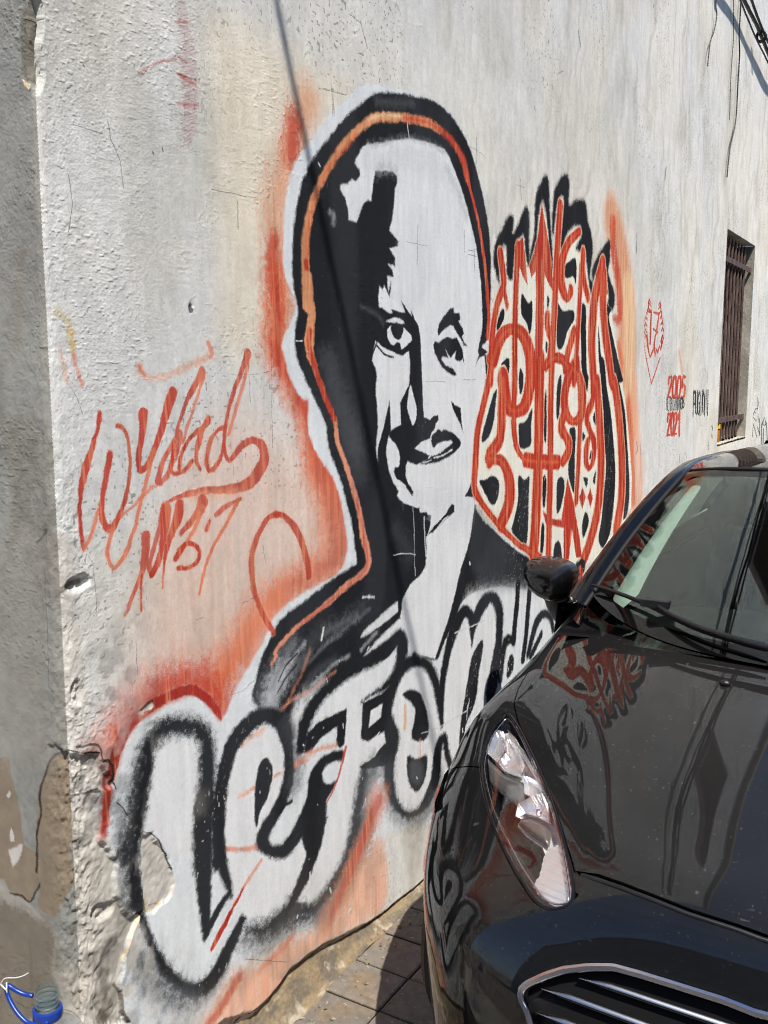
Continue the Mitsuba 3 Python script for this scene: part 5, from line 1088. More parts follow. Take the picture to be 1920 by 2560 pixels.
# rubble mortar on the sill
sx, sy_ = np.meshgrid(np.linspace(WX0, WX1, 60), np.linspace(WALL_Y - .004, d1 - .02, 18), indexing='ij')
sv_ = np.stack([sx.ravel(), sy_.ravel(), WZ0 + .004 + .022 * meshkit.fbm(np.stack([sx.ravel() * 25, sy_.ravel() * 25, sx.ravel() * 0], 1), 4, 3)], 1)
q = (np.arange(59)[:, None] * 18 + np.arange(17)).ravel()
scene[f'{B}__barred_window__sill'] = mikit.ply(trimesh.Trimesh(sv_, np.vstack([np.stack([q, q + 18, q + 19], 1), np.stack([q, q + 19, q + 1], 1)]), process=False), 'concrete', smooth=True)
# upper window with a plank hood, above the frame
ux0, ux1, uz0, uz1 = 4.5, 5.5, 4.5, 5.7
fr = trimesh.util.concatenate([box(ux0, ux1, WALL_Y - .03, WALL_Y + .02, uz0, uz0 + .06), box(ux0, ux1, WALL_Y - .03, WALL_Y + .02, uz1 - .06, uz1), box(ux0, ux0 + .06, WALL_Y - .03, WALL_Y + .02, uz0 + .06, uz1 - .06), box(ux1 - .06, ux1, WALL_Y - .03, WALL_Y + .02, uz0 + .06, uz1 - .06)])
scene[f'{B}__upper_window'] = mikit.ply(fr, 'brown_metal')
scene[f'{B}__upper_window__pane'] = mikit.ply(box(ux0 + .06, ux1 - .06, WALL_Y - .014, WALL_Y - .006, uz0 + .06, uz1 - .06), 'dark_room')
# parapet coping and roof
scene[f'{B}__parapet'] = mikit.ply(box(CORNER_X - .06, 22, WALL_Y - .06, WALL_Y + .30, WALL_TOP, WALL_TOP + .12), 'concrete')
scene[f'{B}__roof'] = mikit.ply(box(CORNER_X + .02, 22, WALL_Y + .30, WALL_Y + 3.0, WALL_TOP - .3, WALL_TOP - .1), 'concrete')

# small jar on the window sill
jar = lathe([(.001, 0), (.034, 0), (.038, .006), (.038, .085), (.030, .10), (.028, .104)], 32); jar.apply_translation([WX0 + .20, WALL_Y + .06, WZ0 + .016])
cap = lathe([(.030, .100), (.040, .102), (.041, .112), (.038, .135), (.030, .150), (.012, .156), (.001, .157)], 32); cap.apply_translation([WX0 + .20, WALL_Y + .06, WZ0 + .016])
scene['amber_glaze'] = {'type': 'plastic', 'diffuse_reflectance': {'type': 'rgb', 'value': (.42, .17, .02)}}
scene['yellow_plastic'] = {'type': 'roughplastic', 'diffuse_reflectance': {'type': 'rgb', 'value': (.78, .52, .02)}, 'alpha': .15}
scene['sill_jar__glass'] = mikit.ply(jar, 'amber_glaze', smooth=40)
scene['sill_jar__cap'] = mikit.ply(cap, 'yellow_plastic', smooth=40)
tag('sill_jar', 'small amber jar with a yellow cap standing on the barred window sill', 'jar')

# ------------------------------------------------------------------ cables
scene['cable_black'] = {'type': 'roughplastic', 'diffuse_reflectance': {'type': 'rgb', 'value': (.010, .009, .009)}, 'alpha': .25}
scene['wire_grey'] = {'type': 'roughplastic', 'diffuse_reflectance': {'type': 'rgb', 'value': (.03, .03, .03)}, 'alpha': .25}
xs_ = np.linspace(1.6, 13.0, 240)
for k, (dy, dz, r, amp_, lab) in enumerate(((-.060, 0, .013, .020, 'thick'), (-.082, .030, .009, .024, 'thin'), (-.048, -.022, .006, .03, 'loose'))):
    z = 4.20 - .10 * np.clip((xs_ - 7) / 1.2, 0, 1) + dz + .015 * np.sin(xs_ * 1.9 + k) + amp_ * (meshkit.fbm(np.stack([xs_ * 2.4, xs_ * 0 + k, xs_ * 0], 1), 3, k) - .5)
    y = WALL_Y + dy + .02 * (meshkit.fbm(np.stack([xs_ * 2, xs_ * 0 + k, xs_ * 0 + 3], 1), 2, k + 5) - .5)
    scene['cable_bundle__strand' + (f'_{k:03d}' if k else '')] = mikit.ply(tube(np.stack([xs_, y, z], 1), r, 8), 'cable_black', smooth=True)
for k, x in enumerate((2.6, 3.9, 5.2, 6.4, 7.66, 9.0)):
    i = int(np.argmin(np.abs(xs_ - x)))
    th = np.linspace(0, 6 * math.pi, 70)
    zc = 4.205 - .10 * min(max((x - 7) / 1.2, 0), 1)
    coil = np.stack([x + (th / th[-1] - .5) * .05, WALL_Y - .066 + .030 * np.cos(th), zc + .034 * np.sin(th)], 1)
    scene['cable_bundle__tie' + (f'_{k:03d}' if k else '')] = mikit.ply(tube(coil, .0065, 6), 'cable_black', smooth=True)
tag('cable_bundle', 'bundle of black cables tied together along the top right of the wall', 'cable')
WIRES = [([(6.39, 4.4), (6.394, 4.008), (6.435, 3.931), (6.375, 3.816), (6.298, 3.741), (6.254, 3.59)], .0035, 'shortest thin wire hanging down the upper right of the wall'),
         ([(7.12, 4.5), (7.137, 4.24), (7.136, 4.113), (7.137, 4.012), (7.179, 3.906), (7.173, 3.741), (7.16, 3.472), (7.02, 3.262), (6.967, 3.065)], .0045, 'longest dark wire hanging down the wall towards the barred window'),
         ([(6.92, 4.4), (6.927, 4.176), (6.98, 3.969), (6.97, 3.851), (6.958, 3.689), (6.982, 3.437)], .0025, 'faint thin wire hanging close beside the longest dark wire')]
for k, (pts, r, lab) in enumerate(WIRES):
    key = 'hanging_wire' + (f'_{k:03d}' if k else '')
    c = catmull(np.array(pts), False, 8, .02)
    scene[key] = mikit.ply(tube(np.stack([c[:, 0], np.full(len(c), WALL_Y - .022 + .004 * k), c[:, 1]], 1), r, 6), 'wire_grey', smooth=True)
    tag(key, lab, 'wire', None)
# the overhead line whose shadow falls down the painted wall
yy = np.linspace(3.2, -5.5, 60)
over = np.stack([np.full(60, 1.04), yy, 5.0 + .012 * (yy - .2) ** 2], 1)
scene['overhead_line'] = mikit.ply(tube(over, .0115, 8), 'cable_black', smooth=True)
tag('overhead_line', 'overhead cable that throws the long thin shadow down the painted wall', 'cable')


# ------------------------------------------------------------------ pavement and street
def paver_colour(p, n, uv):
    id_ = cell_rand(dr.floor((p.x - 2.09) / .1675), dr.floor((p.y - 1.258) / .185))
    c = mix(lin((108, 103, 97)), lin((124, 118, 110)), id_)
    c = mix(c, lin((132, 112, 84)), smoothstep(.5, .8, fbm(p.x * 11, p.y * 11, 2, octaves=3)) * (.25 + .65 * smoothstep(1.25, 1.46, p.y)))
    c = c * (0.72 + 0.5 * fbm(p.x * 60, p.y * 60, 5, octaves=3))
    grit = smoothstep(.90, .95, noise(p.x * 120, p.y * 120, 9))
    return mix(c, lin((176, 168, 156)), grit * .6)


def street_colour(p, n, uv):
    gx = dr.abs((p.x - 2.09) / .1675 - dr.floor((p.x - 2.09) / .1675) - .5)
    gy = dr.abs((p.y - 1.258) / .185 - dr.floor((p.y - 1.258) / .185) - .5)
    joint = smoothstep(.475, .49, dr.maximum(gx, gy))
    return mix(paver_colour(p, n, uv), lin((48, 42, 35)), joint)


scene['paving'] = bumped(lambda p, n, uv: fbm(p.x * 70, p.y * 70, 3, octaves=3) * 1.5, .0015, paver_colour, .85)
scene['street_surface'] = bumped(lambda p, n, uv: fbm(p.x * 60, p.y * 60, 3, octaves=3) * 1.5, .0015, street_colour, .85)
scene['joint_sand'] = {'type': 'diffuse', 'reflectance': {'type': 'rgb', 'value': (.028, .023, .017)}}
big = 60.0
PX0, PX1, PY0, PY1 = 2.09 - 4 * .1675, 2.09 + 12 * .1675, 1.258 - 5 * .185, 1.258 + 2 * .185
outer = Polygon([(-big, -big), (big, -big), (big, big), (-big, big)], [[(PX0, PY0), (PX1, PY0), (PX1, PY1), (PX0, PY1)]])
gv, gf = trimesh.creation.triangulate_polygon(outer, engine='earcut')
gv3 = np.column_stack([gv, np.zeros(len(gv))])
gf = np.array(gf)
nz = np.cross(gv3[gf[:, 1]] - gv3[gf[:, 0]], gv3[gf[:, 2]] - gv3[gf[:, 0]])[:, 2]
gf[nz < 0] = gf[nz < 0][:, ::-1]
struct('street', mikit.ply(trimesh.Trimesh(gv3, gf, process=False), 'street_surface'), 'grey brown paved street')
struct('pavement', mikit.ply(box(PX0, PX1, PY0, PY1, -.05, -.007), 'joint_sand'), 'worn square paving stones along the foot of the wall')
k = 0
for i in range(16):
    for j in range(7):
        x0, x1 = PX0 + i * .1675 + .003 + rng.uniform(0, .0015), PX0 + (i + 1) * .1675 - .003 - rng.uniform(0, .0015)
        y0, y1 = PY0 + j * .185 + .003 + rng.uniform(0, .0015), PY0 + (j + 1) * .185 - .003 - rng.uniform(0, .0015)
        h = rng.uniform(-.003, .001); tilt = rng.uniform(-.0012, .0012, 4)
        c = .004
        o = np.array([(x0, y0), (x1, y0), (x1, y1), (x0, y1)])
        inn = np.array([(x0 + c, y0 + c), (x1 - c, y0 + c), (x1 - c, y1 - c), (x0 + c, y1 - c)])
        V = np.vstack([np.column_stack([o, np.full(4, -.03)]), np.column_stack([o, h - .0035 + tilt]), np.column_stack([inn, h + tilt])])
        F = []
        for a in range(4):
            b = (a + 1) % 4
            F += [[a, b, 4 + b], [a, 4 + b, 4 + a], [4 + a, 4 + b, 8 + b], [4 + a, 8 + b, 8 + a]]
        F += [[8, 9, 10], [8, 10, 11]]
        scene['pavement__paver' + (f'_{k:03d}' if k else '')] = mikit.ply(trimesh.Trimesh(V, F, process=False), 'paving')
        k += 1


# dirt and mortar heaped in the angle between wall and pavement
def dirt(p, n, uv):
    c = mix(lin((140, 124, 100)), lin((110, 102, 90)), smoothstep(.35, .65, fbm(p.x * 14, p.y * 30, p.z * 20, octaves=3)))
    return mix(c, lin((186, 176, 156)), smoothstep(.55, .75, fbm(p.x * 30, p.y * 30, p.z * 30, octaves=3)) * .7) * (0.8 + .4 * noise(p.x * 150, p.y * 150, p.z * 150))


scene['mortar_dirt'] = bumped(lambda p, n, uv: fbm(p.x * 90, p.y * 90, p.z * 90, octaves=3) * 2, .002, dirt)
fx = np.linspace(1.20, 3.9, 300)
hz_ = np.interp(fx, SKIRT_X, SKIRT_Z)
w_ = .010 + .035 * meshkit.fbm(np.stack([fx * 6, fx * 0, fx * 0], 1), 3, 4) + .10 * hz_
rows = []
for t in np.linspace(0, 1, 14):
    y = WALL_Y + .020 - (w_ + .02) * t
    z = (hz_ - .004) * (1 - t) ** 1.6 + .001
    nse = (meshkit.fbm(np.stack([fx * 40, y * 40, z * 40], 1), 4, 6) - .5) * .016 * math.sin(math.pi * min(max(t, .06), .94))
    rows.append(np.stack([fx, y - nse * .5, z + nse * .6 - .006 * (t > .95)], 1))
R_ = np.array(rows); V = R_.reshape(-1, 3); m = len(fx)
q = (np.arange(13)[:, None] * m + np.arange(m - 1)).ravel()
F = np.vstack([np.stack([q, q + m, q + m + 1], 1), np.stack([q, q + m + 1, q + 1], 1)])
scene[f'{B}__mortar_skirt'] = mikit.ply(trimesh.Trimesh(V, F, process=False), 'mortar_dirt', smooth=True)

# crumbs of plaster and grit at the foot of the wall
gm = []
for k in range(170):
    x = rng.uniform(1.65, 2.9); r = .0016 + .0045 * rng.random() ** 3
    y = WALL_Y - .02 - abs(rng.normal(0, .07))
    m_ = trimesh.creation.icosphere(1, r); m_.vertices *= 1 + rng.uniform(-.28, .28, (len(m_.vertices), 1)); m_.apply_scale([1, 1, .7]); m_.apply_translation([x, y, .001 + r * .5 + max(0, .03 - (WALL_Y - y)) * .6])
    gm.append(m_)
scene['plaster_crumbs'] = mikit.ply(trimesh.util.concatenate(gm), 'mortar_dirt')
labels['plaster_crumbs'] = {'label': 'pale crumbs of plaster and grit scattered at the foot of the wall', 'category': 'rubble', 'kind': 'stuff'}

# ------------------------------------------------------------------ bottle on a step beside the corner
scene['pet'] = {'type': 'blendbsdf', 'weight': .12, 'a': {'type': 'thindielectric', 'int_ior': 1.5, 'specular_transmittance': {'type': 'rgb', 'value': (.93, .95, .95)}}, 'b': {'type': 'twosided', 'bsdf': {'type': 'diffuse', 'reflectance': {'type': 'rgb', 'value': (.5, .5, .5)}}}}
scene['pet_neck'] = {'type': 'blendbsdf', 'weight': .30, 'a': {'type': 'thindielectric', 'int_ior': 1.6, 'specular_transmittance': {'type': 'rgb', 'value': (.82, .90, .92)}}, 'b': {'type': 'twosided', 'bsdf': {'type': 'roughplastic', 'diffuse_reflectance': {'type': 'rgb', 'value': (.20, .27, .29)}, 'alpha': .12}}}
scene['blue_plastic'] = {'type': 'roughplastic', 'diffuse_reflectance': {'type': 'rgb', 'value': (.010, .040, .26)}, 'alpha': .12}
scene['white_cord'] = {'type': 'diffuse', 'reflectance': {'type': 'rgb', 'value': (.62, .60, .56)}}
NX, NY, NZ = 1.110, 1.402, .592                                 # top of the neck
STEP = .275
prof = [(.001, STEP + .003), (.070, STEP + .003), (.078, STEP + .012), (.079, STEP + .05), (.076, STEP + .06), (.079, STEP + .07), (.079, STEP + .16), (.074, STEP + .20), (.058, STEP + .235), (.036, STEP + .252), (.0225, STEP + .262)]
me = lathe(prof, 64); me.apply_translation([NX, NY, 0])
scene['water_bottle__body'] = mikit.ply(me, 'pet', smooth=50)
z = np.linspace(NZ - .058, NZ, 60)
me = lathe([(.0205 + .0016 * max(0, math.sin((NZ - q_) * 2 * math.pi / .0095)) * (q_ < NZ - .004), q_) for q_ in z], 64); me.apply_translation([NX, NY, 0])
scene['water_bottle__neck'] = mikit.ply(me, 'pet_neck', smooth=40)
me = lathe([(.0220, NZ - .056), (.0265, NZ - .057), (.0285, NZ - .051), (.0280, NZ - .043), (.0270, NZ - .039), (.0220, NZ - .037)], 48); me.apply_translation([NX, NY, 0])
scene['water_bottle__collar'] = mikit.ply(me, 'blue_plastic', smooth=45)
left = np.array([-.36, .80, 0]); left /= np.linalg.norm(left)
N0 = np.array([NX, NY, NZ])
fro = np.array([-.62, -.78, 0])
hp = [N0 + fro * .029 + [0, 0, -.050], N0 + fro * .026 + left * .030 + [0, 0, -.058], N0 + left * .048 + fro * .022 + [0, 0, -.053], N0 + left * .068 + fro * .012 + [0, 0, -.034], N0 + left * .080 + [0, 0, -.010], N0 + left * .076 + [0, 0, .001], N0 + left * .06 + [0, 0, -.008], N0 + left * .028 + [0, 0, -.016]]
hc = line3(hp, 40) if 'line3' in globals() else CubicSpline(np.arange(len(hp)), np.array(hp))(np.linspace(0, len(hp) - 1, 40))
scene['water_bottle__handle'] = mikit.ply(tube(hc, .0045, 10), 'blue_plastic', smooth=True)
tag('water_bottle', 'open clear plastic water bottle with a blue collar and loop by the wall corner', 'bottle')
e0 = N0 + left * .079 + [0, 0, -.004]
th = np.linspace(0, 2 * math.pi, 16)
loop = [e0 + np.array([0, 0, 1]) * .0085 * math.sin(t) + fro * .0085 * math.cos(t) for t in th]
cordp = loop + [e0 + left * .012 + [0, 0, .006], e0 + left * .03 + [0, 0, .006], e0 + left * .07 + [0, 0, .014], e0 + left * .14 + [0, 0, .03]]
scene['white_string'] = mikit.ply(tube(np.array(cordp), .0016, 6), 'white_cord', smooth=True)
tailp = np.array([e0 + left * .012 + [0, 0, .006], e0 + left * .0 + [0, 0, .020], e0 - left * .018 + [0, 0, .022], e0 - left * .045 + [0, 0, .034]])
scene['white_string__loose_end'] = mikit.ply(tube(CubicSpline(np.arange(4), tailp)(np.linspace(0, 3, 14)), .0011, 6), 'white_cord', smooth=True)
tag('white_string', 'white string knotted round the blue loop of the water bottle', 'string')
scene['stone_step'] = mikit.ply(box(.62, CORNER_X - .03, 1.22, 2.6, 0, STEP), 'concrete')
tag('stone_step', 'low concrete step under the water bottle', 'step')

# ------------------------------------------------------------------ unseen building added across the street to block part of the sky light
FY = -3.6


def far_plaster(p, n, uv):
    c = mix(lin((198, 196, 190)), lin((180, 178, 174)), smoothstep(.35, .65, fbm(p.x * .8, p.z * .5, 3, octaves=3)))
    return c * (0.9 + .2 * fbm(p.x * 9, p.z * 3, 5, octaves=3))


scene['far_plaster'] = {'type': 'diffuse', 'reflectance': proc(far_plaster)}
FH = 6.2
FB = 'added_facing_building'
xs_ = [-10.0]; holes = []
for x in np.arange(-5.4, 26, 3.1):
    holes.append((x, x + 1.0))
cuts = sorted([-6.0, 28.0] + [v for h in holes for v in h])
mm = []
for a, b in zip(cuts[:-1], cuts[1:]):
    if (a, b) in holes:
        mm += [box(a, b, FY - .35, FY, 0, .9), box(a, b, FY - .35, FY, 2.2, 3.7), box(a, b, FY - .35, FY, 5.1, FH)]
    else:
        mm.append(box(a, b, FY - .35, FY, 0, FH))
scene[f'{FB}__wall'] = mikit.ply(trimesh.util.concatenate(mm), 'far_plaster')
k = 0
for a, b in holes:
    for z0, z1 in ((.9, 2.2), (3.7, 5.1)):
        scene[f'{FB}__window' + (f'_{k:03d}' if k else '')] = mikit.ply(trimesh.util.concatenate([box(a, a + .07, FY - .22, FY - .16, z0, z1), box(b - .07, b, FY - .22, FY - .16, z0, z1), box(a + .07, b - .07, FY - .22, FY - .16, z0, z0 + .07), box(a + .07, b - .07, FY - .22, FY - .16, z1 - .07, z1), box((a + b) / 2 - .03, (a + b) / 2 + .03, FY - .215, FY - .165, z0 + .07, z1 - .07)]), 'brown_metal')
        scene[f'{FB}__window' + (f'_{k:03d}' if k else '') + '__pane'] = mikit.ply(box(a, b, FY - .26, FY - .24, z0, z1), 'dark_room')
        k += 1
scene[f'{FB}__parapet'] = mikit.ply(box(-6.0, 28.1, FY - .40, FY + .06, FH, FH + .14), 'concrete')
tag(FB, 'plain two storey building added unseen across the street to block sky light', 'building')

# unseen building added behind the viewpoint for a dark reflection in the car's nose
CB, CX, CH = 'added_end_building', -6.5, 4.3
mm, k = [], 0
ys = np.arange(-3.0, 7.0, 2.5)
cuts = [-3.6] + [v for y in ys for v in (y, y + 1.0)] + [8.0]
for i, (a, b) in enumerate(zip(cuts[:-1], cuts[1:])):
    if i % 2:
        mm += [box(CX - .35, CX, a, b, 0, 1.0), box(CX - .35, CX, a, b, 2.3, CH)]
        key = f'{CB}__window' + (f'_{k:03d}' if k else '')
        scene[key] = mikit.ply(trimesh.util.concatenate([box(CX - .22, CX - .16, a, a + .07, 1.0, 2.3), box(CX - .22, CX - .16, b - .07, b, 1.0, 2.3), box(CX - .22, CX - .16, a + .07, b - .07, 1.0, 1.07), box(CX - .22, CX - .16, a + .07, b - .07, 2.23, 2.3)]), 'brown_metal')
        scene[key + '__pane'] = mikit.ply(box(CX - .26, CX - .24, a, b, 1.0, 2.3), 'dark_room')
        k += 1
    else:
        mm.append(box(CX - .35, CX, a, b, 0, CH))
scene[f'{CB}__wall'] = mikit.ply(trimesh.util.concatenate(mm), 'far_plaster')
scene[f'{CB}__parapet'] = mikit.ply(box(CX - .4, CX + .06, -3.6, 8.1, CH, CH + .14), 'concrete')
tag(CB, 'low unseen building added behind the viewer for a dark reflection in the car', 'building')


# ------------------------------------------------------------------ the dark hatchback
CAR_Y = 0.21                                                     # the car's centre line; it stands parallel to the wall
# control net of the front body, right-hand half: rows from the bumper's lower lip up the nose and over the bonnet to the scuttle,
# columns from the centre line round to the side; (x, distance from centre line, z)
FRONT = np.array([
    [(1.50, 0, .17), (1.505, .25, .17), (1.535, .42, .17), (1.60, .54, .17), (1.70, .625, .17), (1.82, .685, .17), (1.92, .715, .17), (2.00, .735, .17)],
    [(1.42, 0, .40), (1.43, .25, .40), (1.46, .42, .40), (1.525, .55, .40), (1.63, .650, .40), (1.77, .722, .40), (1.89, .757, .40), (1.97, .775, .40)],
    [(1.43, 0, .55), (1.438, .25, .55), (1.465, .42, .55), (1.525, .555, .55), (1.63, .662, .55), (1.765, .742, .55), (1.89, .785, .55), (1.97, .805, .55)],
    [(1.462, 0, .66), (1.468, .25, .66), (1.492, .42, .655), (1.55, .558, .65), (1.65, .67, .645), (1.785, .757, .64), (1.93, .812, .635), (2.01, .832, .62)],
    [(1.498, 0, .748), (1.503, .25, .745), (1.527, .40, .735), (1.59, .54, .728), (1.70, .66, .725), (1.84, .762, .72), (1.98, .828, .715), (2.06, .858, .69)],
    [(1.556, 0, .845), (1.564, .21, .842), (1.603, .345, .829), (1.68, .47, .818), (1.80, .600, .812), (1.95, .728, .806), (2.06, .815, .785), (2.13, .868, .73)],
    [(1.70, 0, .890), (1.71, .22, .889), (1.755, .37, .884), (1.84, .495, .873), (1.95, .615, .862), (2.08, .740, .858), (2.17, .822, .828), (2.22, .874, .75)],
    [(1.92, 0, .942), (1.93, .235, .941), (1.97, .40, .938), (2.04, .525, .930), (2.13, .640, .914), (2.24, .755, .902), (2.31, .830, .860), (2.34, .872, .75)],
    [(2.15, 0, .985), (2.16, .245, .984), (2.20, .42, .981), (2.265, .545, .973), (2.345, .658, .956), (2.44, .765, .936), (2.50, .832, .875), (2.52, .868, .75)],
    [(2.35, 0, 1.018), (2.365, .25, 1.017), (2.42, .435, 1.014), (2.505, .57, 1.007), (2.595, .68, .993), (2.68, .772, .974), (2.725, .838, .90), (2.74, .865, .75)],
    [(2.475, 0, 1.040), (2.50, .255, 1.039), (2.58, .45, 1.037), (2.70, .60, 1.034), (2.82, .70, 1.030), (2.92, .775, 1.037), (2.96, .845, .93), (2.97, .866, .75)]])
FRONT[:5, 4:, 1] -= .012
FRONT[5, 6:, 1] -= .010
PITCH = np.array([1.03, 1.03, 1.03, 1.03, 1.03, 1.03, 1.022, 1.012, 1.001, .992, .985])     # tips the bonnet forwards


def rake(net, k):
    """moves each row of a net nearer to or further from the point (0, 0, 1.74) by a factor"""
    net = np.array(net, float)
    k = np.asarray(k, float).reshape((-1,) + (1,) * (net.ndim - 2))
    out = net.copy()
    out[..., 0] = net[..., 0] * k
    out[..., 1] = np.where(net[..., 1] == 0, 0, (net[..., 1] + CAR_Y) * k - CAR_Y)
    out[..., 2] = 1.74 - (1.74 - net[..., 2]) * k
    return out


FRONT = rake(FRONT, PITCH)


class Patch:
    """Smooth surface through a net of points that is mirrored about the centre line; (u, v) are lengths in metres along the net."""

    def __init__(self, net, mirror=True):
        from scipy.interpolate import RectBivariateSpline
        net = np.asarray(net, float)
        if mirror:
            left = net[:, :0:-1].copy()
            left[..., 1] *= -1
            net = np.concatenate([left, net], 1)
        du = np.linalg.norm(np.diff(net, axis=0), axis=2).mean(1)
        dv = np.linalg.norm(np.diff(net, axis=1), axis=2).mean(0)
        self.u, self.v = np.concatenate([[0], np.cumsum(du)]), np.concatenate([[0], np.cumsum(dv)])
        if mirror:
            self.v = self.v - self.v[len(self.v) // 2]
        ku, kv = min(3, len(self.u) - 1), min(3, len(self.v) - 1)
        self.s = [RectBivariateSpline(self.u, self.v, net[..., k], kx=ku, ky=kv) for k in range(3)]

    def at(self, u, v):
        u, v = np.asarray(u, float), np.asarray(v, float)
        p = np.stack([s.ev(u, v) for s in self.s], -1)
        a = np.stack([s.ev(u, v, dx=1) for s in self.s], -1)
        b = np.stack([s.ev(u, v, dy=1) for s in self.s], -1)
        n = np.cross(a, b)
        n /= np.linalg.norm(n, axis=-1, keepdims=True) + 1e-12
        return p + [0, CAR_Y, 0], n


def mesh_in(poly, step):
    """points and triangles filling a polygon of the (u, v) plane"""
    poly = Polygon(poly) if not hasattr(poly, 'exterior') else poly
    rings = [poly.exterior] + list(poly.interiors)
    pts = []
    for r in rings:
        L = r.length
        m = max(8, int(L / (step * .7)))
        cs = np.array(r.coords)[:-1]
        d = np.concatenate([np.linspace(0, L, m, endpoint=False), [r.project(Point(c)) for c in cs]])
        d = np.unique(np.round(d, 6))
        keep = np.concatenate([[True], np.diff(d) > step * .12])
        pts.append(np.array([r.interpolate(x).coords[0] for x in d[keep]]))
    x0, y0, x1, y1 = poly.bounds
    gx, gy = np.meshgrid(np.arange(x0, x1, step), np.arange(y0, y1, step))
    g = np.stack([gx.ravel(), gy.ravel()], 1)
    core = poly.buffer(-step * .45)
    g = g[shapely.contains_xy(core, g[:, 0], g[:, 1])] if not core.is_empty else g[:0]
    nb = [len(p) for p in pts]
    P = np.vstack(pts + [g])
    tri = Delaunay(P).simplices
    c = P[tri].mean(1)
    tri = tri[shapely.contains_xy(poly.buffer(1e-5), c[:, 0], c[:, 1])]
    a = np.cross(P[tri[:, 1]] - P[tri[:, 0]], P[tri[:, 2]] - P[tri[:, 0]])
    tri = tri[np.abs(a) > 1e-10]
    a = np.cross(P[tri[:, 1]] - P[tri[:, 0]], P[tri[:, 2]] - P[tri[:, 0]])
    tri[a < 0] = tri[a < 0][:, ::-1]
    return P, tri, nb


def panel(patch, poly, bsdf, step=.02, lift=0.0, flange=.012, flip=False):
    """A piece of body skin: the surface over a (u, v) polygon, its edge turned inwards."""
    P, tri, nb = mesh_in(poly, step)
    p, n = patch.at(P[:, 0], P[:, 1])
    p = p + n * lift
    if (np.cross(p[tri[:, 1]] - p[tri[:, 0]], p[tri[:, 2]] - p[tri[:, 0]]) * n[tri[:, 0]]).sum() < 0:
        tri = tri[:, ::-1]
    V, N, F = [p], [n], [tri]
    off, s = len(p), 0
    for m in (nb if flange else []):
        i = np.arange(s, s + m)
        a, b = p[i], p[i] - n[i] * flange
        tg = np.roll(a, -1, 0) - np.roll(a, 1, 0)
        fn = np.cross(tg, n[i])
        fn /= np.linalg.norm(fn, axis=1, keepdims=True) + 1e-12
        V += [a, b]; N += [fn, fn]
        k = np.arange(m); l = (k + 1) % m
        F += [np.stack([off + k, off + l, off + m + l], 1), np.stack([off + k, off + m + l, off + m + k], 1)]
        off += 2 * m; s += m
    return shape_with_normals(np.vstack(V), np.vstack(F), np.vstack(N), bsdf)


front = Patch(FRONT)
# raked screen and roof: nets as above, rows from the front backwards; rails: the pillar and roof edge beside them
SCREEN = [[(2.42, 0, 1.035), (2.440, .25, 1.037), (2.520, .48, 1.052), (2.90, .748, 1.052)],
          [(2.68, 0, 1.175), (2.698, .25, 1.174), (2.765, .475, 1.180), (3.075, .710, 1.172)],
          [(2.95, 0, 1.315), (2.965, .24, 1.314), (3.025, .455, 1.312), (3.245, .656, 1.292)],
          [(3.22, 0, 1.445), (3.234, .24, 1.443), (3.280, .435, 1.434), (3.42, .595, 1.404)]]
ROOF = [[(3.225, 0, 1.452), (3.239, .245, 1.450), (3.286, .44, 1.441), (3.425, .593, 1.411)],
        [(3.42, 0, 1.478), (3.43, .245, 1.473), (3.46, .43, 1.455), (3.52, .588, 1.424)],
        [(3.80, 0, 1.495), (3.80, .245, 1.490), (3.80, .43, 1.470), (3.80, .583, 1.434)],
        [(4.35, 0, 1.485), (4.35, .245, 1.480), (4.35, .43, 1.460), (4.35, .568, 1.422)],
        [(5.00, 0, 1.430), (4.99, .245, 1.425), (4.96, .42, 1.405), (4.90, .545, 1.372)]]
RAIL_IN = [(2.90, .748, 1.052), (3.075, .710, 1.172), (3.245, .656, 1.292), (3.42, .595, 1.404), (3.52, .588, 1.418), (3.80, .583, 1.428), (4.35, .568, 1.416), (4.90, .545, 1.366)]
RAIL_MID = [(2.93, .800, 1.070), (3.10, .756, 1.190), (3.27, .700, 1.310), (3.44, .640, 1.410), (3.56, .625, 1.430), (3.82, .616, 1.434), (4.36, .602, 1.418), (4.92, .578, 1.362)]
RAIL_OUT = [(2.965, .826, 1.040), (3.14, .786, 1.150), (3.31, .732, 1.262), (3.48, .672, 1.362), (3.60, .652, 1.388), (3.84, .644, 1.394), (4.37, .630, 1.378), (4.94, .602, 1.322)]
BELT = [(2.975, .815, 1.02), (3.20, .842, 1.015), (3.50, .853, 1.020), (3.70, .856, 1.025), (3.90, .857, 1.030), (4.10, .856, 1.038), (4.50, .848, 1.06), (5.00, .80, 1.10)]
SCREEN = rake(SCREEN, [.985, .985, .99, 1.0])
for k_, c_ in enumerate((.930, .940, .955, .982)):              # the corners of the screen sit a little further forward
    SCREEN[k_, 3] = rake([SCREEN[k_, 3]], [c_])[0]
RAIL_IN, RAIL_MID, RAIL_OUT = (rake(r, [.985 * .930, .985 * .940, .99 * .955, .982, 1, 1, 1, 1]) for r in (RAIL_IN, RAIL_MID, RAIL_OUT))
RAIL_IN, RAIL_MID, RAIL_OUT = (np.vstack([r[:1] + (r[:1] - r[1:2]) * .25, r]) for r in (RAIL_IN, RAIL_MID, RAIL_OUT))     # the foot of the pillar runs down behind the bonnet
screen, roof = Patch(SCREEN), Patch(ROOF)
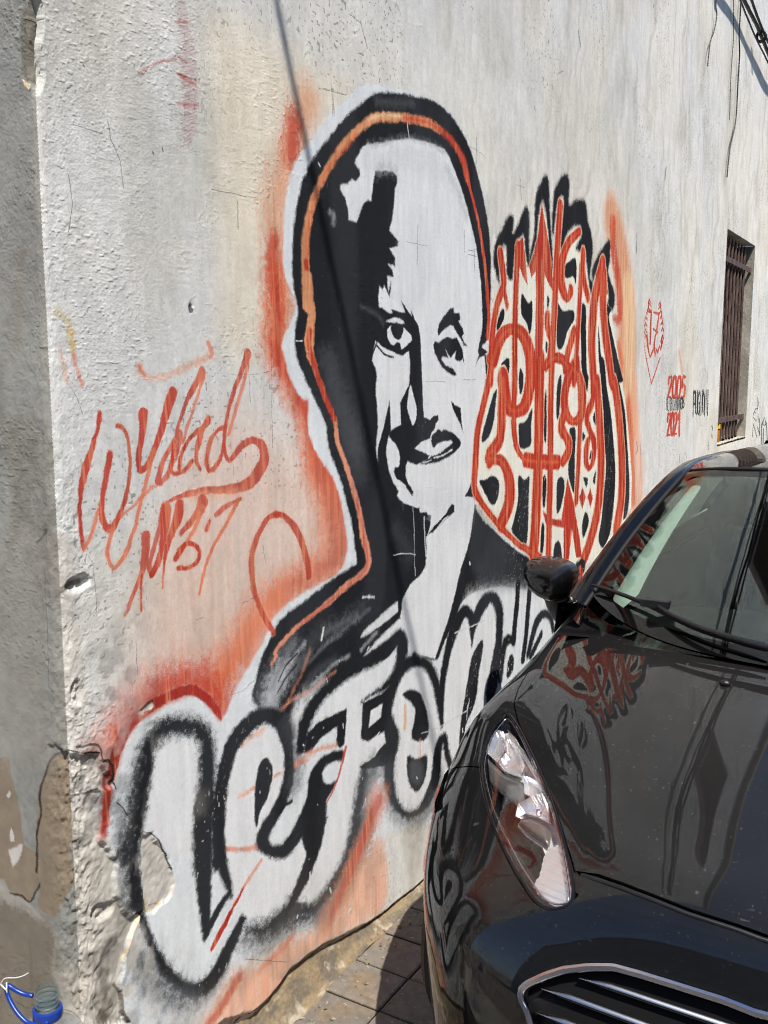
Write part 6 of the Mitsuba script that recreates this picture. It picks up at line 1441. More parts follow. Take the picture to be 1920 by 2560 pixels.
# outlines drawn on the body's (u, v) skin, in metres: bonnet, lamp, grille, lamp inserts, washer jet
HOOD = [(0.7192, 0.0), (0.7242, 0.0507), (0.7277, 0.1402), (0.7353, 0.2163), (0.7403, 0.2902), (0.7409, 0.3501), (0.7368, 0.4131), (0.7793, 0.4623), (0.8253, 0.5025), (0.8661, 0.5419), (0.9067, 0.5993), (0.9503, 0.6767), (0.9918, 0.7621), (1.0392, 0.8228), (1.1042, 0.8499), (1.2042000000000002, 0.8679), (1.3242, 0.8759), (1.4542000000000002, 0.8799), (np.float64(1.5074584869957617), 0.864), (np.float64(1.5624584869957618), 0.862), (np.float64(1.5894584869957618), 0.845), (np.float64(1.5904584869957619), 0.8), (1.5879, 0.7173), (1.5737, 0.5883), (1.588, 0.4781), (np.float64(1.6034584869957618), 0.364), (np.float64(1.6094584869957618), 0.274), (np.float64(1.6114584869957618), 0.0)]
LAMP = [(0.9944, 0.8304), (0.9491, 0.8544), (0.8931, 0.8633), (0.8322, 0.8619), (0.7805, 0.8357), (0.7431, 0.766), (0.7182, 0.6891), (0.7004, 0.604), (0.6793, 0.5189), (0.6603, 0.4531), (0.6573, 0.4165), (0.6657, 0.3907), (0.6827, 0.377), (0.7058, 0.3907), (0.7341, 0.4218), (0.7781, 0.4657), (0.8238, 0.5065), (0.8645, 0.5461), (0.905, 0.6038), (0.9468, 0.6786), (0.9827, 0.7581)]
GRILLE = [(0.19, 0), (0.19, 0.2), (0.29, 0.25), (0.39, 0.315), (0.4751, 0.3694), (0.4891, 0.3846), (0.5024, 0.3874), (0.5167, 0.3769), (0.5433, 0.3444), (0.5641, 0.3118), (0.5825, 0.2672), (0.5961, 0.222), (0.5981, 0.1755), (0.5986, 0.1171), (0.599, 0.045), (0.5953, 0)]
LAMP_PARTS = [('bezel', [(0.9477, 0.8161), (0.9362, 0.72), (0.8875, 0.6056), (0.853, 0.5412), (0.8028, 0.4965), (0.7656, 0.4573), (0.7215, 0.4141), (0.6964, 0.3911), (0.675, 0.3948), (0.662, 0.4295), (0.6699, 0.4802), (0.7125, 0.5127), (0.7412, 0.5232), (0.7559, 0.5505), (0.7538, 0.6158), (0.757, 0.647), (0.8002, 0.6478), (0.8424, 0.6446), (0.8533, 0.6732), (0.8355, 0.7473), (0.8303, 0.8412), (0.8605, 0.8652), (0.9191, 0.8471)], 0.008, 0.024, 'bezel_metal', -1, 0), ('indicator_bowl', [(0.8296, 0.8536), (0.8707, 0.8735), (0.9191, 0.8471), (0.9319, 0.8122), (0.9126, 0.7793), (0.8915, 0.7688), (0.8369, 0.7834)], 0.022, 0.006, 'cell_metal', -1, 0), ('reflector_cell', [(0.9244, 0.7875), (0.9243, 0.7263), (0.8941, 0.6687), (0.8552, 0.6729), (0.8352, 0.7458), (0.8381, 0.7784), (0.8858, 0.7636)], 0.02, 0.006, 'cell_metal', -1, 0), ('side_lens', [(0.8211, 0.8491), (0.8305, 0.7509), (0.8513, 0.6723), (0.841, 0.644), (0.7912, 0.6482), (0.7871, 0.7144), (0.7746, 0.7911)], 0.01, 0.016, 'clear_metal', 1, 0), ('inner_cell', [(0.8662, 0.6609), (0.8768, 0.6067), (0.8619, 0.5741), (0.8315, 0.607), (0.8254, 0.6421)], 0.016, 0.006, 'cell_metal', -1, 0), ('main_bowl', [(0.794, 0.6526), (0.8269, 0.6162), (0.8554, 0.5747), (0.8383, 0.5449), (0.8015, 0.5333), (0.7982, 0.5743), (0.7884, 0.6149), (0.7649, 0.6448)], 0.028, 0.004, 'cell_metal', -1, 0), ('projector_lens', [(0.7594, 0.6454), (0.7884, 0.6098), (0.7968, 0.564), (0.791, 0.5318), (0.7621, 0.5254), (0.7598, 0.5815)], 0.014, 0.018, 'clear_metal', 1, 0), ('ribbed_reflector', [(0.7574, 0.5237), (0.7773, 0.4961), (0.7729, 0.4709), (0.724, 0.4228), (0.697, 0.3935), (0.6771, 0.3968), (0.663, 0.4306), (0.6643, 0.4666), (0.676, 0.4988), (0.705, 0.5039), (0.7355, 0.5237)], 0.003, 0.014, 'ribbed_metal', -1, 0), ('chrome_strip', [(0.9491, 0.8092), (0.9458, 0.7544), (0.8875, 0.6056), (0.862, 0.5536), (0.844, 0.5414), (0.8754, 0.6061), (0.9131, 0.7057)], 0.002, 0.01, 'cell_metal', -1, 0)]
JET = (1.3851, 0.221)
WIPE_BLADE, WIPE_ARM = [(0.0235, 0.6715), (0.0822, 0.5553), (0.0869, 0.444), (0.0594, 0.3221), (0.0457, 0.2282), (0.0312, 0.1452)], [(0.0937, 0.4399), (0.0682, 0.3789), (0.0459, 0.2981)]


def dust(p, n, uv):
    flat = dr.clip(n.z, 0, 1)                                     # dust settles on what faces up
    film = 0.4 + 0.9 * fbm(p.x * 5, p.y * 5, p.z * 5, octaves=3)
    specks = smoothstep(.80, .93, noise(p.x * 190, p.y * 190, p.z * 190)) * smoothstep(.3, .8, noise(p.x * 23, p.y * 23, 3))
    spots = smoothstep(.93, .97, noise(p.x * 75, p.y * 75, p.z * 75 + 5))
    return mi.Color3f(.0045, .0048, .006) + mi.Color3f(.037, .036, .035) * (film * (0.10 + 0.90 * flat * flat)) + mi.Color3f(.06, .056, .05) * (specks * flat) + mi.Color3f(.10, .095, .09) * (spots * flat)


def grime(p, n, uv):
    return mi.Color3f(.012, .012, .013) * (0.5 + 1.2 * fbm(p.x * 30, p.y * 30, p.z * 30, octaves=3))


scene['car_paint'] = {'type': 'twosided', 'bsdf': {'type': 'plastic', 'diffuse_reflectance': proc(dust), 'int_ior': 1.52, 'nonlinear': True}}
scene['black_plastic'] = {'type': 'roughplastic', 'diffuse_reflectance': proc(grime), 'alpha': 0.22, 'int_ior': 1.5}
scene['gloss_black'] = {'type': 'plastic', 'diffuse_reflectance': {'type': 'rgb', 'value': (.004, .004, .005)}, 'int_ior': 1.5}
scene['rubber'] = {'type': 'principled', 'base_color': {'type': 'rgb', 'value': (.012, .012, .012)}, 'roughness': .6, 'specular': .4}
scene['chrome'] = {'type': 'roughconductor', 'material': 'Cr', 'alpha': 0.07}
scene['satin_metal'] = {'type': 'roughconductor', 'material': 'Al', 'alpha': 0.22, 'specular_reflectance': {'type': 'rgb', 'value': (.55, .57, .6)}}
scene['mirror_metal'] = {'type': 'roughconductor', 'material': 'Al', 'alpha': 0.14}
scene['dark_inside'] = {'type': 'twosided', 'bsdf': {'type': 'diffuse', 'reflectance': {'type': 'rgb', 'value': (.012, .012, .013)}}}
scene['seat_cloth'] = {'type': 'diffuse', 'reflectance': {'type': 'rgb', 'value': (.035, .035, .038)}}
scene['screen_glass'] = {'type': 'thindielectric', 'int_ior': 1.68, 'specular_transmittance': {'type': 'rgb', 'value': (.66, .80, .72)}, 'specular_reflectance': {'type': 'rgb', 'value': (.90, 1.0, .95)}}
scene['side_glass'] = {'type': 'thindielectric', 'int_ior': 1.5, 'specular_transmittance': {'type': 'rgb', 'value': (.20, .27, .24)}}
scene['trim_grey'] = {'type': 'twosided', 'bsdf': {'type': 'diffuse', 'reflectance': {'type': 'rgb', 'value': (.40, .41, .40)}}}
scene['lamp_glass'] = {'type': 'thindielectric', 'int_ior': 1.50}

def both(half):
    return Polygon(half + [(u, -v) for u, v in half[::-1] if v > 1e-6]).buffer(0)


def rounded(poly, r):
    return poly.buffer(-r).buffer(2 * r).buffer(-r)


hood_p, grille_p = both([(u + .007 * (v < .41), v) for u, v in HOOD]), rounded(both(GRILLE), .012)
lamp_r = rounded(Polygon(catmull(LAMP, True, 6, .004)).buffer(0), .012)
from shapely import affinity
lamp_l = affinity.scale(lamp_r, 1, -1, origin=(0, 0))
U0, U1, V1 = front.u[0], front.u[-1], front.v[-1]
all_p = Polygon([(U0, -V1), (U1, -V1), (U1, V1), (U0, V1)])
seam_r = Polygon([(.79, .82), (.735, .93), (.68, 1.06), (.66, 1.3), (U1 + 1, 1.3), (U1 + 1, .70), (1.2, .70), (.95, .62)])
seam_l = affinity.scale(seam_r, 1, -1, origin=(0, 0))
cowl_p = Polygon([(U1 - .045, -.80), (U1 - .045, .80), (U1 + .1, .80), (U1 + .1, -.80)]).intersection(all_p).difference(hood_p).buffer(-.002)
body_p = all_p.difference(both([(u - .004 * (v < .41), v) for u, v in HOOD]).buffer(.001)).difference(lamp_r.buffer(.001)).difference(lamp_l.buffer(.001)).difference(cowl_p.buffer(.004))
fender_r, fender_l = body_p.intersection(seam_r), body_p.intersection(seam_l)
bumper_p = body_p.difference(seam_r).difference(seam_l).difference(grille_p)
fog = [Polygon([(.20, .34 * s), (.36, .42 * s), (.37, .60 * s), (.28, .66 * s), (.20, .56 * s)]) for s in (1, -1)]


def biggest(p):
    return max(p.geoms, key=lambda g: g.area) if hasattr(p, 'geoms') else p


C = 'parked_car'
scene[f'{C}__bonnet'] = panel(front, biggest(hood_p.buffer(-.0028)), 'car_paint', .022, flange=.02)
bp = biggest(bumper_p.buffer(-.0015))
scene[f'{C}__bumper'] = panel(front, bp, 'car_paint', .02)
for name, p in (('front_wing', fender_r), ('front_wing_001', fender_l)):
    scene[f'{C}__{name}'] = panel(front, biggest(biggest(p).buffer(-.0018)), 'car_paint', .018)
scene[f'{C}__scuttle'] = panel(front, biggest(cowl_p), 'black_plastic', .025, lift=-.006)
# a dark inner skin seen in the gaps
P, tri, _ = mesh_in(all_p.difference(lamp_r.buffer(.012)).difference(lamp_l.buffer(.012)), .04)
p, n = front.at(P[:, 0], P[:, 1])
scene[f'{C}__inner_panel'] = shape_with_normals(p - n * .016, tri, n, 'dark_inside')
# rubber strip that seals the bonnet's front edge, rounded like a bead
vv = np.linspace(-.395, .395, 60)
uu = np.interp(np.abs(vv), [u_[1] for u_ in HOOD[:7]], [u_[0] for u_ in HOOD[:7]])
p, n = front.at(uu - .001, vv)
scene[f'{C}__bonnet_seal'] = mikit.ply(tube(p - n * .0025, .0048, 10), 'black_plastic', smooth=True)

# grille: chrome surround, backing, bars with a chrome face
ring = grille_p.exterior
L = np.linspace(0, 1, 220, endpoint=False)
pts = np.array([ring.interpolate(x, normalized=True).coords[0] for x in L])
p, n = front.at(pts[:, 0], pts[:, 1])
tg = np.roll(p, -1, 0) - np.roll(p, 1, 0); tg /= np.linalg.norm(tg, axis=1, keepdims=True)
b = np.cross(n, tg)
prof = [(-.007, -.010), (-.0075, .003), (-.004, .0075), (.003, .0085), (.0075, .005), (.009, -.010)]
V = np.concatenate([p + b * x + n * y for x, y in prof]); m = len(p); F = []
for k in range(len(prof) - 1):
    i = np.arange(m); j = (i + 1) % m
    F += [np.stack([k * m + i, k * m + j, (k + 1) * m + j], 1), np.stack([k * m + i, (k + 1) * m + j, (k + 1) * m + i], 1)]
scene[f'{C}__grille'] = mikit.ply(trimesh.Trimesh(V, np.vstack(F), process=False), 'chrome', smooth=40)
gp = grille_p.buffer(.004)
P, tri, _ = mesh_in(gp, .03)
p, n = front.at(P[:, 0], P[:, 1])
scene[f'{C}__grille__backing'] = shape_with_normals(p - n * .045, tri, n, 'dark_inside')
inner = grille_p.buffer(-.016)
for k, u in enumerate(np.arange(.235, .575, .0405)):
    cut = inner.intersection(LineString([(u, -1), (u, 1)]))
    if cut.is_empty:
        continue
    v0, v1 = cut.bounds[1], cut.bounds[3]
    v = np.linspace(v0, v1, 40)
    tap = np.clip(np.minimum(v - v0, v1 - v) / .05, .12, 1)
    p, n = front.at(np.full_like(v, u), v)
    up = np.array([0, 0, 1.0])
    sec = [(-.030, .006), (-.004, .0085), (.002, .005), (.003, -.003), (-.002, -.007), (-.030, -.005)]
    V = np.concatenate([p + n * (x - .004) + up * (y * tap)[:, None] for x, y in sec]); m = len(v); F = []
    for s in range(len(sec)):
        s2 = (s + 1) % len(sec)
        i = np.arange(m - 1)
        F += [np.stack([s * m + i, s * m + i + 1, s2 * m + i + 1], 1), np.stack([s * m + i, s2 * m + i + 1, s2 * m + i], 1)]
    key = f'{C}__grille__bar' + (f'_{k:03d}' if k else '')
    bm = trimesh.Trimesh(V, np.vstack(F), process=False)
    bm.fix_normals()
    scene[key] = mikit.ply(bm, 'black_plastic', smooth=35)
    top = np.concatenate([p + n * (x - .004) + up * (y * tap)[:, None] for x, y in ((-.0035, .0088), (.0012, .0062), (.0034, .0015))])
    i = np.arange(m - 1)
    F = np.vstack([np.stack([s * m + i, s * m + i + 1, (s + 1) * m + i + 1], 1) for s in (0, 1)] + [np.stack([s * m + i, (s + 1) * m + i + 1, (s + 1) * m + i], 1) for s in (0, 1)])
    scene[key.replace('bar', 'bar_trim')] = mikit.ply(trimesh.Trimesh(top + np.tile(n * .0012, (3, 1)), F, process=False), {'type': 'twosided', 'bsdf': {'type': 'ref', 'id': 'satin_metal'}}, smooth=True)

# lamps: bowl, cells and lens in a clear cover
scene['cell_metal'] = {'type': 'twosided', 'bsdf': {'type': 'blendbsdf', 'weight': .16, 'a': {'type': 'ref', 'id': 'mirror_metal'}, 'b': {'type': 'diffuse', 'reflectance': {'type': 'rgb', 'value': (.75, .74, .73)}}}}

scene['ribbed_metal'] = {'type': 'twosided', 'bsdf': {'type': 'blendbsdf', 'weight': .30, 'a': {'type': 'ref', 'id': 'mirror_metal'}, 'b': {'type': 'diffuse', 'reflectance': {'type': 'rgb', 'value': (.75, .75, .75)}}}}
scene['bezel_metal'] = {'type': 'twosided', 'bsdf': {'type': 'principled', 'base_color': {'type': 'rgb', 'value': (.62, .61, .60)}, 'metallic': .25, 'roughness': .30, 'specular': .8}}
scene['clear_metal'] = {'type': 'twosided', 'bsdf': {'type': 'principled', 'base_color': {'type': 'rgb', 'value': (.16, .155, .15)}, 'metallic': .5, 'roughness': .12, 'specular': .6}}


def dome(patch, poly, depth, rim, bsdf, bulge=-1, step=.008, facets=0):
    """a dish (bulge -1) or boss (+1) set behind the lamp's cover: its rim lies rim metres under the cover, its middle depth metres further"""
    P, tri, _ = mesh_in(poly, .0022 if bsdf == 'ribbed_metal' else step)
    p, n = patch.at(P[:, 0], P[:, 1])
    d = np.array([poly.exterior.distance(Point(q)) for q in P])
    r = d.max()
    h = np.sqrt(np.clip(1 - (1 - d / r) ** 2, 0, 1))
    if facets:
        h = np.round(h * facets) / facets
    if bsdf == 'ribbed_metal':
        h = h * .3 + .8 * np.abs(np.sin(p[:, 2] * 360 + p[:, 1] * 40))
    p = p - n * (rim - bulge * depth * h)[:, None]
    if (np.cross(p[tri[:, 1]] - p[tri[:, 0]], p[tri[:, 2]] - p[tri[:, 0]]) * n[tri[:, 0]]).sum() < 0:
        tri = tri[:, ::-1]
    return mikit.ply(trimesh.Trimesh(p, tri, process=False), bsdf, smooth=False if facets else 50)


for side, lp, key in ((1, lamp_r, f'{C}__headlight'), (-1, lamp_l, f'{C}__headlight_001')):
    lp = lp.buffer(-.004)
    scene[key] = panel(front, lp, 'lamp_glass', .014, lift=.001, flange=0)

    def S(pts):
        return Polygon([(u, v * side) for u, v in pts]).buffer(0)
    P, tri, nb = mesh_in(lp.buffer(.003), .014)
    p, n = front.at(P[:, 0], P[:, 1])
    dd = np.array([lp.exterior.distance(Point(q)) for q in P])
    q = p - n * np.minimum(.006 + dd * 1.1, .062)[:, None]
    if (np.cross(q[tri[:, 1]] - q[tri[:, 0]], q[tri[:, 2]] - q[tri[:, 0]]) * n[tri[:, 0]]).sum() < 0:
        tri = tri[:, ::-1]
    scene[key + '__housing'] = mikit.ply(trimesh.Trimesh(q, tri, process=False), 'gloss_black', smooth=40)
    # rubber edge between cover and body
    ex = lp.buffer(.002).exterior
    pe = np.array([ex.interpolate(x, normalized=True).coords[0] for x in np.linspace(0, 1, 130, endpoint=False)])
    a, na = front.at(pe[:, 0], pe[:, 1])
    scene[key + '__seal'] = mikit.ply(tube(a - na * .004, .0052, 8, True), 'gloss_black', smooth=True)
    inn = lp.buffer(-.010).exterior
    pe = np.array([inn.interpolate(x, normalized=True).coords[0] for x in np.linspace(0, 1, 140, endpoint=False)])
    a, na = front.at(pe[:, 0], pe[:, 1])
    scene[key + '__highlight_rim'] = mikit.ply(tube(a - na * .007, .0020, 6, True), 'chrome', smooth=True)  # thin chrome tube added as the bright highlight line inside the rim
    pc = Polygon([q[1] for q in LAMP_PARTS if q[0] == 'main_bowl'][0] if False else [(u, v * side) for u, v in [q for q in LAMP_PARTS if q[0] == 'main_bowl'][0][1]]).centroid
    a, na = front.at(pc.x, pc.y)
    bulb = trimesh.creation.icosphere(3, .0075); bulb.apply_translation(a - na * .020)
    scene[key + '__bulb'] = mikit.ply(bulb, 'chrome', smooth=True)
    parts = LAMP_PARTS
    for name, pts, depth, rim, bs, bulge, fac in parts:
        scene[key + '__' + name] = dome(front, S(pts).intersection(lp.buffer(-.006)), depth, rim, bs, bulge, .006, fac)
# wiper lines on the screen, as (u, v): blade, then arm
WIPERS = [(WIPE_BLADE, WIPE_ARM + [(.012, .06)]),
          ([(.030, -.02), (.045, -.20), (.060, -.38), (.075, -.52)], [(.050, -.28), (.030, -.36), (.010, -.46)])]


def loft(rows, bsdf, sm=40, flip=False):
    R = np.array(rows, float)
    a, b = R.shape[:2]
    V = R.reshape(-1, 3)
    q = (np.arange(a - 1)[:, None] * b + np.arange(b - 1)).ravel()
    F = np.vstack([np.stack([q, q + 1, q + b + 1], 1), np.stack([q, q + b + 1, q + b], 1)])
    return mikit.ply(trimesh.Trimesh(V, F[:, ::-1] if flip else F, process=False), bsdf, smooth=sm)


def line3(pts, m):
    p = np.asarray(pts, float)
    d = np.concatenate([[0], np.cumsum(np.linalg.norm(np.diff(p, axis=0), axis=1))])
    return CubicSpline(d, p)(np.linspace(0, d[-1], m))


def sided(p, s):
    return np.asarray(p) * [1, s, 1] + [0, CAR_Y, 0]


scene['screen_band'] = {'type': 'plastic', 'diffuse_reflectance': {'type': 'rgb', 'value': (.003, .003, .003)}, 'int_ior': 1.5}
sw, sv = screen.u[-1], screen.v[-1]
sp = Polygon([(0, -sv), (sw, -sv), (sw, sv), (0, sv)]).buffer(-.004)
opening = rounded(sp.buffer(-.052), .03)
scene[f'{C}__windscreen'] = panel(screen, opening.buffer(.002), 'screen_glass', .04, flange=0)
scene[f'{C}__windscreen__black_band'] = panel(screen, sp.difference(opening.buffer(.002)), 'screen_band', .025, flange=.006)
for k, s_ in enumerate((1, -1)):                                 # light trim inside the pillars
    tp = Polygon([(.03, s_ * (sv - .050)), (.03, s_ * (sv - .085)), (.16, s_ * (sv - .128)), (sw * .6, s_ * (sv - .120)), (sw - .055, s_ * (sv - .112)), (sw - .050, s_ * (sv - .054))]).buffer(-.012).buffer(.012)
    P, tri, _ = mesh_in(tp, .02)
    p, n = screen.at(P[:, 0], P[:, 1])
    dd = np.array([tp.exterior.distance(Point(q)) for q in P])
    scene[f'{C}__pillar_trim' + ('_001' if k else '')] = mikit.ply(trimesh.Trimesh(p - n * (.034 - .012 * np.minimum(dd / .02, 1))[:, None], tri, process=False), 'trim_grey', smooth=True)
rp = Polygon([(0, -roof.v[-1]), (roof.u[-1], -roof.v[-1]), (roof.u[-1], roof.v[-1]), (0, roof.v[-1])]).buffer(-.003)
scene[f'{C}__roof'] = panel(roof, rp, 'car_paint', .03)
# strip between screen and roof
vv = np.linspace(-roof.v[-1], roof.v[-1], 40)
p, n = roof.at(np.zeros(40), vv)
scene[f'{C}__roof_gasket'] = mikit.ply(tube(p - n * .006, .007, 8), 'rubber', smooth=True)
for s, sx in ((1, ''), (-1, '_001')):
    a, b, c = (line3(r, 60) for r in (RAIL_IN, RAIL_MID, RAIL_OUT))
    W = np.linspace(0, 1, 9)[:, None, None]
    rows = a * (1 - W) * (1 - 2 * W) + 4 * b * W * (1 - W) + c * W * (2 * W - 1)
    a_ = rows[0]
    scene[f'{C}__pillar_rail{sx}'] = loft(sided(rows, s), 'car_paint', True, flip=s > 0)
    scene[f'{C}__pillar_gasket{sx}'] = mikit.ply(tube(sided(a + [0, -.004, .0], s), .007, 8), 'rubber', smooth=True)
    belt = line3(BELT, 60)
    top = c
    win = np.array([top * (1 - t) + belt * t + np.array([0, .018 * math.sin(math.pi * t), 0]) for t in np.linspace(0, 1, 8)])
    scene[f'{C}__side_window{sx}'] = loft(sided(win[:, 1:24], s), 'side_glass', True, flip=s > 0)
    scene[f'{C}__side_window{"_002" if s > 0 else "_003"}'] = loft(sided(win[:, 29:52], s), 'side_glass', True, flip=s > 0)
    scene[f'{C}__door_pillar{sx}'] = loft(sided(win[:, 23:30], s), 'gloss_black', True, flip=s > 0)
    scene[f'{C}__rear_pillar{sx}'] = loft(sided(win[:, 51:], s), 'car_paint', True, flip=s > 0)
    # body side: from the belt down to the sill, wheel arches cut out
    xs_ = np.linspace(1.95, 5.25, 180)
    zs_ = np.linspace(0, 1, 34)
    B = []
    for t in zs_:
        zb = np.interp(xs_, [2.0, 2.5, 2.885, 2.925, 3.2, 4.1, 5.0, 5.25], [.72, .755, .755, 1.005, 1.013, 1.036, 1.09, 1.0])
        zt = np.where(xs_ < 2.97, zb, zb)
        z = zt * (1 - t) + .20 * t
        full = np.interp(xs_, [1.95, 2.1, 2.3, 2.9, 3.2, 4.4, 4.9, 5.25], [.795, .845, .862, .868, .856, .856, .825, .72])
        y = full - .06 * np.clip((.45 - z) / .3, 0, 1) ** 2 + .012 * np.sin(np.clip((z - .25) / .75, 0, 1) * math.pi)
        y = np.where((xs_ > 2.93) & (t < .02), np.interp(xs_, belt[:, 0], belt[:, 1]), y)
        B.append(np.stack([xs_, y, z], 1))
    B = np.array(B)
    V = sided(B.reshape(-1, 3), s)
    nb_ = len(xs_)
    q = (np.arange(len(zs_) - 1)[:, None] * nb_ + np.arange(nb_ - 1)).ravel()
    F = np.vstack([np.stack([q, q + 1, q + nb_ + 1], 1), np.stack([q, q + nb_ + 1, q + nb_], 1)])
    if s > 0:
        F = F[:, ::-1]
    cen3 = V[F].mean(1)
    keep = np.ones(len(F), bool)
    for wx in (2.25, 4.74):
        keep &= np.hypot(cen3[:, 0] - wx, cen3[:, 2] - .31) > .345
    door = (cen3[:, 0] > 2.98) & (cen3[:, 0] < 4.15)
    scene[f'{C}__door{sx}'] = mikit.ply(trimesh.Trimesh(V, F[keep & door], process=False), 'car_paint', smooth=True)
    scene[f'{C}__body_side{sx}'] = mikit.ply(trimesh.Trimesh(V, F[keep & ~door], process=False), 'car_paint', smooth=True)
    for wx, wn in ((2.25, 0), (4.74, 2)):
        k = wn + (0 if s > 0 else 1)
        wk = f'{C}__wheel' + (f'_{k:03d}' if k else '')
        tyre = lathe([(.20, -.09), (.285, -.095), (.306, -.075), (.31, -.03), (.31, .03), (.306, .075), (.285, .095), (.20, .09)], 64)
        rim = trimesh.util.concatenate([lathe([(.205, -.07), (.20, .05), (.19, .075), (.16, .07), (.05, .082), (.001, .085)], 64)])
        M = trimesh.transformations.rotation_matrix(-s * math.pi / 2, [1, 0, 0])
        for nm, me, bs in (('tyre', tyre, 'rubber'), ('rim', rim, 'satin_metal')):
            me = me.copy(); me.apply_transform(M); me.apply_translation([wx, CAR_Y + s * .755, .31])
            scene[f'{wk}__{nm}'] = mikit.ply(me, {'type': 'twosided', 'bsdf': {'type': 'ref', 'id': bs}} if bs == 'satin_metal' else bs, smooth=40)
        arch = trimesh.creation.cylinder(.345, .30, sections=48)
        av = arch.vertices[np.abs(np.hypot(arch.vertices[:, 0], arch.vertices[:, 1])) > .1]
        th = np.linspace(0, math.pi, 30)
        ar = np.array([[[wx + .35 * math.cos(t), s * yy, .31 + .35 * math.sin(t)] for t in th] for yy in (.60, .68, .74, .775)]) + [0, CAR_Y, 0]
        scene[f'{C}__arch_liner' + (f'_{k:03d}' if k else '')] = loft(ar, 'dark_inside', True)
# tail, floor and cabin
rz = [(5.00, 1.43), (5.18, 1.15), (5.36, .95), (5.40, .60), (5.34, .22)]
tail = np.array([[(x - .05 * (abs(y) / .7) ** 2, y * (1 if z < 1.2 else .80), z) for y in np.linspace(-.72, .72, 17)] for x, z in rz]) + [0, CAR_Y, 0]
scene[f'{C}__tailgate'] = loft(tail, {'type': 'twosided', 'bsdf': {'type': 'ref', 'id': 'car_paint'}}, 60)
for s, sx in ((1, ''), (-1, '_001')):
    te = tail[:, -1 if s > 0 else 0]
    order = np.argsort(te[:, 2])
    zq = np.linspace(1.36, .22, 30)
    edge_t = np.stack([np.interp(zq, te[order, 2], te[order, k_]) for k_ in range(3)], 1)
    edge_b = sided(np.stack([np.interp(zq, [.2, 1.0, 1.10, 1.36], [5.25, 5.25, 5.0, 4.93]), np.interp(zq, [.2, .5, 1.0, 1.10, 1.36], [.67, .72, .725, .80, .60]), zq], 1), s)
    mid = (edge_t + edge_b) / 2 + np.array([.03, .02 * s, 0])
    scene[f'{C}__rear_corner{sx}'] = loft([edge_b, mid, edge_t], 'car_paint', True)
scene[f'{C}__underbody'] = mikit.ply(box(1.62, 5.2, CAR_Y - .62, CAR_Y + .62, .17, .24), 'dark_inside')
dash = np.array([[(x, y, z + .03 * math.cos(y * 2)) for y in np.linspace(-.74, .74, 21)] for x, z in ((2.56, 1.00), (2.85, 1.015), (3.05, 1.0), (3.12, .95), (3.12, .60))]) + [0, CAR_Y, 0]
scene[f'{C}__dashboard'] = loft(dash, 'dark_inside', 50)
wall_in = trimesh.convex.convex_hull(np.array([(x, CAR_Y + s * y, z) for x in (4.84, 4.87) for s in (1, -1) for y, z in ((.79, .33), (.828, 1.0), (.820, 1.08), (.625, 1.335), (.56, 1.39))]))
scene[f'{C}__added_rear_wall'] = mikit.ply(wall_in, 'dark_inside')  # dark wall added across the cabin to block bright gaps at the rear
for k, s in enumerate((1, -1)):
    scene[f'{C}__door_lining' + ('_001' if k else '')] = mikit.ply(box(2.98, 4.84, CAR_Y + s * .79 - .006, CAR_Y + s * .79 + .006, .34, 1.005), 'dark_inside')
for k, (sx_, sy_) in enumerate(((3.72, .36), (3.72, -.36))):
    base = trimesh.creation.box(extents=[.5, .5, .16]); base.apply_translation([sx_ - .05, CAR_Y + sy_, .62])
    hull = lambda pts: trimesh.convex.convex_hull(np.array(pts))
    back = hull([(sx_ + .14 + (z - .62) * .32 + dx, CAR_Y + sy_ + w * y, z) for z, w in ((.62, .24), (.95, .25), (1.14, .20)) for y in (-1, 1) for dx in (-.05, .06)])
    head = hull([(sx_ + .36 + dx, CAR_Y + sy_ + y, z) for z, w in ((1.17, .12), (1.30, .11), (1.34, .08)) for y in (-w, w) for dx in (-.03, .05)])
    scene[f'{C}__seat' + (f'_{k:03d}' if k else '')] = mikit.ply(trimesh.util.concatenate([base, back]), 'seat_cloth', smooth=30)
    scene[f'{C}__seat' + (f'_{k:03d}' if k else '') + '__headrest'] = mikit.ply(head, 'seat_cloth', smooth=30)
scene[f'{C}__rear_bench'] = mikit.ply(trimesh.util.concatenate([box(4.4, 4.6, CAR_Y - .62, CAR_Y + .62, .5, 1.12), box(4.0, 4.5, CAR_Y - .62, CAR_Y + .62, .45, .62)]), 'seat_cloth')
scene[f'{C}__cabin_floor'] = mikit.ply(box(2.75, 4.9, CAR_Y - .70, CAR_Y + .70, .28, .33), 'dark_inside')
wheel_ring = np.array([(3.18 + .07 * math.sin(t), CAR_Y - .36 + .18 * math.cos(t), .97 + .17 * math.sin(t)) for t in np.linspace(0, 2 * math.pi, 40, endpoint=False)])
scene[f'{C}__steering_wheel'] = mikit.ply(tube(wheel_ring, .014, 8, True), 'rubber', smooth=True)


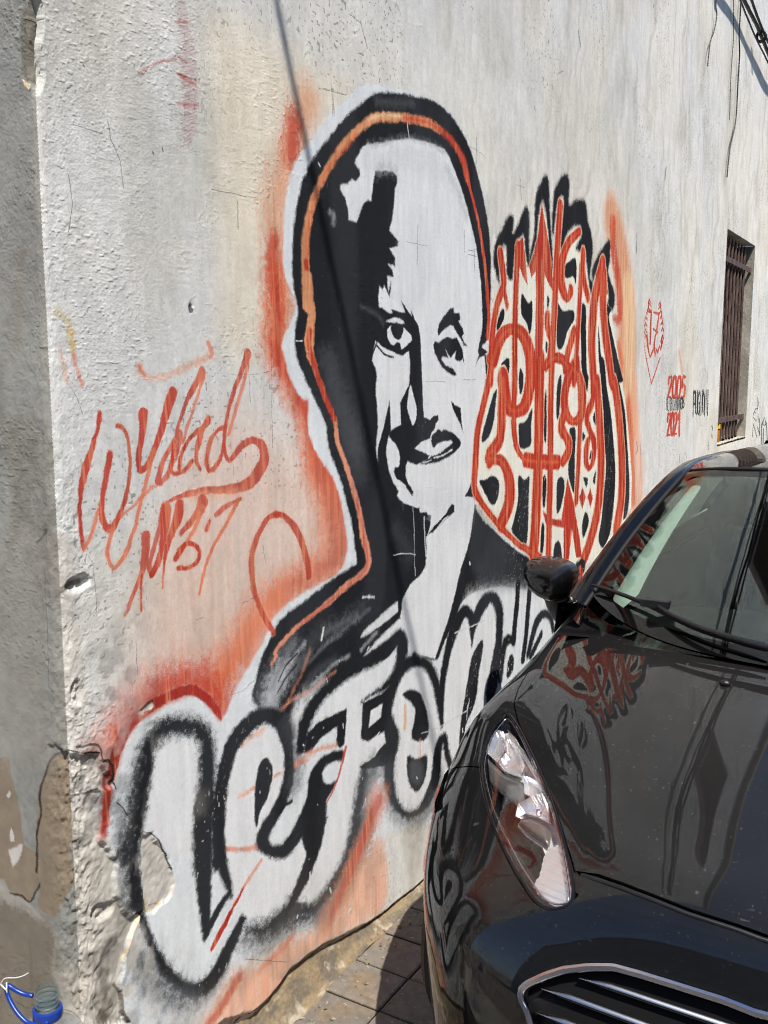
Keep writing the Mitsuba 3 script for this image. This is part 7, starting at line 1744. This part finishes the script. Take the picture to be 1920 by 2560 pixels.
# door mirrors: housing outline in the (y, z) plane, domed towards the front
def door_mirror(s, sx):
    out = np.array([(1.045, 1.075), (1.03, 1.105), (.985, 1.118), (.93, 1.118), (.88, 1.106), (.862, 1.08), (.86, 1.045), (.872, 1.005), (.905, .983), (.95, .985), (1.00, 1.005), (1.035, 1.04)])
    o = catmull(out, True, 6, .002)
    c = np.array([.945, 1.05])
    rows = []
    for t in np.linspace(0, 1, 14):
        k = math.cos(t * math.pi / 2) ** .55 if t < 1 else 0.001
        sh = np.array([.0, -.006]) * t
        y = c + (o - c) * k + sh
        x = 3.075 - .105 * math.sin(t * math.pi / 2) - .03 * (y[:, 0] < 9) * 0
        rows.append(np.stack([np.full(len(o), x) + (y[:, 0] - .95) * .22, y[:, 0], y[:, 1]], 1))
    back = [np.stack([np.full(len(o), 3.075 + dx) + (o[:, 0] - .95) * .22, c[0] + (o[:, 0] - c[0]) * k, c[1] + (o[:, 1] - c[1]) * k], 1) for dx, k in ((.05, .97), (.058, .94))]
    R = np.array(back[::-1] + rows)
    R = np.concatenate([R, R[:, :1]], 1)
    key = f'{C}__door_mirror{sx}'
    scene[key] = loft(sided(R, s), 'car_paint', 45, flip=s > 0)
    g = R[0][:-1]
    gv = sided(np.vstack([g + [-.004, 0, 0], g.mean(0) + [-.004, 0, 0]]), s)
    i = np.arange(len(g)); gf = np.stack([i, (i + 1) % len(g), np.full(len(g), len(g))], 1)
    scene[f'{key}__mirror_glass'] = mikit.ply(trimesh.Trimesh(gv, gf, process=False), 'cell_metal')
    seam = R[4][:-1]
    low = np.argsort(seam[:, 2])
    st_ = line3([(3.085, .935, 1.005), (3.09, .925, .965), (3.10, .905, .93), (3.12, .86, .895), (3.14, .82, .875)], 10)
    scene[f'{key}__stalk'] = mikit.ply(tube(sided(st_, s), np.linspace(.042, .052, 10), 20), 'black_plastic', smooth=50)
    rim = R[3][:-1]
    scene[f'{key}__lower_trim'] = mikit.ply(tube(sided(np.array([q for q in rim if q[2] < 1.03]) + [-.004, 0, -.004], s), .004, 6), 'black_plastic', smooth=True) if (rim[:, 2] < 1.03).sum() > 2 else scene[key]


door_mirror(1, '')
door_mirror(-1, '_001')


# wipers: arm with a boxed pivot and blade lying on the screen; washer jets on the bonnet
def on_screen(pts, lift):
    p, n = screen.at([q[0] for q in pts], [q[1] for q in pts])
    return p + n * np.asarray(lift)[:, None]


for k, (blade, arm) in enumerate(WIPERS):
    key = f'{C}__wiper' + (f'_{k:03d}' if k else '')
    bl = line3(on_screen(blade, np.full(len(blade), .020)), 30)
    scene[key] = mikit.ply(tube(line3(on_screen(arm, np.linspace(.03, .045, len(arm))), 24), np.interp(np.linspace(0, 1, 24), [0, .6, 1], [.006, .008, .012]), 10), 'black_plastic', smooth=True)
    scene[key + '__blade'] = mikit.ply(tube(bl, np.interp(np.linspace(0, 1, 30), [0, .08, .92, 1], [.003, .006, .006, .003]), 8), 'rubber', smooth=True)
    mid = bl[len(bl) // 3]
    clip = trimesh.creation.box(extents=[.024, .075, .020]); clip.apply_translation(on_screen([arm[0]], [.032])[0])
    scene[key + '__clip'] = mikit.ply(clip, 'black_plastic')
for k, v in enumerate((JET[1], -JET[1])):
    p, n = front.at(JET[0], v)
    j = trimesh.creation.icosphere(3, 1.0); j.apply_scale([.010, .013, .009]); j.apply_translation(p + n * .004)
    scene[f'{C}__washer_jet' + (f'_{k:03d}' if k else '')] = mikit.ply(j, 'black_plastic', smooth=True)
tag(C, 'glossy black dusty hatchback parked tight along the painted wall, seen from its front corner', 'car')
